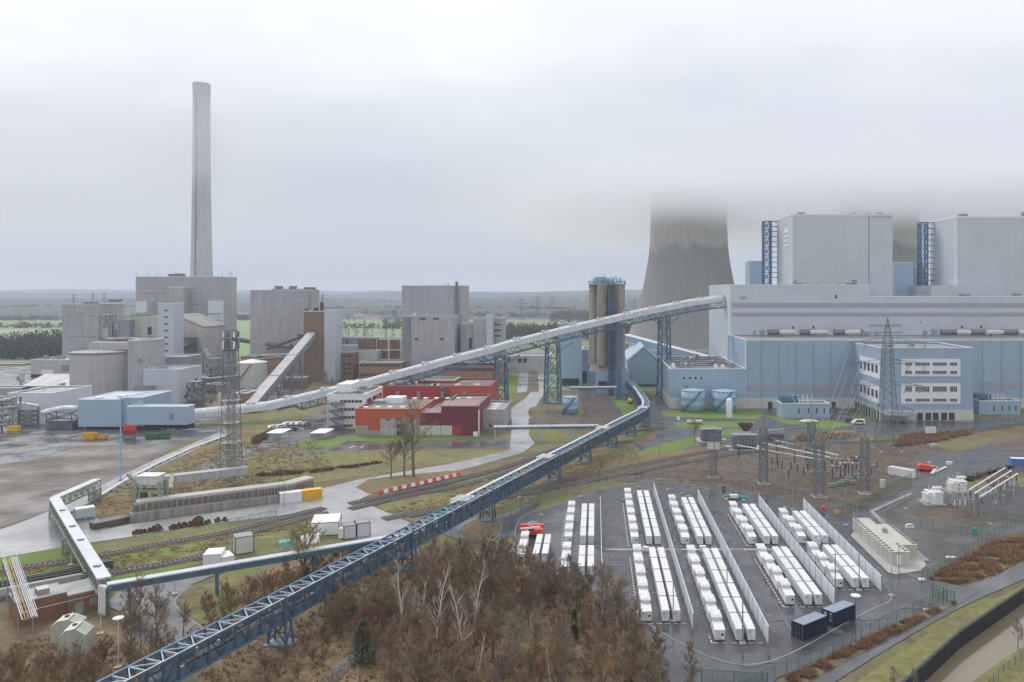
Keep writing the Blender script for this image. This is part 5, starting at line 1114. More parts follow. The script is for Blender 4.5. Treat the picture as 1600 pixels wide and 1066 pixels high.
for i in range(m+1):
    p=at(s0+(tot-s0)*i/m); dz=-6.7 if i>2 else -4.5
    cur=[p+nv*sg*2.0+V((0,0,z)) for sg in (-1,1) for z in (-3.6,dz)]
    if prev:
        for k in range(4): q.beam(prev[k],cur[k],.42 if k%2 else .35)
        for a,b in ((0,1),(2,3)): q.beam(prev[a],cur[b],.26) if i%2 else q.beam(prev[b],cur[a],.26); q.beam(cur[a],cur[b],.22)
        q.beam(cur[1],cur[3],.2); q.beam(prev[1],cur[3],.16)
    prev=cur
q.build('truss','steel_blue',cv)
for i in range(int(tot/15)):
    p=at(24+i*15); mb=MB(); 
    for k in (-1,1): mb.cb((p.x+dv.x*k*1.1,p.y+dv.y*k*1.1,p.z-.5),1.3,3.,.95)
    mb.build('roof_hood','belt_cover',cv)
q=MB()
a=at(4); rail_fence(q,[at(30+i*12)+nv*-2.25+V((0,0,-1.9)) for i in range(int((tot-32)/12))],1.,.06); q.build('walkway_rail','galv',cv)
for px,wd in ((645,2.),(784,2.6),(861,3.2),(963,2.),(1033,2.6)):
    x,y=plan(px); s=min(range(len(fine)),key=lambda i:abs(fine[i].x-x)); p=fine[s]; top=p.z-6.8; q=MB(); hw=wd
    if px!=963:
        L4=[]
        for sx in (-1,1):
            for sy in (-1,1):
                b=V((p.x,p.y,0))+dv*hw*sx*1.15+nv*2.4*sy; t=V((p.x,p.y,top))+dv*hw*sx*.9+nv*1.9*sy; q.beam(b,t,.75); L4.append((b,t))
        nseg=max(3,int(top/7))
        for i in range(nseg):
            for a,b in ((0,1),(2,3),(0,2),(1,3)):
                u,v=L4[a],L4[b]; u0=u[0]+(u[1]-u[0])*i/nseg;u1=u[0]+(u[1]-u[0])*(i+1)/nseg;v0=v[0]+(v[1]-v[0])*i/nseg;v1=v[0]+(v[1]-v[0])*(i+1)/nseg
                q.beam(u0,v1,.3); q.beam(v0,u1,.3); q.beam(u1,v1,.35)
        for sx in (-1,1): q.beam(V((p.x,p.y,top-4))+dv*hw*sx*.95,V((p.x,p.y,top+.6))+dv*hw*sx*3.6,.5)
    else:
        q.beam((p.x,p.y,0),(p.x,p.y,top+.5),2.6,2.6); q.beam(V((p.x,p.y,top-.2))-dv*5,V((p.x,p.y,top-.2))+dv*5,1.2,.9)
    q.cb((p.x,p.y,0),wd*3.2,6,.6); q.build('trestle','steel_blue',cv)
# ---- long blue bridge in the foreground
br=thing('belt_bridge','long blue lattice belt bridge crossing the foreground from lower left to the silos','conveyor',(-20,200,0))
dB=V((54.3,156,0)).normalized(); line=[V((-49.3,124,0))+dB*(s) for s in (-42,0,60,120,180,206)]
ctl=[tuple(v[:2]) for v in line]+[(21.3,338),(21.2,360),(19.6,402),(17.5,424)]
cen=[V((x,y,0)) for x,y in cat_rom(ctl,12,False)]
cc=[0.]
for a,b in zip(cen,cen[1:]): cc.append(cc[-1]+(b-a).length)
def bat(s):
    for i in range(len(cen)-1):
        if cc[i+1]>=s: d=(cen[i+1]-cen[i]).normalized(); return cen[i]+(cen[i+1]-cen[i])*(s-cc[i])/(cc[i+1]-cc[i]),d
    return cen[-1],(cen[-1]-cen[-2]).normalized()
TB=cc[-1]; step=2.45; nb=int(TB/step); zb,zt_=4.1,7.5; hw=1.55
chord,web,topb,pan,flo=[MB() for _ in range(4)],[MB(),MB()],MB(),[MB(),MB()],MB(); prev=None
for i in range(nb+1):
    c,d=bat(i*step); nn=V((-d.y,d.x,0)); k=[c+nn*s*hw+V((0,0,z)) for s in (-1,1) for z in (zb,zt_)]     # right-low, right-top, left-low, left-top
    if prev:
        for j in range(4): chord[j].beam(prev[j],k[j],.26,.34)
        for a,b in ((0,1),(2,3)): w_=web[a//2]; w_.beam(k[a],k[b],.2); w_.beam(prev[a],k[b],.13) if i%2 else w_.beam(prev[b],k[a],.13)
        topb.beam(prev[1],k[3],.14) if i%2 else topb.beam(prev[3],k[1],.14)
        topb.beam(k[1],k[3],.16)
        for s in (0,2):
            ins=(V((0,0,0))+nn*(.22 if s==0 else -.22)); p,o=prev[s]+ins,k[s]+ins; pt=R.choice((1.2,1.6,2.1,2.55)); pan[s//2].hexa([p+V((0,0,.25)),o+V((0,0,.25)),o+V((0,0,.25))+nn*.05,p+V((0,0,.25))+nn*.05,p+V((0,0,pt)),o+V((0,0,pt)),o+V((0,0,pt))+nn*.05,p+V((0,0,pt))+nn*.05])
        flo.hexa([prev[0]-V((0,0,.1)),k[0]-V((0,0,.1)),k[2]-V((0,0,.1)),prev[2]-V((0,0,.1)),prev[0],k[0],k[2],prev[2]])
    prev=k
[c_.build('chord','steel_blue',br) for c_ in chord]; [w_.build('web','steel_blue_dark',br) for w_ in web]; topb.build('top_bracing','steel_sky',br); [p_.build('side_panel','panel_blue',br) for p_ in pan]; flo.build('floor','steel_blue_dark',br)
q=MB()
for i in range(nb):
    a,d=bat(i*step); b,_=bat((i+1)*step); q.beam(a+V((0,0,5.2)),b+V((0,0,5.2)),1.3,.2); nn=V((-d.y,d.x,0)); q.beam(a-nn*.55+V((0,0,5.05)),a+nn*.55+V((0,0,5.05)),.3,.3)
q.build('belt','dark',br)
q=MB()
for i in range(nb):
    a,d=bat((i+R.random())*step); nn=V((-d.y,d.x,0)); u=R.uniform(.15,.5)
    if R.random()<.7: c=a-nn*R.uniform(.9,1.25)+V((0,0,R.uniform(4.5,6.6))); q.beam(c-d*u,c+d*u,.3,R.uniform(.2,.7))
q.build('drive_unit','galv',br)['kind']='stuff'
q=MB()
for i in range(nb):
    a,d=bat(i*step); nn=V((-d.y,d.x,0)); q.beam(a-nn*1.58+V((0,0,7.7)),bat((i+1)*step)[0]-nn*1.58+V((0,0,7.7)),.12,.06)
q.build('handrail','coping',br)
for side,(sa,sb) in ((1.25,(98,TB-30)),(.8,(98,TB-30))):
    q=MB(); P=[bat(sa+(sb-sa)*i/50) for i in range(51)]; q.path([p+V((-d.y,d.x,0))*side+V((0,0,8.05)) for p,d in P],.17,6); q.build('pipe','white',br)
for s in (98,146,196,246):
    c,d=bat(s); nn=V((-d.y,d.x,0)); q=MB()
    for o in (0,1.3): q.path([c+d*o+nn*1.25+V((0,0,8.05)),c+d*o+nn*1.25+V((0,0,8.9)),c+d*o-nn*2.6+V((0,0,8.9)),c+d*(o+2.6)-nn*2.6+V((0,0,8.9)),c+d*(o+2.6)+nn*1.25+V((0,0,8.9)),c+d*(o+2.6)+nn*1.25+V((0,0,8.05))],.15,6)
    q.build('pipe_loop','white',br)
def closest(Yq): return min((i*.5 for i in range(int(TB*2))),key=lambda s:abs(bat(s)[0].y-Yq))
for Yq in (124,158,191,231,256,282,304,338,372):
    c,d=bat(closest(Yq)); nn=V((-d.y,d.x,0)); q=MB()
    for s in (-1,1):
        q.beam(c+nn*s*1.75+d*.0,c+nn*s*1.5+V((0,0,zb)),.36); q.beam(c+nn*s*1.75+d*1.6,c+nn*s*1.5+d*1.2+V((0,0,zb)),.3)
        q.beam(c+nn*s*1.72+V((0,0,.4)),c+nn*s*1.52+d*1.4+V((0,0,zb-.4)),.16)
    q.beam(c-nn*1.7+V((0,0,.5)),c+nn*1.5+V((0,0,zb-.3)),.2); q.beam(c+nn*1.7+V((0,0,.5)),c-nn*1.5+V((0,0,zb-.3)),.2); q.beam(c-nn*1.6+V((0,0,2.2)),c+nn*1.6+V((0,0,2.2)),.2); q.cb((c.x+d.x*.8,c.y+d.y*.8,0),4.6,2.8,.25)
    q.build('trestle','steel_blue',br)
    if Yq<260: MB().beam(c-nn*1.62+V((0,0,zb-.2)),c-nn*1.62+V((0,0,8.0)),.34).build('portal_post','steel_blue',br)
# ---- white topped pipe bridge in front of the cabins
pb=thing('pipe_bridge','white topped blue pipe bridge running left from the big bridge past the site cabins','pipe bridge',(-60,156,0))
a,b=V((-82.6,135.4,0)),V((-36.5,164.8,0)); d=(b-a).normalized(); nn=V((-d.y,d.x,0)); q=MB(); q.beam(a+V((0,0,5.45)),b+V((0,0,5.45)),1.7,.2); q.build('cover','belt_cover',pb)
q=MB()
for s in (-.9,.9): q.beam(a+nn*s+V((0,0,5.2)),b+nn*s+V((0,0,5.2)),.16,.3); q.beam(a+nn*s+V((0,0,4.4)),b+nn*s+V((0,0,4.4)),.14,.22)
for i in range(26):
    t=(b-a)*i/25
    for s in (-.9,.9): q.beam(a+t+nn*s+V((0,0,4.4)),a+t+nn*s+V((0,0,5.2)),.12)
q.build('truss','steel_blue',pb)
q=MB(); q.beam(a-nn*.8+V((0,0,4.85)),b-nn*.8+V((0,0,4.85)),.08,.6); q.build('side_panel','panel_blue',pb)
q=MB()
for s in (-.5,0,.5): q.tube(a+nn*s+V((0,0,4.5)),b+nn*s+V((0,0,4.5)),.16,n=6)
q.build('pipe','galv',pb)['kind']='stuff'
for t in (.0,.06,.31,.62):
    c=a+(b-a)*t; q=MB()
    for s in (-.85,.85): q.beam(c+nn*s,c+nn*s+V((0,0,4.1)),.3)
    q.beam(c-nn*.85+V((0,0,1)),c+nn*.85+V((0,0,3.6)),.14); q.beam(c-nn*.85+V((0,0,2.2)),c+nn*.85+V((0,0,2.2)),.14); q.build('trestle','steel_blue',pb)
q=MB()
for k in range(4): o=nn*(-.8+k*.5)-d*(.4+.25*k); q.path([a+o+d*1+V((0,0,5)),a+o+V((0,0,5.2)),a+o+V((0,0,.6)),a+o+nn*.4+V((0,0,.3))],.16,8)
q.build('riser_pipe','white',pb)['kind']='stuff'
# ---- level pipe bridges in the middle distance
def level_bridge(label,px0,px1,Y0,Y1,z,posts,m='steel_sky'):
    a=V((XX(px0,Y0),Y0,z)); b=V((XX(px1,Y1),Y1,z)); t=thing('pipe_bridge',label,'pipe bridge',((a+b)/2)*1-V((0,0,z))); q=MB()
    for s in (-.5,.5): q.tube(a+V((0,s,.1)),b+V((0,s,.1)),.42,n=10)
    q.build('pipe','belt_cover',t)['kind']='stuff'
    q=MB(); q.beam(a-V((0,0,.6)),b-V((0,0,.6)),1.6,.5); q.build('girder','steel_blue',t)
    for f in posts: c=a+(b-a)*f; q=MB(); q.beam((c.x,c.y-.9,0),(c.x,c.y-.9,z-.6),.35); q.beam((c.x,c.y+.9,0),(c.x,c.y+.9,z-.6),.35); q.beam((c.x,c.y-.9,1),(c.x,c.y+.9,z-1),.2); q.build('trestle','steel_sky',t)
level_bridge('white pipe bridge on blue posts before the road, joining the big blue bridge',772,936,293,296,5.2,(.01,.42,.75))
level_bridge('short white pipe bridge across the rail yard below the silos',890,964,404,407,6.2,(.02,.5,.96))
# ---- pale green gallery at the left
lg=thing('belt_gallery','bent pale green belt gallery with white roof over the tracks on the left','conveyor',(-112,172,0))
A_,B_,C_=V((-132,212,5)),V((-130.5,193,5.)),V((-83.8,136.5,5.9))
q=MB()
for a,b in ((A_,B_),(B_,C_)): q.beam(a+V((0,0,.15)),b+V((0,0,.15)),2.1,.25)
q.build('roof','belt_cover',lg)
q=MB()
for a,b in ((A_,B_),(B_,C_)):
    d=(b-a).normalized(); nn=V((-d.y,d.x,0)); 
    for s in (-.9,.9):
        q.beam(a+nn*s-V((0,0,.1)),b+nn*s-V((0,0,.1)),.2); q.beam(a+nn*s-V((0,0,2.2)),b+nn*s-V((0,0,2.2)),.28)
        n=int((b-a).length/2.6)
        for i in range(n): u=a+(b-a)*i/n;v=a+(b-a)*(i+1)/n; q.beam(u+nn*s-V((0,0,2.2)),u+nn*s,.14); q.beam(u+nn*s-V((0,0,2.2)),v+nn*s,.1)
q.build('truss','steel_green',lg)
q=MB(); d=(C_-B_).normalized(); nn=V((-d.y,d.x,0)); q.beam(B_-V((0,0,2.3)),C_-V((0,0,2.3)),2.3,.15); q.beam(A_-V((0,0,2.3)),B_-V((0,0,2.3)),2.3,.15); q.build('floor','steel_green',lg)
for p,w in ((A_+V((0,-1,0)),2.),(B_+V((0,1,0)),2.2),(B_+(C_-B_)*.44,2.4)):
    q=MB(); q.lattice((p.x,p.y),w,w,0,p.z-2.2,2,.26,.16); q.build('trestle','steel_green',lg)
q=MB()
for t in (.22,.45,.62,.9): c=B_+(C_-B_)*t; q.box(c.x-.5,c.x+.5,c.y-.4,c.y+.4,c.z+.28,c.z+.5)
q.build('roof_hatch','galv_dark',lg)['kind']='stuff'
# ---------------------------------------------------------------- tracks, quay, yard things
def track(label,px,bed=3.4,lev=5):
    p=[tuple(G(*q)[:2]) for q in px]; p=cat_rom(p,8,False); t=thing('railway_track',label,'railway track',(*p[len(p)//2],0),'railway tracks')
    l,r=ribbon_pts(p,bed); mb=MB(); n=len(p); z=lz(lev); l2,r2=ribbon_pts(p,bed*.68)
    mb.add([(v.x,v.y,z) for v in l]+[(v.x,v.y,z+.16) for v in l2]+[(v.x,v.y,z+.16) for v in r2]+[(v.x,v.y,z) for v in r],[(k*n+i+n,k*n+i+1+n,k*n+i+1,k*n+i) for k in range(3) for i in range(n-1)]); mb.build('ballast_bed','ballast',t)
    cum=[0]
    for a,b in zip(p,p[1:]): cum.append(cum[-1]+(V(b)-V(a)).length)
    mb=MB(); s=0.; i=0
    while s<cum[-1] and len(mb.f)<6000:
        while cum[i+1]<s: i+=1
        a,b=V(p[i]),V(p[i+1]); d=(b-a).normalized(); c=a+(b-a)*(s-cum[i])/(cum[i+1]-cum[i]); k=V((-d.y,d.x))*1.25
        mb.beam((c.x-k.x,c.y-k.y,z+.19),(c.x+k.x,c.y+k.y,z+.19),.26,.1); s+=.9
    mb.build('sleepers','roof_brown',t)['kind']='stuff'
    for o in (-.75,.75):
        l,r=ribbon_pts(p,1.5); q=l if o<0 else r; mb=MB()
        for a,b in zip(q,q[1:]): mb.beam((a.x,a.y,z+.30),(b.x,b.y,z+.30),.13,.15)
        mb.build('rail','rust' if 0 else 'galv_dark',t)
track('railway track along the yard edge, passing under the pale green gallery',[(-80,904),(0,892),(120,877),(230,855),(330,838),(400,822),(460,806),(506,795)])
track('second yard track that ends near the site cabins, beside the grass verge',[(380,836),(430,824),(480,810),(508,801)],3.)
track('railway track lower down, running behind the low white cabin',[(-80,950),(60,925),(175,897),(260,882),(318,870)])
track('railway track beside the red and white barrier, upper of the pair',[(548,788),(620,772),(700,755),(800,727),(870,702),(960,680),(1040,668)])
track('railway track beside the red and white barrier, lower of the pair',[(548,796),(640,775),(720,760),(830,728),(900,705),(985,690)])
track('single track passing under the blue bridge behind the battery compound',[(600,812),(700,793),(800,772),(880,752),(960,735),(1060,715),(1130,703),(1250,690),(1340,692),(1480,681),(1600,662),(1720,650)],4.)
track('second track curving across the grass behind the battery compound',[(640,808),(760,785),(860,765),(960,745),(1080,722),(1150,710),(1250,700)],3.)
for l,x in (('left track of the rail yard below the silos',[(914,612),(920,640),(935,672)]),('middle track of the rail yard below the silos',[(926,610),(938,640),(958,672)]),('right track of the rail yard below the silos',[(938,608),(954,636),(975,668)])): track(l,x,3.,3)
# quay wall
qp=[G(*p) for p in ((148,829),(203,817),(300,804),(400,791),(450,784),(487,773))]
qw=thing('quay_wall','long stained concrete quay wall beside the wet yard','wall',qp[3])
q=MB(); z0,z1=0,3.4
def wallseg(mb,pts,h0,h1,th):
    n=len(pts); f=[]; 
    for i in range(n):
        a=pts[max(i-1,0)];b=pts[min(i+1,n-1)]; d=(b-a).normalized(); k=V((-d.y,d.x,0))*th; k=k if k.y>0 else -k; p=pts[i]; f+=[p+V((0,0,h0)),p+V((0,0,h1)),p+k+V((0,0,h1)),p+k+V((0,0,h0))]
    mb.add(f,[(4*i+j,4*i+4+j,4*i+4+(j+1)%4,4*i+(j+1)%4) for i in range(n-1) for j in range(4)]+[(3,2,1,0),(4*n-4,4*n-3,4*n-2,4*n-1)])
wallseg(q,qp[1:],0,2.0,2.2); q.build('lower_wall','quay_concrete',qw)
q=MB(); wallseg(q,[p+V((-.2,2.2,0)) for p in qp[1:]],0,3.7,2.); q.build('upper_wall','roof_brown',qw)
q=MB(); wallseg(q,[p+V((-.3,3.3,0)) for p in qp[1:]],3.7,4.0,3.6); q.build('coping_slab','concrete_pale',qw)
q=MB(); wallseg(q,qp[:2],0,1.5,3.); q.build('broken_end','soil_dark',qw)
q=MB()
for i in range(40): t=i/40*4; k=int(t); a=qp[1+k]; b=qp[2+k]; p=a+(b-a)*(t-k); q.beam(p+V((0,1.6,2)),p+V((0,1.6,3.7)),.25)
q.build('buttress','quay_concrete',qw)['kind']='stuff'
A,B=G(243,787)+V((0,4.4,0)),G(377,770)+V((0,4.6,0)); obox('steel_trough','long grey steel trough lying on the quay wall','trough',A,B,3.2,1.9,'clad_grey','galv',None,False,z0=4.,rib=False)
obox('steel_trough','short pale tank beside the gallery at the left end of the quay','trough',G(118,815),G(149,810),2.6,2.2,'clad_pale','white',None,False,z0=.6,rib=False)
# loading portal
p=G(222,806)+V((0,4,0)); lp=thing('loading_portal','pale green loading portal with slanted arms on the quay wall','machine',p); q=MB()
for sx in (-3.4,3.4):
    for sy in (-1.4,1.4): q.beam(p+V((sx,sy,0)),p+V((sx*.8,sy,7.6)),.75)
q.beam(p+V((-3.2,-1.4,5.4)),p+V((3.2,-1.4,5.4)),.5); q.beam(p+V((-3.2,1.4,5.4)),p+V((3.2,1.4,5.4)),.5); q.build('frame','steel_green',lp)
MB().box(p.x-2.6,p.x+2.4,p.y-1.8,p.y+1.8,7.,9.).build('cabin','offwhite',lp); MB().box(p.x-2.8,p.x+2.6,p.y-2,p.y+2,9,9.25).build('roof','white',lp)
for s in (-1,1): MB().beam(p+V((s*2.4 - (3 if s<0 else -1.5),1+s*1.6,9.4 if s<0 else 8.6)),p+V((s*2.4+(1.5 if s<0 else 3.5),-2.,6.2)),.9,.6).build('arm','steel_green',lp)
q=MB(); q.cb((p.x,p.y,.1),5,2.4,2.2); q.cb((p.x-1.5,p.y-.6,2.3),1.2,1.2,2.6); q.cb((p.x+1.4,p.y,2.3),1.4,1.4,1.8); q.build('drive_gear','rust',lp)
# rusty wheel sets laid out along the yard
ws=None
for i in range(16):
    px=213+i*9.4; py=835-i*1.4; c=G(px,py)+V((R.uniform(-.4,.4),0,0))
    if i in (5,13): continue
    wi=i-(i>5)-(i>13)
    lab=f"rusty wheel set laid out on the wet yard edge, {['first','second','third','fourth','fifth','sixth','seventh','eighth','ninth','tenth','eleventh','twelfth','thirteenth','fourteenth','fifteenth','sixteenth'][wi]} from the left"
    if ws is None:
        ws=thing('wheel_set',lab,'wheel set',c,'rusty wheel sets'); q=MB(); q.tube(c+V((-.5,-.6,.5)),c+V((-.5,.6,.5)),.1,n=8); q.build('axle','rust',ws)
        for s in (-1,1): MB().tube(c+V((-.5,s*.6-.07,.5)),c+V((-.5,s*.6+.07,.5)),.5,n=16).build('wheel','rust',ws)
        MB().cb((c.x+.1,c.y,0),.5,1.3,.35).build('chock','dark',ws); proto(ws)
    else: dup(ws,c,lab,R.uniform(-.4,.4),R.uniform(.9,1.15))
for px,py,l in ((244,829,'rust orange drum among the wheel sets, left one'),(309,821,'larger rusty cable drum among the wheel sets')):
    c=G(px,py); t=thing('cable_drum',l,'drum',c); r_=.7 if px<300 else 1.05
    for s in (-.7,.6): MB().tube(c+V((0,s,r_)),c+V((0,s+.1,r_)),r_,n=20).build('flange','rust',t)
    MB().tube(c+V((0,-.6,r_)),c+V((0,.6,r_)),r_*.55,n=16).build('core','roof_brown',t)
# white pipe line along the pale road
q=MB(); P=[G(*p)+V((0,0,.55)) for p in ((350,684),(300,702),(250,725),(205,748),(172,768),(150,782))]; q.path(P,.33,8); pl=thing('ground_pipe','white pipe line lying beside the pale road across the slope','pipe',P[2]-V((0,0,.55))); q.build('pipe','white',pl)
q=MB()
for a,b in zip(P,P[1:]):
    n=int((b-a).length/5)
    for i in range(n): c=a+(b-a)*i/n; q.cb((c.x,c.y,0),.6,.6,.3)
q.build('pipe_support','dark',pl)['kind']='stuff'
# skips
def skip(label,px,py,L_,m,fill='dark',z=0.,dep=2.2,h=1.6,grp='skips before the blue shed'):
    c=G(px,py); c=c+V((0,0,z)); t=thing('skip',label,'skip',c,grp); x0,x1=c.x-L_/2,c.x+L_/2; y0,y1=c.y,c.y+dep; z=c.z
    o=[(x0+.4,y0+.2,z+.1),(x1-.4,y0+.2,z+.1),(x1-.4,y1-.2,z+.1),(x0+.4,y1-.2,z+.1)]; u=[(x0,y0,z+h),(x1,y0,z+h),(x1,y1,z+h),(x0,y1,z+h)]; q=MB(); q.add(o+u,[(3,2,1,0),(0,1,5,4),(1,2,6,5),(2,3,7,6),(3,0,4,7)]); q.ring(x0-.05,x1+.05,y0-.05,y1+.05,z+h-.12,z+h+.02,.15); q.build('body',m,t)
    q=MB(); q.box(x0+.2,x1-.2,y0+.15,y1-.15,z+h-.5,z+h-.25); q.build('load',fill,t)
    q=MB(); [q.box(x0+.4+i*(L_-.8)/4-.06,x0+.4+i*(L_-.8)/4+.06,y0-.02,y0+.15,z+.2,z+h-.1) for i in range(5)]; q.build('rib',m,t)['kind']='stuff'; return t
skip('tall yellow skip, left of the pair',137,688,4.6,'paint_yellow','leaf_straw',h=2.6); skip('low yellow skip with dark load, right of the pair',155.5,687,4.4,'paint_yellow')
skip('pale green skip with red ones stacked above it',200,687,4.2,'steel_green'); skip('lower red skip on the pale green skip',200,687.2,4.2,'paint_red',z=1.65); skip('upper red skip, topmost of its stack',200.3,687.4,4.2,'paint_signal',z=3.3,h=1.9)
skip('dark green skip, left of the green pair',236,686.5,5.,'paint_green',h=2.); skip('dark green skip, right of the green pair',254,686,4.4,'paint_green',h=2.2)
# red and white road barriers
bp={}
def barrier(i,n,P0,P1,where):
    A,B=G(*P0),G(*P1); a=A+(B-A)*i/n; b=A+(B-A)*(i+.96)/n; m='paint_signal' if i%2==0 else 'white'; nm='red' if i%2==0 else 'white'
    q=MB(); d=(b-a); k=V((-d.y,d.x,0)).normalized(); q.ext([a-k*.3,a+k*.3,a+k*.3+V((0,0,.35)),a+k*.14+V((0,0,.55)),a+k*.1+V((0,0,1.05)),a-k*.1+V((0,0,1.05)),a-k*.14+V((0,0,.55)),a-k*.3+V((0,0,.35))],d)
    one('road_barrier',q,m,f"{nm} block of the {where}, {['1st','2nd','3rd','4th','5th','6th','7th','8th','9th','10th','11th','12th','13th','14th','15th','16th','17th','18th','19th','20th','21st','22nd'][i]} from its left end",'barrier','red and white road barrier')
for i in range(19): barrier(i,19,(592,773),(719,743.5),'long road barrier by the tracks')
for i in range(5): barrier(i,5,(869,730),(894,719),'short road barrier behind the blue bridge')
# shelters, cars
for l,px in (('left bicycle shelter with white roof by the parked cars',430),('right bicycle shelter with white roof near the white office',498)):
    c=G(px,687); t=thing('bike_shelter',l,'shelter',c,'bicycle shelters'); x0,x1=c.x-3.4,c.x+3.; MB().ext([(x0,c.y,2.3),(x0+1.6,c.y+6,2.9),(x0+1.6,c.y+6,3.05),(x0,c.y,2.45)],(5.8,0,0)).build('roof','white',t)
    for dx,dy in ((.3,.4),(5.2,.4),(1.7,5.4),(6.6,5.4),(2.8,.4)): MB().beam((x0+dx,c.y+dy,0),(x0+dx,c.y+dy,2.45),.14).build('post','galv',t)
    MB().box(x0+.3,x0+5.3,c.y+.42,c.y+.46,.3,2.0).build('side_glazing','chain_mesh',t)
def car(label,px,py,body,ang,van=False,grp='cars in the parking lot'):
    c=G(px,py); t=thing('parked_van' if van else 'parked_car',label,'van' if van else 'car',(c.x,c.y,.06),grp); L_,w=(5.2,2.) if van else (4.3,1.8)
    pr=[(-.5,.35),(.5,.35),(.5,.75),(.34,.9),(.2,1.42),(-.36,1.42),(-.48,.95),(-.5,.8)] if not van else [(-.5,.35),(.5,.35),(.5,1.0),(.38,1.15),(.27,1.95),(-.48,1.95),(-.5,1.2)]
    ca,sa=math.cos(ang),math.sin(ang); Tt=lambda x,y,z: V((c.x+x*ca-y*sa,c.y+x*sa+y*ca,z+.06)); q=MB()
    q.ext([Tt(x*L_,-w/2,z) for x,z in pr],Tt(0,w/2,0)-Tt(0,-w/2,0)); q.build('body',body,t)
    q=MB(); zt=1.36 if not van else 1.85
    for s in (-1,1): q.hexa([Tt(x*L_,s*(w/2-.02),z) for x,z in ((-.36,.95),(.26,.95),(.17,zt),(-.32,zt))]+[Tt(x*L_,s*(w/2+.02),z) for x,z in ((-.36,.95),(.26,.95),(.17,zt),(-.32,zt))])
    q.build('side_window','glass_dark',t)
    q=MB(); q.hexa([Tt(L_*.335,-w*.42,.95),Tt(L_*.335,w*.42,.95),Tt(L_*.212,w*.4,zt),Tt(L_*.212,-w*.4,zt),Tt(L_*.355,-w*.42,.95),Tt(L_*.355,w*.42,.95),Tt(L_*.232,w*.4,zt),Tt(L_*.232,-w*.4,zt)]); q.build('windscreen','glass_dark',t)
    for x in (-.31,.31):
        for s in (-1,1): MB().tube(Tt(x*L_,s*(w/2-.2),.33),Tt(x*L_,s*(w/2+.02),.33),.33,n=12).build('wheel','rubber',t)
for l,px,py,b,a in (('white car at the far left of the parking lot',427,670,'white',.9),('white car just behind the left bicycle shelter',438.5,669,'white',.9),('white car, leftmost of the rear four',449.5,665,'white',1.1),('pale blue white car, second of the rear four',459.5,664.5,'clad_white',1.1),('white car with dark roof rack side, third of the rear four',468.5,664.5,'white',1.1),('silver grey car, rightmost of the rear four',478,665,'galv',1.1),('dark car standing alone before the rear four',456.5,673,'car_paint_dark',.7)): car(l,px,py,b,a)
car('white van parked on the lawn road before the blue office block',1341,663,'white',3.1,True,None); car('dark car parked left of the white van',1329,659.5,'car_paint_dark',3.0,False,None)
# bare marks on the parking ground
mb=MB()
for p0,p1 in (((547,701),(553,697)),((563,701),(569,697)),((494,663),(508,661)),((548,699),(567,698.5))): a,b=G(*p0),G(*p1); mb.beam(a+V((0,0,.125)),b+V((0,0,.125)),.3,.01)
struct(mb.build('road_marking','line_paint',loc=(0,0,0)))
# left foreground: brick pump house, green tanks, yellow pipe rack
A,B=G(28,985),G(160,952); bh=thing('pump_house','brown brick pump house with flat wet roof at the lower left','building',(A+B)/2); u=(B-A).normalized(); nn=V((-u.y,u.x,0)); Lb=(B-A).length
def blk(mb,s0,s1,t0,t1,za,zb): mb.hexa([A+u*s+nn*t+V((0,0,z)) for z in (za,zb) for s,t in ((s0,t0),(s1,t0),(s1,t1),(s0,t1))])
q=MB(); blk(q,0,Lb*.58,.8,7,0,4.0); blk(q,Lb*.58,Lb,0,7,0,3.5); q.build('wall','brick',bh)
q=MB(); blk(q,-.1,Lb*.58-.06,.7,7.1,4.0,4.15); blk(q,Lb*.58-.05,Lb+.1,-.1,7.1,3.5,3.68); q.build('roof','roof_grey',bh)
for s0,s1,t0,t1,z in ((-.15,Lb*.58-.06,.6,.85,4.15),(Lb*.58-.04,Lb+.15,-.15,.12,3.68),(Lb-.1,Lb+.18,.13,7.1,3.68)): q=MB(); blk(q,s0,s1,t0,t1,z,z+.14); q.build('parapet','concrete_pale',bh)
for f,w,za,zb,m in ((.66,1.3,0,2.2,'steel_green'),(.84,1.1,1.2,2.4,'steel_green')): q=MB(); blk(q,Lb*f,Lb*f+w,-.06,0,za+.02,zb); q.build('door' if za==0 else 'shutter',m,bh)
q=MB(); blk(q,Lb*.26,Lb*.4,2.4,4.6,4.15,5.); q.build('roof_unit','galv',bh); q=MB(); blk(q,0.2,Lb,-.1,0,2.75,2.85); q.build('cable_pipe','offwhite',bh)
A2,B2=G(-40,942),G(150,905); rw=thing('ramp_wall','long concrete basin wall with handrail behind the brick pump house','wall',(A2+B2)/2); q=MB(); q.beam(A2+V((0,0,.8)),B2+V((0,0,.8)),1.,1.6); q.build('wall','concrete_pale',rw)
q=rail_fence(MB(),[A2+V((0,0,1.6)),B2+V((0,0,1.6))],1.1,.06); q.build('handrail','steel_green',rw); q=MB(); q.beam(A2+V((0,5.5,.9)),B2+V((0,5.5,.9)),.3,1.8); q.beam(A2+V((0,2.8,.2)),B2+V((0,2.8,.2)),5,.3); q.build('basin_floor','asphalt',rw)
c=G(143,931); ts=thing('transfer_station','pale green transfer platform under the lower end of the belt gallery','platform',c); q=MB(); q.lattice((c.x,c.y+1),3.2,3.2,0,4.,2,.28,.16); q.box(c.x-2,c.x+2,c.y-1,c.y+3,2.4,2.6); q.build('frame','steel_green',ts); rail_fence(MB(),[(c.x-2,c.y-1,2.6),(c.x+2,c.y-1,2.6),(c.x+2,c.y+3,2.6)],1.1,.06).build('railing','steel_green',ts); MB().cb((c.x-.6,c.y+.6,2.6),1.8,1.6,1.6).build('drive_box','dark',ts)
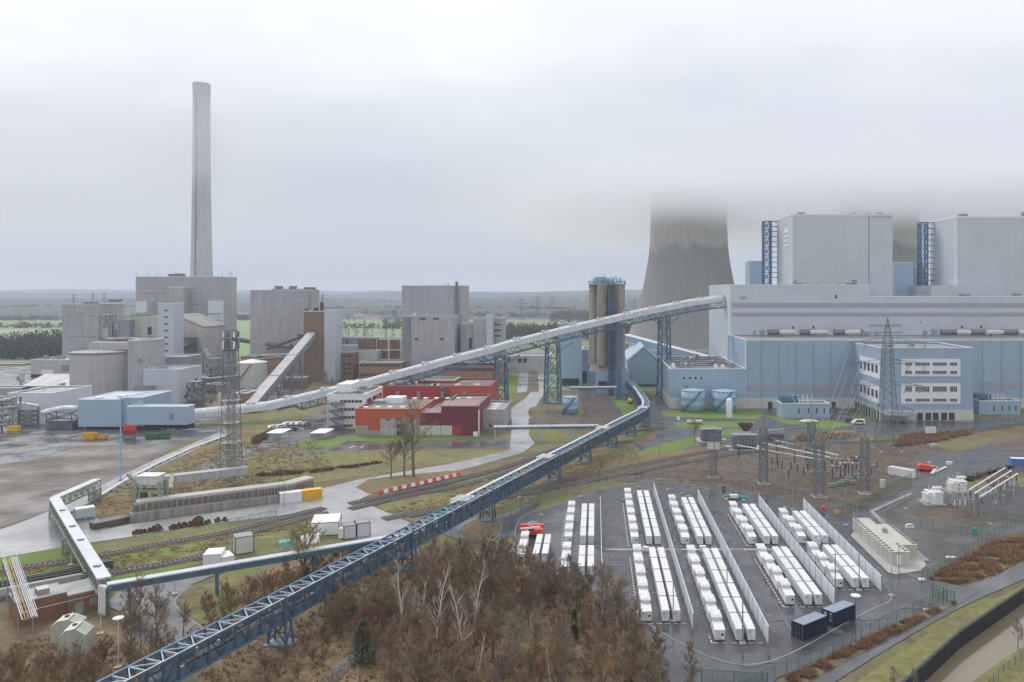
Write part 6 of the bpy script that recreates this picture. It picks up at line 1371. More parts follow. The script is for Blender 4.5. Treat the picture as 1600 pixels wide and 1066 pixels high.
def gtank(label,px0,px1,py,h,dep):
    a,b=G(px0,py+4),G(px1,py); t=thing('green_tank',label,'tank house',(a+b)/2,'pale green pitched tank houses'); u=(b-a); n2=V((-u.y,u.x,0)).normalized(); q=MB(); q.ext([a,a+u,a+u+V((0,0,h)),a+u*.66+V((0,0,h*1.28)),a+u*.3+V((0,0,h*1.28)),a+V((0,0,h))],n2*dep); q.build('body','hut_green',t); q=MB(); q.ext([a+u*.2+V((0,0,h*1.22)),a+u*.62+V((0,0,h*1.32)),a+u*.62+V((0,0,h*1.36)),a+u*.2+V((0,0,h*1.26))],n2*dep*.9); q.build('roof_lid','offwhite',t); q=MB(); c=a+u*.45+n2*dep*.5+V((0,0,h*1.3)); q.cb(c,.5,.5,.3); q.build('vent','dark',t)
gtank('pale green tank house with sloped lid, nearer of the two at the lower left',90,134,1026,3.2,3.4); gtank('pale green tank house partly behind the nearer one, by the brick wall',78,124,1003,2.7,3.)
a,b=G(14,925),G(46,1012); yr=thing('pipe_ladder','slanting rack of yellow and white pipes over the brick pump house','pipe rack',(a+b)/2); d=(b-a).normalized(); nn=V((-d.y,d.x,0)); q=MB()
for k in (0,1): q.tube(a+nn*(k*.4-.5)+V((0,0,6.2)),b+nn*(k*.4-.5)+V((0,0,4.6)),.08,n=6)
q.build('pipe','paint_ochre',yr)['kind']='stuff'; q=MB()
for k in range(3): q.tube(a+nn*(k*.25+.25)+V((0,0,6.2)),b+nn*(k*.25+.25)+V((0,0,4.6)),.1,n=6)
q.build('white_pipe','galv',yr)['kind']='stuff'; q=MB()
for i in range(12):
    c=a+(b-a)*i/11; zz=6.1-1.6*i/11; q.beam(c-nn*.9+V((0,0,zz)),c+nn*1.0+V((0,0,zz)),.12); 
    if i%3==0: q.beam(c-nn*.9,c-nn*.9+V((0,0,zz)),.16); q.beam(c+nn*1.0,c+nn*1.0+V((0,0,zz)),.16)
for s in (-.9,1.0): q.beam(a+nn*s+V((0,0,6.1)),b+nn*s+V((0,0,4.5)),.14); q.beam(a+nn*s+V((0,0,7.1)),b+nn*s+V((0,0,5.5)),.07)
q.build('frame','galv',yr)
for l,px,pt,pb,hd in (('street lamp with white head among the shrubs below the pipe bridge',185,966,1045,True),('pale concrete post beside the brick pump house',157,957,992,False),('pale concrete post before the brick pump house',113,955,990,False),('thin lamp post left of the wet lane',273,905,930,False),('thin lamp post by the track near the gallery',111,860,884,False)): mast(l,px,pt,pb,.11,'offwhite',hd,'street_lamp' if hd else 'thin_post','lamp' if hd else 'post',None)
mast('tall blue grey floodlight mast at the edge of the brown scrub',188.5,622,751,.28,'steel_sky',False,'floodlight_mast','mast',None)
mast('slim lamp mast left of the lattice mast',342,585,676,.12,'galv',False,'lamp_mast','mast',None); 
for l,px,pt,pb in (('right of the three bare trees',695,668,724),('in the grass before the orange hall, left one',562,668,738),('in the grass before the orange hall, right one',585,690,744),('beside the track near the white container',444,735,790),('beside the dark soil bed by the compound',767,778,846),('next to the barrier under the blue bridge',758,735,752),('on the curve behind the compound',812,760,778)): mast('thin lamp post '+l,px,pt,pb,.1,'galv',False,'lamp_post','lamp post','thin lamp posts')
# ---------------------------------------------------------------- pylons, portals, substation
def pylon(label,px,pb,pt,wb,wm,wt,arms,m='pylon_green',name='transmission_pylon',r=.18,grp=None,zk=.42,n1=5,n2=8):
    Y=D(pb); x=XX(px,Y); h=ZZ(pt,Y); t=thing(name,label,'pylon',(x,Y,0),grp); zm=h*zk; q=MB()
    q.lattice((x,Y),wb,wm,0,zm,n1,r,r*.55); q.lattice((x,Y),wm,wt,zm,h*.84,n2,r*.85,r*.5); q.lattice((x,Y),wt,.15,h*.84,h,3,r*.6,r*.4); q.build('mast',m,t)
    for f,L_ in arms:
        z=h*f; w=wm+(wt-wm)*max(0,(f-zk)/(1-zk)); q=MB()
        for s in (-1,1):
            e=V((x+s*L_,Y,z)); 
            for sy in (-1,1): q.beam((x+s*w/2,Y+sy*w/2,z),e,r*.6); q.beam((x+s*w/2,Y+sy*w/2,z+1.6),e,r*.5)
            k=5
            for i in range(k): u=i/k; a=V((x+s*w/2,Y,z))*(1-u)+e*u; q.beam(a,a+V((0,0,1.6*(1-u))),r*.35); q.beam(a,V((x+s*w/2,Y,z))*(1-(i+1)/k)+e*(i+1)/k+V((0,0,1.6*(1-(i+1)/k))),r*.3)
        q.build('cross_arm',m,t)
        for s in (-1,1):
            for g in (.55,.97): q=MB(); p=V((x+s*L_*g,Y,z)); q.beam(p,p+V((-1.4,-.5,-2.6)),.14); q.beam(p+V((.5,0,0)),p+V((-.9,-.5,-2.6)),.14); q.build('insulator','galv_dark',t)
    for sx in (-1,1):
        for sy in (-1,1): MB().cb((x+sx*wb/2,Y+sy*wb/2,0),1.1,1.1,.5).build('footing','slab',t)
    return t,V((x,Y,h))
py,top=pylon('tall green grey lattice pylon before the blue office block',1387,704,497,7.,4.2,2.4,((.815,13.5),(.655,13.5),(.49,12),(.31,9)))
def portal(label,px,pb,pt,w,m='galv_dark',rod=5):
    Y=D(pb); x=XX(px,Y); h=ZZ(pt,Y); t=thing('portal_mast',label,'lattice mast',(x,Y,0),'lattice portal masts of the switchyard'); q=MB(); q.lattice((x,Y),w*1.25,w,0,h-rod,max(4,int(h/1.6)),.19,.10); q.tube((x,Y,h-rod),(x,Y,h),.12,.05,6); q.build('mast',m,t); MB().cb((x,Y,0),w*1.9,w*1.9,.35).build('footing','slab',t); return V((x,Y,h-rod))
T1=portal('lattice mast behind the fourth battery row, second from left',1193,757,640,1.75); T0=portal('lattice mast carrying a pale board, leftmost of the switchyard',1114.5,747,668,1.5,rod=2)
T2=portal('lattice mast directly behind the last wall, nearest the camera',1280,777,652,2.0); T3=portal('lattice mast behind the nearest one, left of it',1268,737,618,1.9,rod=8); T4=portal('lattice mast at the right end of the switchyard beam',1351,772,672,1.7,rod=2)
c=T0-V((0,0,4.2)); q=MB(); q.box(c.x-1.9,c.x-.1,c.y-1.2,c.y-1.0,c.z,c.z+1.9); q.box(c.x+.2,c.x+1.7,c.y-1.2,c.y-1.0,c.z,c.z+1.9); one('mast_board',q,'offwhite','pale board of two plates hanging on the leftmost lattice mast','board')
def gantry(label,a,b,z0,z1,w=1.3):
    a=V((a.x,a.y,z0)); b=V((b.x,b.y,z1)); d=(b-a); n=max(3,int(d.length/1.6)); k=V((-d.y,d.x,0)).normalized()*w/2; q=MB(); prev=None
    for i in range(n+1):
        p=a+d*i/n; cur=[p-k,p+k,p-k+V((0,0,1.1)),p+k+V((0,0,1.1))]
        if prev:
            for j in range(4): q.beam(prev[j],cur[j],.14)
            q.beam(prev[0],cur[2],.08); q.beam(prev[1],cur[3],.08); q.beam(prev[0],cur[1],.08); q.beam(cur[0],cur[2],.08); q.beam(cur[1],cur[3],.08)
        prev=cur
    return one('gantry_beam',q,'galv_dark',label,'gantry beam','switchyard gantry beams')
gantry('lattice gantry beam left of the nearest lattice mast',T1,T2,12.5,12.8); gantry('lattice gantry beam right of the nearest lattice mast, rising to the end mast',T2,T4,12.9,16.4); gantry('lattice gantry beam farther back, joining two middle masts',T1+V((0,8,0)),T3,13.2,13.6)
# conductors between pylon and masts
k=0
for f,L_ in ((.78,13),(.62,13),(.46,11.5)):
    for s in (-1,-.55):
        a=V((top.x+s*L_,top.y,top.z*f)); b=V((T2.x+(-2 if s<-.9 else 1.5)+k*.8,T2.y+1,13.)); q=MB(); prev=None
        for i in range(13): u=i/12; p=a*(1-u)+b*u-V((0,0,6*u*(1-u))); prev and q.beam(prev,p,.07); prev=p
        one('conductor',q,'galv',f"thin conductor from the {['top','middle','lower'][k]} left arm of the tall pylon, {'outer' if s<-.9 else 'inner'} one",'conductor','conductors of the tall pylon')
    k+=1
# tubular bus bars and their posts
def bus(label,p,q_,z,m='white',r=.16): a=V((XX(p[0],p[1]),p[1],z)); b=V((XX(q_[0],q_[1]),q_[1],z)); q=MB(); q.tube(a,b,r,n=8); q.tube(a-(b-a).normalized()*.1,a,r*1.5,n=8); return one('bus_bar',q,m,label,'bus bar','tubular bus bars'),a,b
def insul(label,x,y,h,grp,hi=2.6,cap='paint_yellow'):
    t=thing('post_insulator',label,'insulator',(x,y,0),grp); MB().beam((x,y,0),(x,y,h-hi),.22).build('steel_post','galv',t); q=MB(); q.lathe((x,y),[(.14,h-hi)]+[(.15+.07*(i%2),h-hi+hi*(i+.5)/13) for i in range(13)]+[(.12,h)],10); q.build('porcelain','porcelain',t); MB().cb((x,y,h),.5,.5,.15).build('cap',cap,t); return t
B=[((1152,243),(1283,222)),((1190,247),(1298,225)),((1212,251),(1310,228))]
for i,(p,q_) in enumerate(B):
    o,a,b=bus(f"white bus bar across the soil ground, {['nearest','middle','farthest'][i]} of three left of the breakers",p,q_,8.2)
    for j,f in enumerate((.02,.5)): c=a+(b-a)*f; insul(f"dark post insulator under the {'left end' if j==0 else 'middle'} of the {['nearest','middle','farthest'][i]} left bus bar",c.x,c.y,8.,'post insulators of the left bus bars',3.6)
k=0
for i,(px,pb) in enumerate(((1301,762),(1313,759),(1320,756),(1326,752),(1332,757),(1345,752),(1307,750),(1338,747))):
    Y=D(pb); x=XX(px,Y); t=thing('circuit_breaker',f"dark ribbed circuit breaker with grey crosshead, {ORD[i]} of the cluster behind the fence",'breaker',(x,Y,0),'circuit breakers')
    MB().cb((x,Y,.2),2.0,1.,1.).build('drive_box','steel_green',t); MB().beam((x,Y,0),(x,Y,2.4),.3).build('steel_post','galv',t)
    q=MB(); q.lathe((x,Y),[(.16+.08*(j%2),2.4+3.4*j/15) for j in range(16)],10); q.build('porcelain','porcelain',t)
    q=MB(); 
    for s in (-1,1):
        for j in range(9): q.tube((x+s*(.2+j*.2),Y,6.),(x+s*(.4+j*.2),Y,6.05),.16+.06*(j%2),n=8)
    q.build('interrupter','porcelain' if i%2 else 'galv',t); MB().cb((x,Y,5.8),.6,.5,.6).build('crosshead','offwhite',t)
for l,px,pb in (('pale control cabinet right of the breakers',1379,763),('grey control cabinet beside the end lattice mast',1366,738)): small('control_cabinet',l,'cabinet',px,pb,1.2,.8,2.,'offwhite' if px>1370 else 'galv')
# power transformers
def trafo(label,px,py,sx,sy,h,m='white',grp='white power transformers',cons=True):
    p=G(px,py); t=thing('power_transformer',label,'transformer',p,grp); x,y=p.x,p.y; z=.4
    MB().box(x-sx/2-.5,x+sx/2+.7,y-.6,y+sy+.8,0,.35).build('plinth','slab',t); MB().box(x-sx*.3,x+sx*.5,y,y+sy,z,z+h*.62).build('tank',m,t); MB().box(x-sx*.34,x+sx*.54,y-.1,y+sy+.1,z+h*.62,z+h*.67).build('lid',m,t)
    for i in range(9): yy=y+.1+(sy-.3)*i/9; MB().box(x-sx*.5,x-sx*.31,yy,yy+sy/9*.55,z+.3,z+h*.56).build('radiator',m,t)
    q=MB(); q.tube((x-sx*.1,y+sy*.15,z+h*.9),(x+sx*.45,y+sy*.15,z+h*.9),h*.09,n=14)
    for s in (0,.35): q.beam((x-sx*.05+s*sx,y+sy*.15,z+h*.67),(x-sx*.05+s*sx,y+sy*.15,z+h*.86),.15)
    if cons: q.build('conservator',m,t)
    for i in range(3):
        q=MB(); bx_,by=x-sx*.1+i*sx*.22,y+sy*.72; q.lathe((bx_,by),[(.16+.06*(j%2),z+h*.67+h*.33*j/9) for j in range(10)],8); q.build('bushing','porcelain' if m!='white' else 'galv',t)
    q=MB(); q.lathe((x-sx*.08,y-.05),[(sx*.13,z),(sx*.13,z+h*.5),(sx*.07,z+h*.66)],12); q.build('tap_changer',m,t); return t
trafo('white power transformer nearer the pale path, lower left of the pair',1461,790,4.2,3.6,4.4); trafo('white power transformer upper right of the pair, below the tall mast',1499,772,4.2,3.6,4.4)
def bigtr(label,px,py,sx,sy,h,grp): 
    p=G(px,py); x,y=p.x,p.y; t=thing('power_transformer',label,'transformer',p,grp); MB().box(x-sx/2-1,x+sx/2+2,y-1,y+sy+1,0,.3).build('plinth','slab',t); MB().box(x-sx*.42,x+sx*.42,y+sy*.3,y+sy*.8,.5,h*.8).build('tank','galv_dark',t)
    for i in range(11): xx=x-sx/2+sx*i/11; MB().box(xx,xx+sx/11*.5,y,y+sy*.28,.8,h*.85).build('radiator','galv',t)
    q=MB(); q.box(x-sx*.5,x+sx*.5,y+sy*.05,y+sy*.6,h*.95,h*1.02); q.build('top_frame','galv',t)
    q=MB(); [q.beam((x-sx*.45+sx*.3*i,y+sy*.3,h*.8),(x-sx*.45+sx*.3*i,y+sy*.3,h*.95),.25) for i in range(4)]; q.tube((x-sx*.3,y+sy*.7,h*1.0),(x+sx*.3,y+sy*.7,h*1.0),.5,n=10); q.build('conservator','galv',t)
bigtr('grey power transformer with upright radiators on a slab, left one on the lawn edge',1112,691,8,6,4.6,'grey power transformers'); bigtr('grey power transformer with flat roof frame, right one on the lawn edge',1164,704,9,6.5,5.2,'grey power transformers')
p=G(1212,687); tw=thing('tank_trailer','grey round tank trailer parked on the asphalt behind the second lattice mast','trailer',p); MB().tube((p.x-3.2,p.y,2.6),(p.x+3,p.y,2.6),1.5,n=18).build('vessel','galv',tw); MB().box(p.x-3.4,p.x+3.4,p.y-1,p.y+1,.9,1.2).build('chassis','galv_dark',tw)
for dx in (-2.2,1.,2.2): MB().tube((p.x+dx,p.y-1.15,.5),(p.x+dx,p.y+1.15,.5),.5,n=12).build('wheel','rubber',tw)
p=G(1166,682); hp=thing('hopper','grey hopper on legs beside the white gas cylinder','hopper',p); q=MB(); q.add([(p.x-2.6,p.y,4.2),(p.x+2.6,p.y,4.2),(p.x+2.6,p.y+3,4.2),(p.x-2.6,p.y+3,4.2),(p.x-.5,p.y+1,1.3),(p.x+.5,p.y+1,1.3),(p.x+.5,p.y+2,1.3),(p.x-.5,p.y+2,1.3)],[(0,1,2,3),(1,0,4,5),(2,1,5,6),(3,2,6,7),(0,3,7,4),(7,6,5,4)]); q.ring(p.x-2.7,p.x+2.7,p.y-.1,p.y+3.1,4.2,4.8,.2); q.build('bin','rust',hp); q=MB(); [q.beam((p.x+a*2.3,p.y+b,0),(p.x+a*2.3,p.y+b,4.3),.2) for a in (-1,1) for b in (.2,2.8)]; q.build('legs','galv',hp)['kind']='stuff'
# outdoor switchgear at the right
k=0
for i in range(3):
    o,a,b=bus(f"white slanting bus bar over the right switchgear, {['nearest','middle','farthest'][i]} of three",(1532-i*9,190+i*3.2),(1590-i*10,214+i*3.4),6.2)
    for j,f in enumerate((.03,.5,.97)):
        c=a+(b-a)*f; insul(f"white post insulator under the {['lower','middle','upper'][j]} part of the {['nearest','middle','farthest'][i]} right bus bar",c.x,c.y,6.05,'post insulators of the right bus bars',1.7,'white')
WH=[('front',1500,806),('second',1516,800),('third',1532,793),('fourth',1548,787),('fifth',1562,780),('sixth',1577,774)]
for l,px,pb in WH:
    p=G(px,pb); t=thing('disconnector',f"grey disconnector bay with three white insulators, {l} of the right switchgear row",'disconnector',p,'disconnectors of the right switchgear'); q=MB()
    for s in (-1.3,1.3): q.beam(p+V((s,0,0)),p+V((s,0,2.5)),.2)
    q.beam(p+V((-1.6,0,2.5)),p+V((1.6,0,2.5)),.25); q.beam(p+V((-1.6,1.6,2.5)),p+V((1.6,1.6,2.5)),.25); q.beam(p+V((-1.3,0,2.5)),p+V((-1.3,1.6,2.5)),.2); q.beam(p+V((1.3,0,2.5)),p+V((1.3,1.6,2.5)),.2); q.build('frame','galv',t)
    for s in (-1.3,0,1.3): MB().lathe((p.x+s,p.y),[(.1+.05*(j%2),2.6+1.3*j/9) for j in range(10)],8).build('insulator','white',t); MB().lathe((p.x+s,p.y+1.6),[(.1+.05*(j%2),2.6+1.3*j/9) for j in range(10)],8).build('insulator','clad_grey',t); MB().beam((p.x+s,p.y,3.95),(p.x+s,p.y+1.6,3.95),.09).build('contact_arm','galv',t)
for i,(px,pb) in enumerate(((1470,770),(1482,764),(1520,788),(1540,808),(1556,800),(1572,795),(1588,790),(1508,780),(1526,776),(1586,768),(1560,770))):
    p=G(px,pb); t=thing('surge_arrester',f"small grey arrester post in the right switchgear, {ORD[i]} from its left",'arrester',p,'arrester posts of the right switchgear'); MB().beam(p,p+V((0,0,2.)),.18).build('steel_post','galv',t); MB().lathe((p.x,p.y),[(.13+.06*(j%2),2.+1.5*j/9) for j in range(10)],8).build('insulator',['clad_grey','white','steel_green'][i%3],t); MB().cb(p+V((0,0,3.5)),.5,.5,.1).build('ring','galv',t)
for i,(px,pb,h) in enumerate(((1478,782,4.2),(1490,790,3.6),(1505,800,4.4),(1522,812,4.8),(1498,786,5.),(1536,800,4.6),(1552,808,3.6),(1568,800,4.2),(1584,796,4.8),(1596,788,4.6),(1514,792,3.8),(1546,794,5.2))):
    p=G(px,pb); t=thing('voltage_transformer',f"slender grey voltage transformer on a post, {ORD[i]} listed from the white transformers across the right switchgear",'transformer post',p,'voltage transformers'); t['label']=['slender white post beside the lower white transformer','short white post before the lower white transformer','white post left of the lowest bus bar end','tall white post under the lowest bus bar end','tall white post between the two white transformers','white post right of the bus bar ends','short white post in the front row, right part','white post behind the front disconnector row','tall white post at the fence end','white post nearest the right photo edge','short white post beside the transformer plinth','tallest white post under the middle of the bus bars'][i]+' in the switchgear'
    MB().beam(p,p+V((0,0,h*.5)),.2).build('steel_post','galv',t); q=MB(); q.lathe((p.x,p.y),[(.13+.07*(j%2),h*(.5+.42*j/11)) for j in range(12)],8); q.build('insulator','clad_grey',t); q=MB(); q.lathe((p.x,p.y),[(.12,h*.92),(.3,h*.94),(.3,h),(.05,h*1.04)],8); q.build('head','galv',t)
for i,(a,b) in enumerate((((1470,790,4.),(1530,812,4.6)),((1476,784,4.),(1546,794,5.)),((1490,774,4.),(1560,790,4.2)),((1505,770,4.4),(1575,780,4.4)),((1498,800,4.),(1560,806,3.4)))):
    A,B=G(*a[:2])+V((0,0,a[2])),G(*b[:2])+V((0,0,b[2])); q=MB(); prev=None
    for s in range(9): u=s/8; p=A*(1-u)+B*u-V((0,0,1.6*u*(1-u))); prev and q.beam(prev,p,.07); prev=p
    one('conductor',q,'galv','thin sagging conductor over the right switchgear, '+['lowest','second from below','middle','topmost','rightmost front'][i]+' one','conductor','conductors of the right switchgear')
gantry('low steel gantry behind the right switchgear bus bars',G(1535,778),G(1596,758),4.2,4.2,.8); gantry('low steel gantry in front of the right switchgear bus bars',G(1520,812),G(1600,786),3.4,3.4,.8)
p=G(1580,768); t=thing('red_stack','stack of faded red crates behind the right switchgear','crates',p); q=MB(); [q.box(p.x-3+i*1.55,p.x-1.6+i*1.55,p.y+6,p.y+7.5,.1+j*1.25,1.25+j*1.25) for i in range(4) for j in range(2)]; q.build('crates','red_faded',t)['kind']='stuff'
bt=None
for i in range(13):
    px=1512+i*6.4; c=G(px,752-i*1.6+R.uniform(-1.5,1.5)); lab=f"rusty round barrel lying behind the right switchgear, {['1st','2nd','3rd','4th','5th','6th','7th','8th','9th','10th','11th','12th','13th'][i]} from left"
    if bt is None:
        bt=thing('barrel',lab,'barrel',c,'rusty barrels'); MB().tube(c+V((0,-.9,.8)),c+V((0,.9,.8)),.8,n=14).build('drum','rust',bt)
        for s in (-.9,.8): MB().tube(c+V((0,s,.8)),c+V((0,s+.1,.8)),.86,n=14).build('rim','dark',bt)
        proto(bt)
    else: dup(bt,c,lab,R.uniform(0,3),R.uniform(.7,1.2))
p=G(1449,737); t=thing('red_truck','red vehicle with a pale tarpaulin on the soil beside the road','truck',p); q=MB(); q.ext([p+V(v) for v in ((-2.6,0,.6),(2.6,0,.4),(2.8,0,1.2),(1.2,0,1.6),(-1.8,0,2.2),(-2.7,0,1.7))],(.3,2.2,0)); q.build('body','paint_signal',t); q=MB(); q.box(p.x+1.3,p.x+2.8,p.y+.1,p.y+2.2,1.0,1.5); q.build('tarpaulin','leaf_straw',t)
for dx in (-1.7,1.7): MB().tube((p.x+dx,p.y-.1,.45),(p.x+dx,p.y+2.4,.45),.45,n=12).build('wheel','rubber',t)
q=MB(); q.beam(G(1456,742)+V((0,0,.3)),G(1463,735)+V((0,0,1.)),.9,.25); q.beam(G(1460,740)+V((0,0,.3)),G(1478,732)+V((0,0,.5)),.8,.25); one('white_debris',q,'offwhite','pair of white boards lying crosswise beside the red vehicle','boards')
small('loose_block','small white block on the soil by the road','block',1483,726,1.6,1.,.7,'white'); small('loose_block','small dark rimmed white block left of it on the soil','block',1452,724.5,.8,.6,.4,'offwhite')
p=G(1459,736+0)+V((0,0,0)); p=G(1454.,683.5); t=thing('info_board','white panelled board on two legs by the track','board',p); MB().box(p.x-2.,p.x+2.,p.y-.1,p.y+.1,1.6,4.).build('panel','white',t); q=MB(); [q.box(p.x-2+i*1.33-.04,p.x-2+i*1.33+.04,p.y-.13,p.y-.1,1.6,4.) for i in range(4)]; [q.box(p.x-1.94,p.x+1.94,p.y-.125,p.y-.1,1.6+i*.8,1.66+i*.8) for i in range(3)]; q.build('grid_lines','clad_grey',t)['kind']='stuff'; [MB().beam((p.x+s,p.y,0),(p.x+s,p.y,1.7),.2).build('leg','galv',t) for s in (-1.3,1.3)]
p=G(1460,700); q=MB(); q.lathe((p.x,p.y),[(1.6,0),(1.5,.9),(1.,1.5),(.3,1.7)],14); one('green_mound','' or q,'steel_green','pale green covered heap beside the side road','cover')
p=G(1264,660); t=thing('covered_boat','white tarpaulin covered boat shape on the lawn before the transformer house','cover',p); q=MB(); q.lathe((0,0),[(.3,1.2),(.6,1.1),(1,.5),(.9,.1)],20); q.v=[(p.x+a*4.2,p.y+b*2,c) for a,b,c in q.v]; q.build('cover','offwhite',t); q=MB(); q.box(p.x-3,p.x+3,p.y-.4,p.y+.4,0,.2); q.build('keel','galv_dark',t)
p=G(1085,662.5); t=thing('covered_boat','long pinkish white covered tube lying on the lawn behind the small tree','cover',p); q=MB(); q.tube(p+V((-3.1,0,.9)),p+V((3.1,0,.9)),.85,n=14); q.build('cover','offwhite',t); q=MB(); [q.box(p.x+s-.2,p.x+s+.2,p.y-.8,p.y+.8,0,.3) for s in (-2,2)]; q.build('cradle','galv',t)
q=MB(); p=G(1060,659); q.box(p.x-.7,p.x+.7,p.y,p.y+.25,.6,2.2); q.beam(p+V((0,.12,0)),p+V((0,.12,.7)),.15); one('white_sign','' or q,'white','small white sign panel on the lawn edge by the road','sign')
p=G(985,631); t=thing('yellow_mixer','yellow round machine on the grass inside the bend of the belt bridge','machine',p); q=MB(); q.lathe((p.x,p.y),[(.4,.4),(1.3,1.),(1.4,1.8),(.7,2.6)],14); q.build('drum','paint_yellow',t); q=MB(); q.box(p.x-1.5,p.x+1.5,p.y-1,p.y+1,.0,.5); q.build('frame','dark',t)
# canal walls
left=[G(*p) for p in ((1380,1095),(1407,1073),(1500,989),(1600,921),(1720,852))]; q=MB()
for a,b in zip(left,left[1:]):
    d=(b-a).normalized(); k=V((-d.y,d.x,0)); q.hexa([a+V((0,0,-2.6)),b+V((0,0,-2.6)),b+k*.4+V((0,0,-2.6)),a+k*.4+V((0,0,-2.6)),a+V((0,0,.15)),b+V((0,0,.15)),b+k*.4+V((0,0,.15)),a+k*.4+V((0,0,.15))])
cw=thing('canal_wall','dark sheet pile wall along the near side of the muddy canal','wall',left[2]); q.build('wall','dark',cw)
q=MB(); n=0
for a,b in zip(left,left[1:]):
    d=(b-a).normalized(); k=V((-d.y,d.x,0)); L_=(b-a).length; m=int(L_/.8)
    for i in range(m): p=a+d*(i*.8); q.hexa([p-k*.12+V((0,0,-2.5)),p+d*.35-k*.12+V((0,0,-2.5)),p+d*.35+V((0,0,-2.5)),p+V((0,0,-2.5)),p-k*.12+V((0,0,.05)),p+d*.35-k*.12+V((0,0,.05)),p+d*.35+V((0,0,.05)),p+V((0,0,.05))])
q.build('sheet_pile','dark',cw)['kind']='stuff'
rb=[G(*p) for p in ((1490,1095),(1520,1066),(1570,1030),(1640,985),(1720,958))]; vs=[]
for p in rb: vs+=[p+V((0,0,.06)),p+V((-2.6,.8,-2.6))]
q=MB(); q.add(vs,[(2*i,2*i+1,2*i+3,2*i+2) for i in range(4)]); struct(q.build('bank','grass_olive',loc=(0,0,0)))

# telecom mast at the left
Y=D(753); x=XX(361,Y); tm=thing('telecom_mast','tall blue grey lattice mast with antenna basket on top, on the dry slope','lattice mast',(x,Y,0)); zt=ZZ(548,Y); q=MB(); q.lattice((x,Y),4.6,3.0,0,zt,15,.17,.08); q.build('mast','galv_dark',tm)
q=MB(); q.lattice((x,Y),1.5,1.5,0,zt,15,.12,.07); [q.beam((x-.7,Y,zt*i/40),(x+.7,Y,zt*i/40),.07) for i in range(1,40)]; q.build('ladder_shaft','galv',tm)
q=MB(); q.lathe((x,Y),[(1.9,zt),(2.1,zt+.3),(1.9,zt+.3)],12); q.lathe((x,Y),[(1.6,zt+3.4),(2.2,zt+3.5),(2.2,zt+3.7),(1.6,zt+3.7)],12); q.lattice((x,Y),2.4,2.4,zt,zt+6.,3,.2,.12); rail_fence(q,[(x+2*math.cos(a*.7),Y+2*math.sin(a*.7),zt+.3) for a in range(10)],1.1,.08); q.build('basket','galv_dark',tm)
for a in range(8):
    for zz in (.6,4.0): px_,py_=x+2.2*math.cos(a*.785),Y+2.2*math.sin(a*.785); MB().box(px_-.2,px_+.2,py_-.15,py_+.15,zt+zz,zt+zz+(2.2 if zz<1 else 1.5)).build('antenna','white' if a%3 else 'steel_blue',tm)
for zz,s in ((.45,1),(.62,-1),(.3,-1)): MB().box(x-2.2,x+2.2,Y-2.3,Y+2.3,zt*zz,zt*zz+.12).build('platform','galv',tm)
for dx in (-2.3,2.3):
    for dy in (-2.3,2.3): MB().cb((x+dx,Y+dy,0),1,1,.5).build('footing','slab',tm)

# smaller posts, cables and one more beam of the left switchyard
for px,pb in ((1206,735),(1222,748),(1236,742),(1246,752),(1256,760),(1232,756),(1215,741),(1290,748),(1300,742),(1322,746),(1335,739),(1362,752),(1370,744),(1262,748)):
    p=G(px,pb); insul('small dark insulator post standing on the brown switchyard ground',p.x,p.y,R.uniform(4.,5.6),'small insulator posts of the switchyard',2.4,'galv')
gantry('lattice gantry beam joining the two left masts of the switchyard',T0,T1,11.,12.)
for i,(a,b) in enumerate(((T1,T2),(T3,T4),(T1,T3),(T0,T1))):
    for s_ in (0,1):
        A,B_=V((a.x+s_*.8,a.y,11.5-s_*1.5)),V((b.x+s_*.8,b.y,12-s_*1.5)); q=MB(); prev=None
        for t in range(11): u=t/10; p=A*(1-u)+B_*u-V((0,0,7*u*(1-u))); prev and q.beam(prev,p,.06); prev=p
        one('conductor',q,'galv_dark','thin sagging cable between '+['the second and the nearest lattice mast','the far middle mast and the right end mast','the second mast and the far middle mast','the two left lattice masts'][i]+(', lower one' if s_ else ', upper one'),'conductor','cables of the left switchyard')
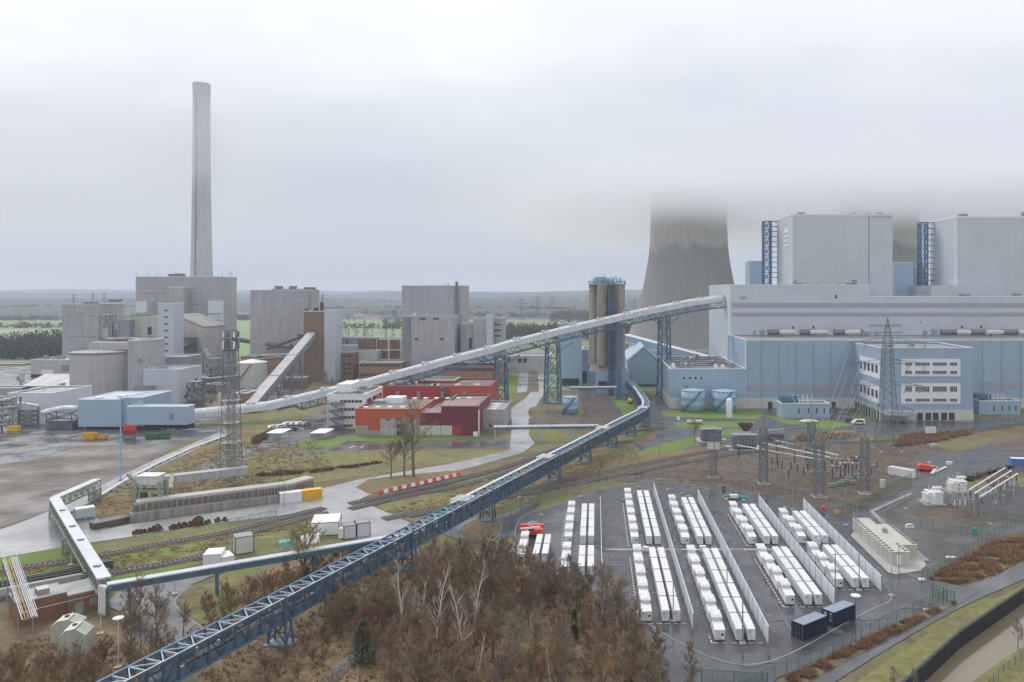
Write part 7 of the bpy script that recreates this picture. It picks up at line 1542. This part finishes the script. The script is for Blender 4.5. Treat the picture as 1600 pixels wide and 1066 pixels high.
# ---------------------------------------------------------------- bare winter trees, shrubs, wood floor
def tree_mesh(seed,h,spread,n1=16,n2=6,n3=6,n4=2,up=.55,r0=.16,base=.3,fork=1,rt=.028,droop=0.):
    k=random.Random(seed); tr,cr=MB(),MB(); U=k.uniform
    def blade(mb,p,q,w):                       # a thin three-sided twig
        d=q-p; a=d.cross(V((U(-1,1),U(-1,1),U(-1,1))));  
        if a.length<1e-6: return
        a=a.normalized()*w; b=d.cross(a).normalized()*w; mb.add([p+a,p-a*.5+b*.86,p-a*.5-b*.86,q],[(0,1,3),(1,2,3),(2,0,3)])
    def bend(p,d,L_,r,r1,mb,n,wob,lift):
        pts=[p]; 
        for i in range(n):
            d=(d+V((U(-1,1),U(-1,1),U(-1,1)))*wob+V((0,0,lift))).normalized(); q=pts[-1]+d*L_/n; mb.tube(pts[-1],q,r+(r1-r)*i/n,r+(r1-r)*(i+1)/n,5 if r>.06 else 3,False); pts.append(q)
        return pts,d
    stems=[]
    for s in range(fork):
        d=V((U(-.3,.3),U(-.3,.3),1)) if fork>1 else V((U(-.08,.08),U(-.08,.08),1)); stems.append(bend(V((U(-.3,.3)*(fork>1),U(-.3,.3)*(fork>1),0)),d.normalized(),h*U(.8,.97),r0/(fork**.4),.03,tr,9,.09,.06)[0])
    for st in stems:
        m=max(3,n1//fork)
        for i in range(m):
            t=base+(1-base)*(i+U(0,.8))/m; f=t*(len(st)-1); j=min(int(f),len(st)-2); p=st[j]+(st[j+1]-st[j])*(f-j); a=U(0,6.28); L1=spread*(1.15-t*.75)*U(.7,1.2)
            d=V((math.cos(a),math.sin(a),up*U(.6,1.5))).normalized(); b1,_=bend(p,d,L1,r0*.42*(1.2-t),.025,tr if r0>.1 else cr,4,.2,.12-droop)
            for x in range(n2):
                f2=U(.25,1.)*(len(b1)-1); j2=min(int(f2),len(b1)-2); p2=b1[j2]+(b1[j2+1]-b1[j2])*(f2-j2); d2=((b1[j2+1]-b1[j2]).normalized()+V((U(-1,1),U(-1,1),U(-.5,1)))*.8).normalized(); L2=L1*U(.3,.6); q2=p2+d2*L2; blade(cr,p2,q2,rt*1.5)
                for y in range(n3):
                    p3=p2+d2*L2*U(.2,1.); d3=(d2+V((U(-1,1),U(-1,1),U(-.5,1)-droop))*.8).normalized(); L3=L2*U(.35,.7); q3=p3+d3*L3; blade(cr,p3,q3,rt)
                    for z in range(n4): p4=p3+d3*L3*U(.2,1.); d4=(d3+V((U(-1,1),U(-1,1),U(-.4,1)-droop))*.9).normalized(); blade(cr,p4,p4+d4*L3*U(.4,.8),rt*.8)
    return tr,cr
def tree_proto(name,cat,seed,h,bark,twig,**kw):
    tr,cr=tree_mesh(seed,h,**kw); t=thing(name,'x',cat,(0,0,-500)); 
    for mb,nm,m in ((tr,'trunk',bark),(cr,'crown',twig)):
        if mb.v: mb.v=[(x,y,z-500) for x,y,z in mb.v]; mb.build(nm,m,t)
    return proto(t)
K={}
K['brown']=[tree_proto('bare_tree','tree',10+i,9.5,'bark','twig_brown',spread=2.6,n1=22,n2=6,n3=6,n4=3,up=.9,r0=.13,base=.15,fork=2,rt=.026) for i in range(3)]
K['grey']=[tree_proto('bare_tree','tree',20+i,10.5,'bark_grey','twig_grey',spread=2.8,n1=20,n2=6,n3=6,n4=3,up=.9,r0=.15,base=.25,fork=1,rt=.026) for i in range(3)]
K['red']=[tree_proto('bare_shrub','shrub',30+i,5.2,'bark','twig_red',spread=2.4,n1=24,n2=6,n3=5,n4=3,up=.9,r0=.08,base=.06,fork=5,rt=.024) for i in range(3)]
K['olive']=[tree_proto('bare_tree','tree',40+i,8.,'bark','twig_olive',spread=2.4,n1=22,n2=6,n3=6,n4=3,up=1.,r0=.11,base=.12,fork=3,rt=.026) for i in range(2)]
K['birch']=[tree_proto('birch_tree','tree',50+i,13.5,'birch_bark','birch_twig',spread=2.7,n1=17,n2=3,n3=3,n4=1,up=1.5,r0=.17,base=.3,fork=1,rt=.017) for i in range(3)]
K['big']=[tree_proto('bare_tree','tree',60+i,18,'bark_grey','twig_olive',spread=6.6,n1=22,n2=6,n3=4,n4=2,up=.8,r0=.42,base=.34,fork=1,rt=.05) for i in range(2)]
K['willow']=[tree_proto('willow_tree','tree',70,8.5,'bark_grey','twig_olive',spread=4.6,n1=26,n2=8,n3=6,n4=2,up=.8,r0=.3,base=.2,fork=3,rt=.03)]
def conifer(seed,h,w,name,m):
    k=random.Random(seed); t=thing(name,'x','tree',(0,0,-500)); MB().tube((0,0,-500),(0,0,-500+h),.16,.03,6).build('trunk','bark',t); mb=MB()
    for i in range(2600):
        z=h*k.uniform(.06,1)**.9; a=k.uniform(0,6.283); r=w*(1-z/h)**.6*k.uniform(.3,1.05)*max(.1,1+.75*noise.noise(V((math.cos(a)*1.2,math.sin(a)*1.2,z*.9+seed*7)))); p=V((math.cos(a)*r,math.sin(a)*r,z-500)); d=V((math.cos(a),math.sin(a),k.uniform(-.5,.3)))*k.uniform(.2,.5); s=V((-math.sin(a),math.cos(a),k.uniform(-.4,.4)))*k.uniform(.06,.16); mb.add([p-s,p+s,p+d],[(0,1,2)])
    mb.build('crown',m,t); return proto(t)
K['conifer']=[conifer(3,7.2,2.3,'conifer','needle')]; K['ivy']=[conifer(4,5.5,.8,'ivy_tree','leaf_green')]; K['bush']=[conifer(5,3.,1.6,'green_bush','leaf_green')]
CNT={}
placed=set()
def plant(kind,x,y,label,group=None,h=None,z=0.05):
    P=K[kind]; p=P[R.randrange(len(P))]; s=R.uniform(.82,1.18) if h is None else h; o=dup(p,(x,y,z),label,R.uniform(0,6.28),s,group); 
    if group is None and 'group' in o: del o['group']
    return o
def inside(pt,poly):
    x,y=pt; c=False; j=len(poly)-1
    for i in range(len(poly)):
        a,b=poly[i],poly[j]
        if (a[1]>y)!=(b[1]>y) and x<(b[0]-a[0])*(y-a[1])/(b[1]-a[1])+a[0]: c=not c
        j=i
    return c
def scatter(px,n,mind):
    poly=[tuple(G(*p)[:2]) for p in px]; xs=[p[0] for p in poly]; ys=[p[1] for p in poly]; out=[]; tries=0
    while len(out)<n and tries<n*60:
        tries+=1; p=(R.uniform(min(xs),max(xs)),R.uniform(min(ys),max(ys)))
        if inside(p,poly) and all((p[0]-q[0])**2+(p[1]-q[1])**2>mind*mind for q in out): out.append(p)
    return out
WOOD='trees of the brown wood in the foreground'
LB={'brown':'bare brown many twigged tree standing in the foreground wood','grey':'bare grey barked tree standing in the foreground wood','olive':'bare olive tinted tree standing in the foreground wood','red':'low reddish brown shrub in the foreground wood'}
main=[(560,1000),(620,955),(700,905),(770,905),(830,915),(890,935),(940,960),(1000,1015),(1075,1082),(1110,1150),(760,1200),(560,1180),(600,1080)]
for p in scatter(main,118,1.7): k=R.choices(('brown','grey','olive','red'),(5,2,2.5,2.5))[0]; plant(k,*p,LB[k],WOOD)
for p in scatter([(640,930),(700,890),(760,885),(820,895),(890,935),(870,960),(760,950),(660,960)],34,1.7): k=R.choices(('grey','brown'),(3,2))[0]; plant(k,*p,LB[k],WOOD,R.uniform(.6,.8))
for p in scatter([(500,965),(560,940),(620,925),(640,955),(580,1000),(540,1010)],26,1.4): plant('brown',*p,LB['brown'],WOOD,R.uniform(.45,.75))
for p in scatter([(-60,1075),(40,1040),(150,1040),(230,1030),(300,1000),(240,1060),(160,1120),(-60,1140)],46,1.5): k=R.choices(('brown','olive','red'),(3,2,3))[0]; plant(k,*p,{'brown':'bare brown tree at the lower left corner below the tank houses','olive':'bare olive tree at the lower left corner below the tank houses','red':'reddish shrub at the lower left corner below the tank houses'}[k],'trees at the lower left',R.uniform(.4,.62) if k!='red' else R.uniform(.6,.95))
for p in scatter([(330,950),(370,925),(430,905),(500,890),(580,865),(600,875),(520,915),(420,965),(340,1000),(310,985)],36,1.5): k=R.choices(('brown','red','olive'),(3,3,2))[0]; plant(k,*p,{'brown':'bare brown tree between the pipe bridge and the blue bridge','olive':'bare olive tree between the pipe bridge and the blue bridge','red':'reddish shrub between the pipe bridge and the blue bridge'}[k],'growth between the two bridges',R.uniform(.4,.62) if k!='red' else R.uniform(.6,1.))
for p in scatter([(380,1080),(430,1025),(520,985),(560,1000),(470,1066),(430,1110)],12,1.6): plant('red',*p,'low reddish shrub on the open brown slope below the blue bridge','shrubs on the open slope',R.uniform(.35,.7))
for p in scatter([(180,960),(215,950),(300,1000),(250,1040),(205,1020)],7,2.5): plant('brown',*p,'bare dark tree beside the wet lane under the blue bridge','trees by the wet lane',R.uniform(.55,.85))
B_LAB=['white birch, left of the conifer top, slim single stem','white birch just right of the conifer, thin and short','tall white birch in the middle of the wood, widely forked','tallest white birch, right of the widely forked one','white birch close behind the tallest one','low white birch left of the conifer base','white birch whose crown meets the bottom edge, right part of wood','short white birch at the bottom edge, centre','small white birch in the lower right corner of the wood','faint birch left of the tall forked one','small pale birch at the bottom below the open slope']
for l,(px,pb,pt) in zip(B_LAB,((629,1012,868),(648,990,905),(683,1035,868),(722,1060,880),(737,1010,868),(622,1030,945),(740,1110,985),(678,1100,1015),(862,1100,1010),(664,1012,890),(553,1110,1040))):
    p=G(px,pb); plant('birch',p.x,p.y,l,'white birches in the wood',(ZZ(pt,p.y))/13.2)
p=G(566,1038); plant('conifer',p.x,p.y,'dark green conifer alone at the edge of the open slope',None,.9)
for l,px,pb in (('ivy clad green stem at the compound edge of the wood',934,985),('ivy clad stem behind, inside the brown wood',897,1000)): p=G(px,pb); plant('ivy',p.x,p.y,l,None,.9)
for l,px,pb in (('bright green bush near the bottom edge of the wood',1014,1058),('small green bush at the bottom edge, left of the bright one',986,1075),('dark green bush between the two bridges',478,905),('small green bush under the open slope',551,965)): p=G(px,pb); plant('bush',p.x,p.y,l,None,.75)
for l,px,pb,pt,kd in (('tallest of three bare trees on the dry island by the road, rightmost',646,745,628,'big'),('middle one of three bare trees on the dry island, leaning',632,744,672,'big'),('shortest of three bare trees on the dry island, leftmost',611,747,690,'big'),('small round bare tree on the grass right of the blue bridge',937,753,712,'big'),('bare tree behind the upright transformer, by the lawn',1085,692,655,'big')): p=G(px,pb); plant(kd,p.x,p.y,l,None,ZZ(pt,p.y)/17.6)
p=G(476,902); plant('willow',p.x,p.y,'round bare willow in front of the site cabins',None,1.05)
for l,px,pb,pt in (('dark reddish tree beside the wet lane, thicker one',207,1032,930),('dark reddish tree beside the wet lane, thinner right one',219,1030,955),('bare pale tree leaning over the wet lane',245,1012,905)): p=G(px,pb); plant('grey',p.x,p.y,l,None,ZZ(pt,p.y)/10.3)
for l,px,pb,pt in (('bare tree on the canal bank at the right edge',1590,1015,960),('bare shrub at the bottom edge by the road, right',1395,1085,1040),('bare shrub on the verge near the bottom edge',1430,1078,1045)): p=G(px,pb); plant('grey',p.x,p.y,l,None,ZZ(pt,p.y)/10.3)
p=G(33,612); plant('big',p.x,p.y,'small bare tree before the low tan brick building',None,.55)
for i,(px,pb) in enumerate(((300,628),(318,622),(334,626),(352,618),(425,600),(440,596),(508,600),(520,604),(545,606))): p=G(px,pb); plant('brown',p.x,p.y,'bare dark shrub among the old works buildings','shrubs among the old works',R.uniform(.6,1.))
# brown ground cover made of tufts
def tufts(name,m,px,n,h,w,kind='stuff',label=None,zz=.1):
    poly=[tuple(G(*p)[:2]) for p in px]; xs=[p[0] for p in poly]; ys=[p[1] for p in poly]; mb=MB(); c=0; t=0
    while c<n and t<n*30:
        t+=1; p=(R.uniform(min(xs),max(xs)),R.uniform(min(ys),max(ys)))
        if not inside(p,poly) or noise.noise(V((p[0]*.35,p[1]*.35,4.)))<-.18: continue
        c+=1; b=V((*p,zz)); s=R.uniform(.5,1.2)
        for i in range(7): a=R.uniform(0,6.28); o=V((math.cos(a),math.sin(a),0)); q=b+o*R.uniform(0,w)*s; e=q+o*R.uniform(.1,w)*s+V((0,0,h*s*R.uniform(.5,1.1))); k=V((-o.y,o.x,0))*w*.22*s; mb.add([q-k,q+k,e],[(0,1,2)])
    o=struct(mb.build(name,m,loc=(0,0,0)),kind); 
    if label: o['label']=label
wood=[(40,1000),(150,985),(240,1030),(330,960),(440,890),(600,860),(660,870),(740,865),(800,875),(870,910),(930,935),(990,1000),(1070,1082),(1110,1150),(0,1180),(-60,1050)]
tufts('undergrowth','twig_brown',wood,3300,.6,.45,label='tangled brown undergrowth on the wood floor'); tufts('undergrowth','leaf_rust',wood,1900,.35,.4,label='rusty leaf litter and bramble on the wood floor'); tufts('undergrowth','leaf_straw',wood,2200,.5,.35,label='pale dry grass tufts on the wood floor')
tufts('bramble','leaf_rust',[(1452,905),(1500,878),(1545,852),(1620,835),(1680,845),(1600,872),(1555,896),(1495,913)],3000,.9,.5,label='thick rust brown bramble on the bank by the side road'); tufts('dry_grass','leaf_straw',[(1500,900),(1545,870),(1620,850),(1680,850),(1600,874),(1555,898),(1510,912)],900,.5,.4,label='straw coloured grass at the foot of the bramble bank')
tufts('bramble','leaf_rust',[(1228,1060),(1300,1027),(1400,977),(1468,950),(1495,942),(1400,992),(1330,1028),(1250,1072)],1700,.6,.4,label='rust brown growth along the green fence')
tufts('heather','twig_red',[(395,745),(420,738),(480,737),(560,727),(590,722),(595,724),(560,730),(480,740),(420,745)],650,.8,.7,label='dark red brown scrub strip across the grass field'); tufts('heather','twig_red',[(395,686),(420,675),(415,690),(395,696)],300,1.2,.8,label='dark scrub patch beside the left bicycle shelter')
tufts('heather','leaf_rust',[(1395,700),(1410,680),(1480,676),(1520,672),(1515,680),(1470,690),(1420,697)],900,1.2,.8,label='rusty hedge growth along the track on the right'); tufts('heather','leaf_rust',[(1240,690),(1250,682),(1280,676),(1350,680),(1300,692)],500,.9,.8,label='rusty hedge growth behind the portal masts')
tufts('dry_grass','leaf_straw',[(-60,900),(240,850),(500,805),(520,812),(330,855),(170,905),(-60,950)],2600,.3,.4,label='pale dry tufts on the verge along the tracks')
tufts('dry_grass','leaf_straw',[(356,690),(500,690),(520,735),(440,765),(250,792),(160,803),(150,778),(240,738)],2600,.45,.6,label='dry tufts on the slope behind the quay wall')
tufts('dry_grass','leaf_straw',[(600,800),(760,748),(990,700),(1010,738),(930,750),(740,808)],2000,.35,.5,label='dry tufts between the tracks')
tufts('scrub','leaf_rust',[(980,752),(1060,718),(1130,706),(1330,694),(1440,696),(1400,766),(1330,800),(1180,775)],900,.3,.5,label='low brown scrub on the soil ground behind the compound')
# ---------------------------------------------------------------- small works buildings, ducts and pipework of the old plant
def shed(label,px0,px1,pt,pb,dep,wall,roof='roof_grey',grp=None,wins=0):
    Y=D(pb); b=fb('works_shed',label,'building',px0,px1,pt,Y,dep,wall=wall,roof=roof,group=grp)
    for i in range(wins): a=px0+2+i*(px1-px0-3)/wins; fwin(b,a,a+(px1-px0)/wins*.5,pt+2.,pt+4.2,Y,'coping')
    if wins==0: fdoor(b,px0+(px1-px0)*.3,px0+(px1-px0)*.45,pt+(pb-pt)*.45,pb,Y,'dark')
    return b
shed('low grey roofed shed at the far left edge above the white block',-30,34,606,618,10,'clad_grey'); shed('small white shed between the far left edge and the pale plant',36,60,596,606,7,'white'); shed('narrow white works hut left of the pale sloped roof',30,42,603,613,6,'offwhite')
shed('brick shed with red roof line at the far left edge',-30,14,622,633,8,'brick_tan','roof_maroon',None,3); shed('low concrete shed behind the pale sloped roof shed',60,112,606,614,8,'concrete_pale',wins=7)
shed('dark steel shed right of the stepped block, under the bunker block pier',300,322,588,606,10,'clad_dark'); shed('low concrete shed among the shrubs beside the lattice mast top',322,350,600,614,8,'concrete',wins=3); shed('dark shed behind the pale green tank',352,376,572,600,12,'clad_dark')
shed('low grey shed at the foot of the inclined gallery',404,432,604,616,8,'clad_grey'); shed('low brick shed between gallery trestles and brick tower',440,474,590,606,8,'brick_brown',wins=4); shed('long grey shed behind the red hall, left part',628,690,570,584,10,'clad_grey',wins=8); shed('pale shed right of the grey tower block',722,760,546,566,10,'concrete_pale',wins=4)
shed('grey shed left of the road behind the conveyor legs',786,806,570,582,8,'clad_grey')
# flue ducts, pipe racks and chutes
def duct(label,pts,r,m,name='flue_duct',cat='duct',posts=True):
    P=[W(*p) for p in pts]; t=thing(name,label,cat,(P[0].x,P[0].y,0)); q=MB(); q.path(P,r,12); q.build('duct',m,t)
    q=MB()
    for a,b in zip(P,P[1:]):
        n=max(1,int((b-a).length/6))
        for i in range(n): c=a+(b-a)*i/n; d=(b-a).normalized(); q.tube(c,c+d*.3,r*1.12,n=12)
    q.build('flange','galv_dark',t)
    if posts:
        for i,p in enumerate(P): MB().beam((p.x,p.y,0),(p.x,p.y,p.z-r*.8),.45).build('support','galv_dark',t)
    return t
duct('pale round duct running along the front of the bunker block',[(166,530,500),(200,529,498),(240,531,498)],1.,'concrete_pale')
duct('grey bent duct between the bunker block pier and the ground',[(318,545,490),(328,560,488),(332,585,486)],1.6,'concrete')
duct('thin insulated pipe bridge in front of the stepped block',[(290,590,420),(330,592,418),(372,588,415)],.7,'galv'); duct('dark pipe run behind the pale green tank',[(360,566,470),(400,562,470),(450,558,470)],.6,'galv_dark')
duct('white pipe run across the roofs at the far left',[(-20,632,330),(20,628,328),(60,634,326)],.5,'white'); duct('silvery duct climbing from the white block to the pale plant',[(70,612,345),(84,606,380),(100,600,420)],.8,'galv')
def frame(label,px,pb,pt,w,d,n,m='galv_dark'):
    Y=D(pb); x=XX(px,Y); z=ZZ(pt,Y); t=thing('plant_scaffold',label,'steel structure',(x,Y,0)); q=MB(); q.lattice((x,Y),w,w,0,z,n,.35,.2,d,d); q.build('frame',m,t)
    for i in range(1,n+1): MB().box(x-w/2,x+w/2,Y-d/2,Y+d/2,z*i/n-.1,z*i/n+.1).build('platform',m,t)
    q=MB(); k=random.Random(int(px)); 
    for i in range(8): q.cb((x+k.uniform(-w*.4,w*.4),Y+k.uniform(-d*.4,d*.4),z*k.randint(0,n-1)/n+.1),k.uniform(.6,2),k.uniform(.6,2),k.uniform(.8,2.4))
    q.build('equipment',k.choice(['galv','steel_green','clad_dark']),t); return t
frame('rusty steel platform frame left of the lattice mast, among shrubs',336,604,560,7,6,4); frame('steel stair frame on the right edge of the far left windowless block',168,580,492,7,7,8); frame('steel plant frame before the pale process building',75,628,606,14,6,2); frame('open steel frame at the far left edge beside the pipe rack',50,662,640,8,5,3)
frame('steel frame beside the stepped block carrying a chute',306,634,596,5,5,4); frame('low pipe frame between the white block and blue shed',104,664,652,12,4,1)
k=random.Random(21)
for i in range(9):
    px=[296,306,318,330,344,356,300,326,350][i]; pb=[640,636,642,634,640,632,622,618,612][i]; p=G(px,pb); plant('red' if i%2 else 'brown',p.x,p.y,'bare dark thicket beside the stepped block and the white conveyor','thicket beside the stepped block',k.uniform(.5,.8))
# ---------------------------------------------------------------- far country: woods, hedges, ridges, pylons
def wood(name,m,x0,x1,y0,y1,n,h,label,w=3.2,t=22,base=0.):
    k=random.Random(n); mb=MB()
    for i in range(n):
        x=k.uniform(x0,x1); y=k.uniform(y0,y1); hh=h*k.uniform(.6,1.15)*(1+.25*noise.noise(V((x*.01,y*.01,1.)))); ww=w*k.uniform(.7,1.3)
        for j in range(t):
            a=k.uniform(0,6.28); z=hh*k.uniform(.02,1); r=ww*math.sqrt(max(.05,1-(z/hh-.45)**2*2.6))*k.uniform(.2,1.); p=V((x+math.cos(a)*r,y+math.sin(a)*r,z+base)); s=ww*k.uniform(.16,.34); d=V((k.uniform(-1,1),k.uniform(-1,1),k.uniform(-.3,1.4))).normalized()*s*1.5; e=V((k.uniform(-1,1),k.uniform(-.4,.4),k.uniform(-1,1))).normalized()*s; mb.add([p-e,p+e,p+d],[(0,1,2)])
    o=struct(mb.build(name,m,loc=(0,0,0)),'stuff'); o['label']=label
L2=lambda px,Y: XX(px,Y)
wood('woodland','far_wood',L2(-60,680),L2(118,680),640,760,900,15,'dark bare wood at the left edge behind the low brick building',3.4,30)
wood('woodland','far_wood',L2(690,950),L2(1030,950),880,1080,900,13,'dark bare wood behind the grey tower and the silos',4,26)
wood('woodland','far_wood',L2(480,900),L2(640,900),840,900,70,24,'tall thin poplars behind the low works',2.,60)
wood('woodland','far_wood',L2(860,1500),L2(1040,1500),1400,1700,500,16,'hazy wood left of the cooling tower',5,18)
for i,(a,b,Y,h,n) in enumerate(((-200,120,1480,9,170),(-200,120,1180,8,130),(460,640,1150,8,70),(355,420,1500,10,50),(460,900,2100,12,200),(-200,220,2300,13,200),(690,960,1650,11,120),(420,1000,3000,18,260),(-200,300,3200,20,200),(560,700,1800,11,60),(600,640,1330,12,20))): wood('hedgerow','far_wood',L2(a,Y),L2(b,Y),Y,Y+40,n,h,'hazy hedge line across the far fields',6 if Y<2000 else 12,16)
def ridge(Y,h,amp,sc,seed,lab):
    mb=MB(); nx=220; vs=[]
    for i in range(nx+1):
        x=-Y*1.5+3*Y*i/nx; z=h+amp*noise.noise(V((x*sc,seed,0)))+amp*.35*noise.noise(V((x*sc*4,seed,3)))+amp*.12*noise.noise(V((x*sc*22,seed,7))); vs+=[(x,Y-500,0),(x,Y,max(2,z)),(x,Y+600,max(2,z*.9)),(x,Y+900,0)]
    mb.add(vs,[(4*i+j,4*i+4+j,4*i+5+j,4*i+1+j) for i in range(nx) for j in range(3)]); o=struct(mb.build('hills','far_ridge',smooth=True)); o['label']=lab
ridge(2050,7,11,.006,6.1,'low dark wood line among the fields'); ridge(2700,20,20,.0035,3.3,'dark wooded rise beyond the fields'); ridge(3600,22,26,.0012,1.5,'low wooded rise in the haze'); ridge(5000,48,34,.0014,5.2,'hazy ridge at the horizon'); ridge(7600,62,34,.0007,9.1,'palest ridge at the horizon')
for i,(px,Y,h) in enumerate(((815,1500,42),(840,1750,46),(863,1900,46),(950,1600,46),(992,1450,42),(504,1700,50),(115,2000,48),(145,2100,50),(163,2200,50))): 
    x=XX(px,Y); t=thing('transmission_pylon','hazy lattice pylon far off, '+['left of the silos, leftmost','left of the silos, second','left of the silos, third','right of the silos, left one','right of the silos, right one','right of the pale grey shaft','above the large windowless block, left','above the large windowless block, middle','above the large windowless block, right'][i],'pylon',(x,Y,0),'far pylons'); q=MB(); q.lattice((x,Y),7,1.6,0,h,9,.5,.3)
    for f,L_ in ((.62,11),(.76,13),(.9,9)): q.beam((x-L_,Y,h*f),(x+L_,Y,h*f),.6,.8)
    q.build('mast','galv_dark',t)
Y=4200; x=XX(70,Y); t=thing('wind_turbine','faint white wind turbine on the horizon at the far left','wind turbine',(x,Y,0)); MB().tube((x,Y,0),(x,Y,62),2.4,1.4,10).build('tower','white',t); MB().box(x-2,x+2,Y-4,Y+3,61,65).build('nacelle','white',t)
for k in range(3): a=k*2.094+.4; MB().beam((x,Y-4.5,63),(x+math.sin(a)*32,Y-4.5,63+math.cos(a)*32),2.,.6).build('blade','white',t)
# farm houses among the fields
for i,(px,Y,w,d) in enumerate(((586,1500,16,9),(572,1560,12,8),(560,1650,18,10),(520,2500,26,12),(600,2450,22,12),(555,2520,30,12),(690,1900,18,10),(380,1700,20,10),(760,2000,24,12))):
    x=XX(px,Y); t=thing('farm_house','small hazy house among the far fields, '+['beside the green field behind the poplars','left of the first','third of the cluster','in the pale row, left','in the pale row, right','in the pale row, middle','left of the grey tower wood','in the gap left of the roof hoods block','right of the grey tower block'][i],'house',(x,Y,0),'far farm houses'); MB().box(x-w/2,x+w/2,Y,Y+d,0,4.5).build('wall','offwhite',t); MB().ext([(x-w/2-.5,Y-.5,4.5),(x-w/2-.5,Y+d+.5,4.5),(x-w/2-.5,Y+d/2,8.5)],(w+1,0,0)).build('roof','roof_maroon',t)
# delete the hidden prototypes of the planting
for P in K.values():
    for p in P:
        for c in list(KIDS.get(p.name,())): bpy.data.objects.remove(c)
        bpy.data.objects.remove(p)
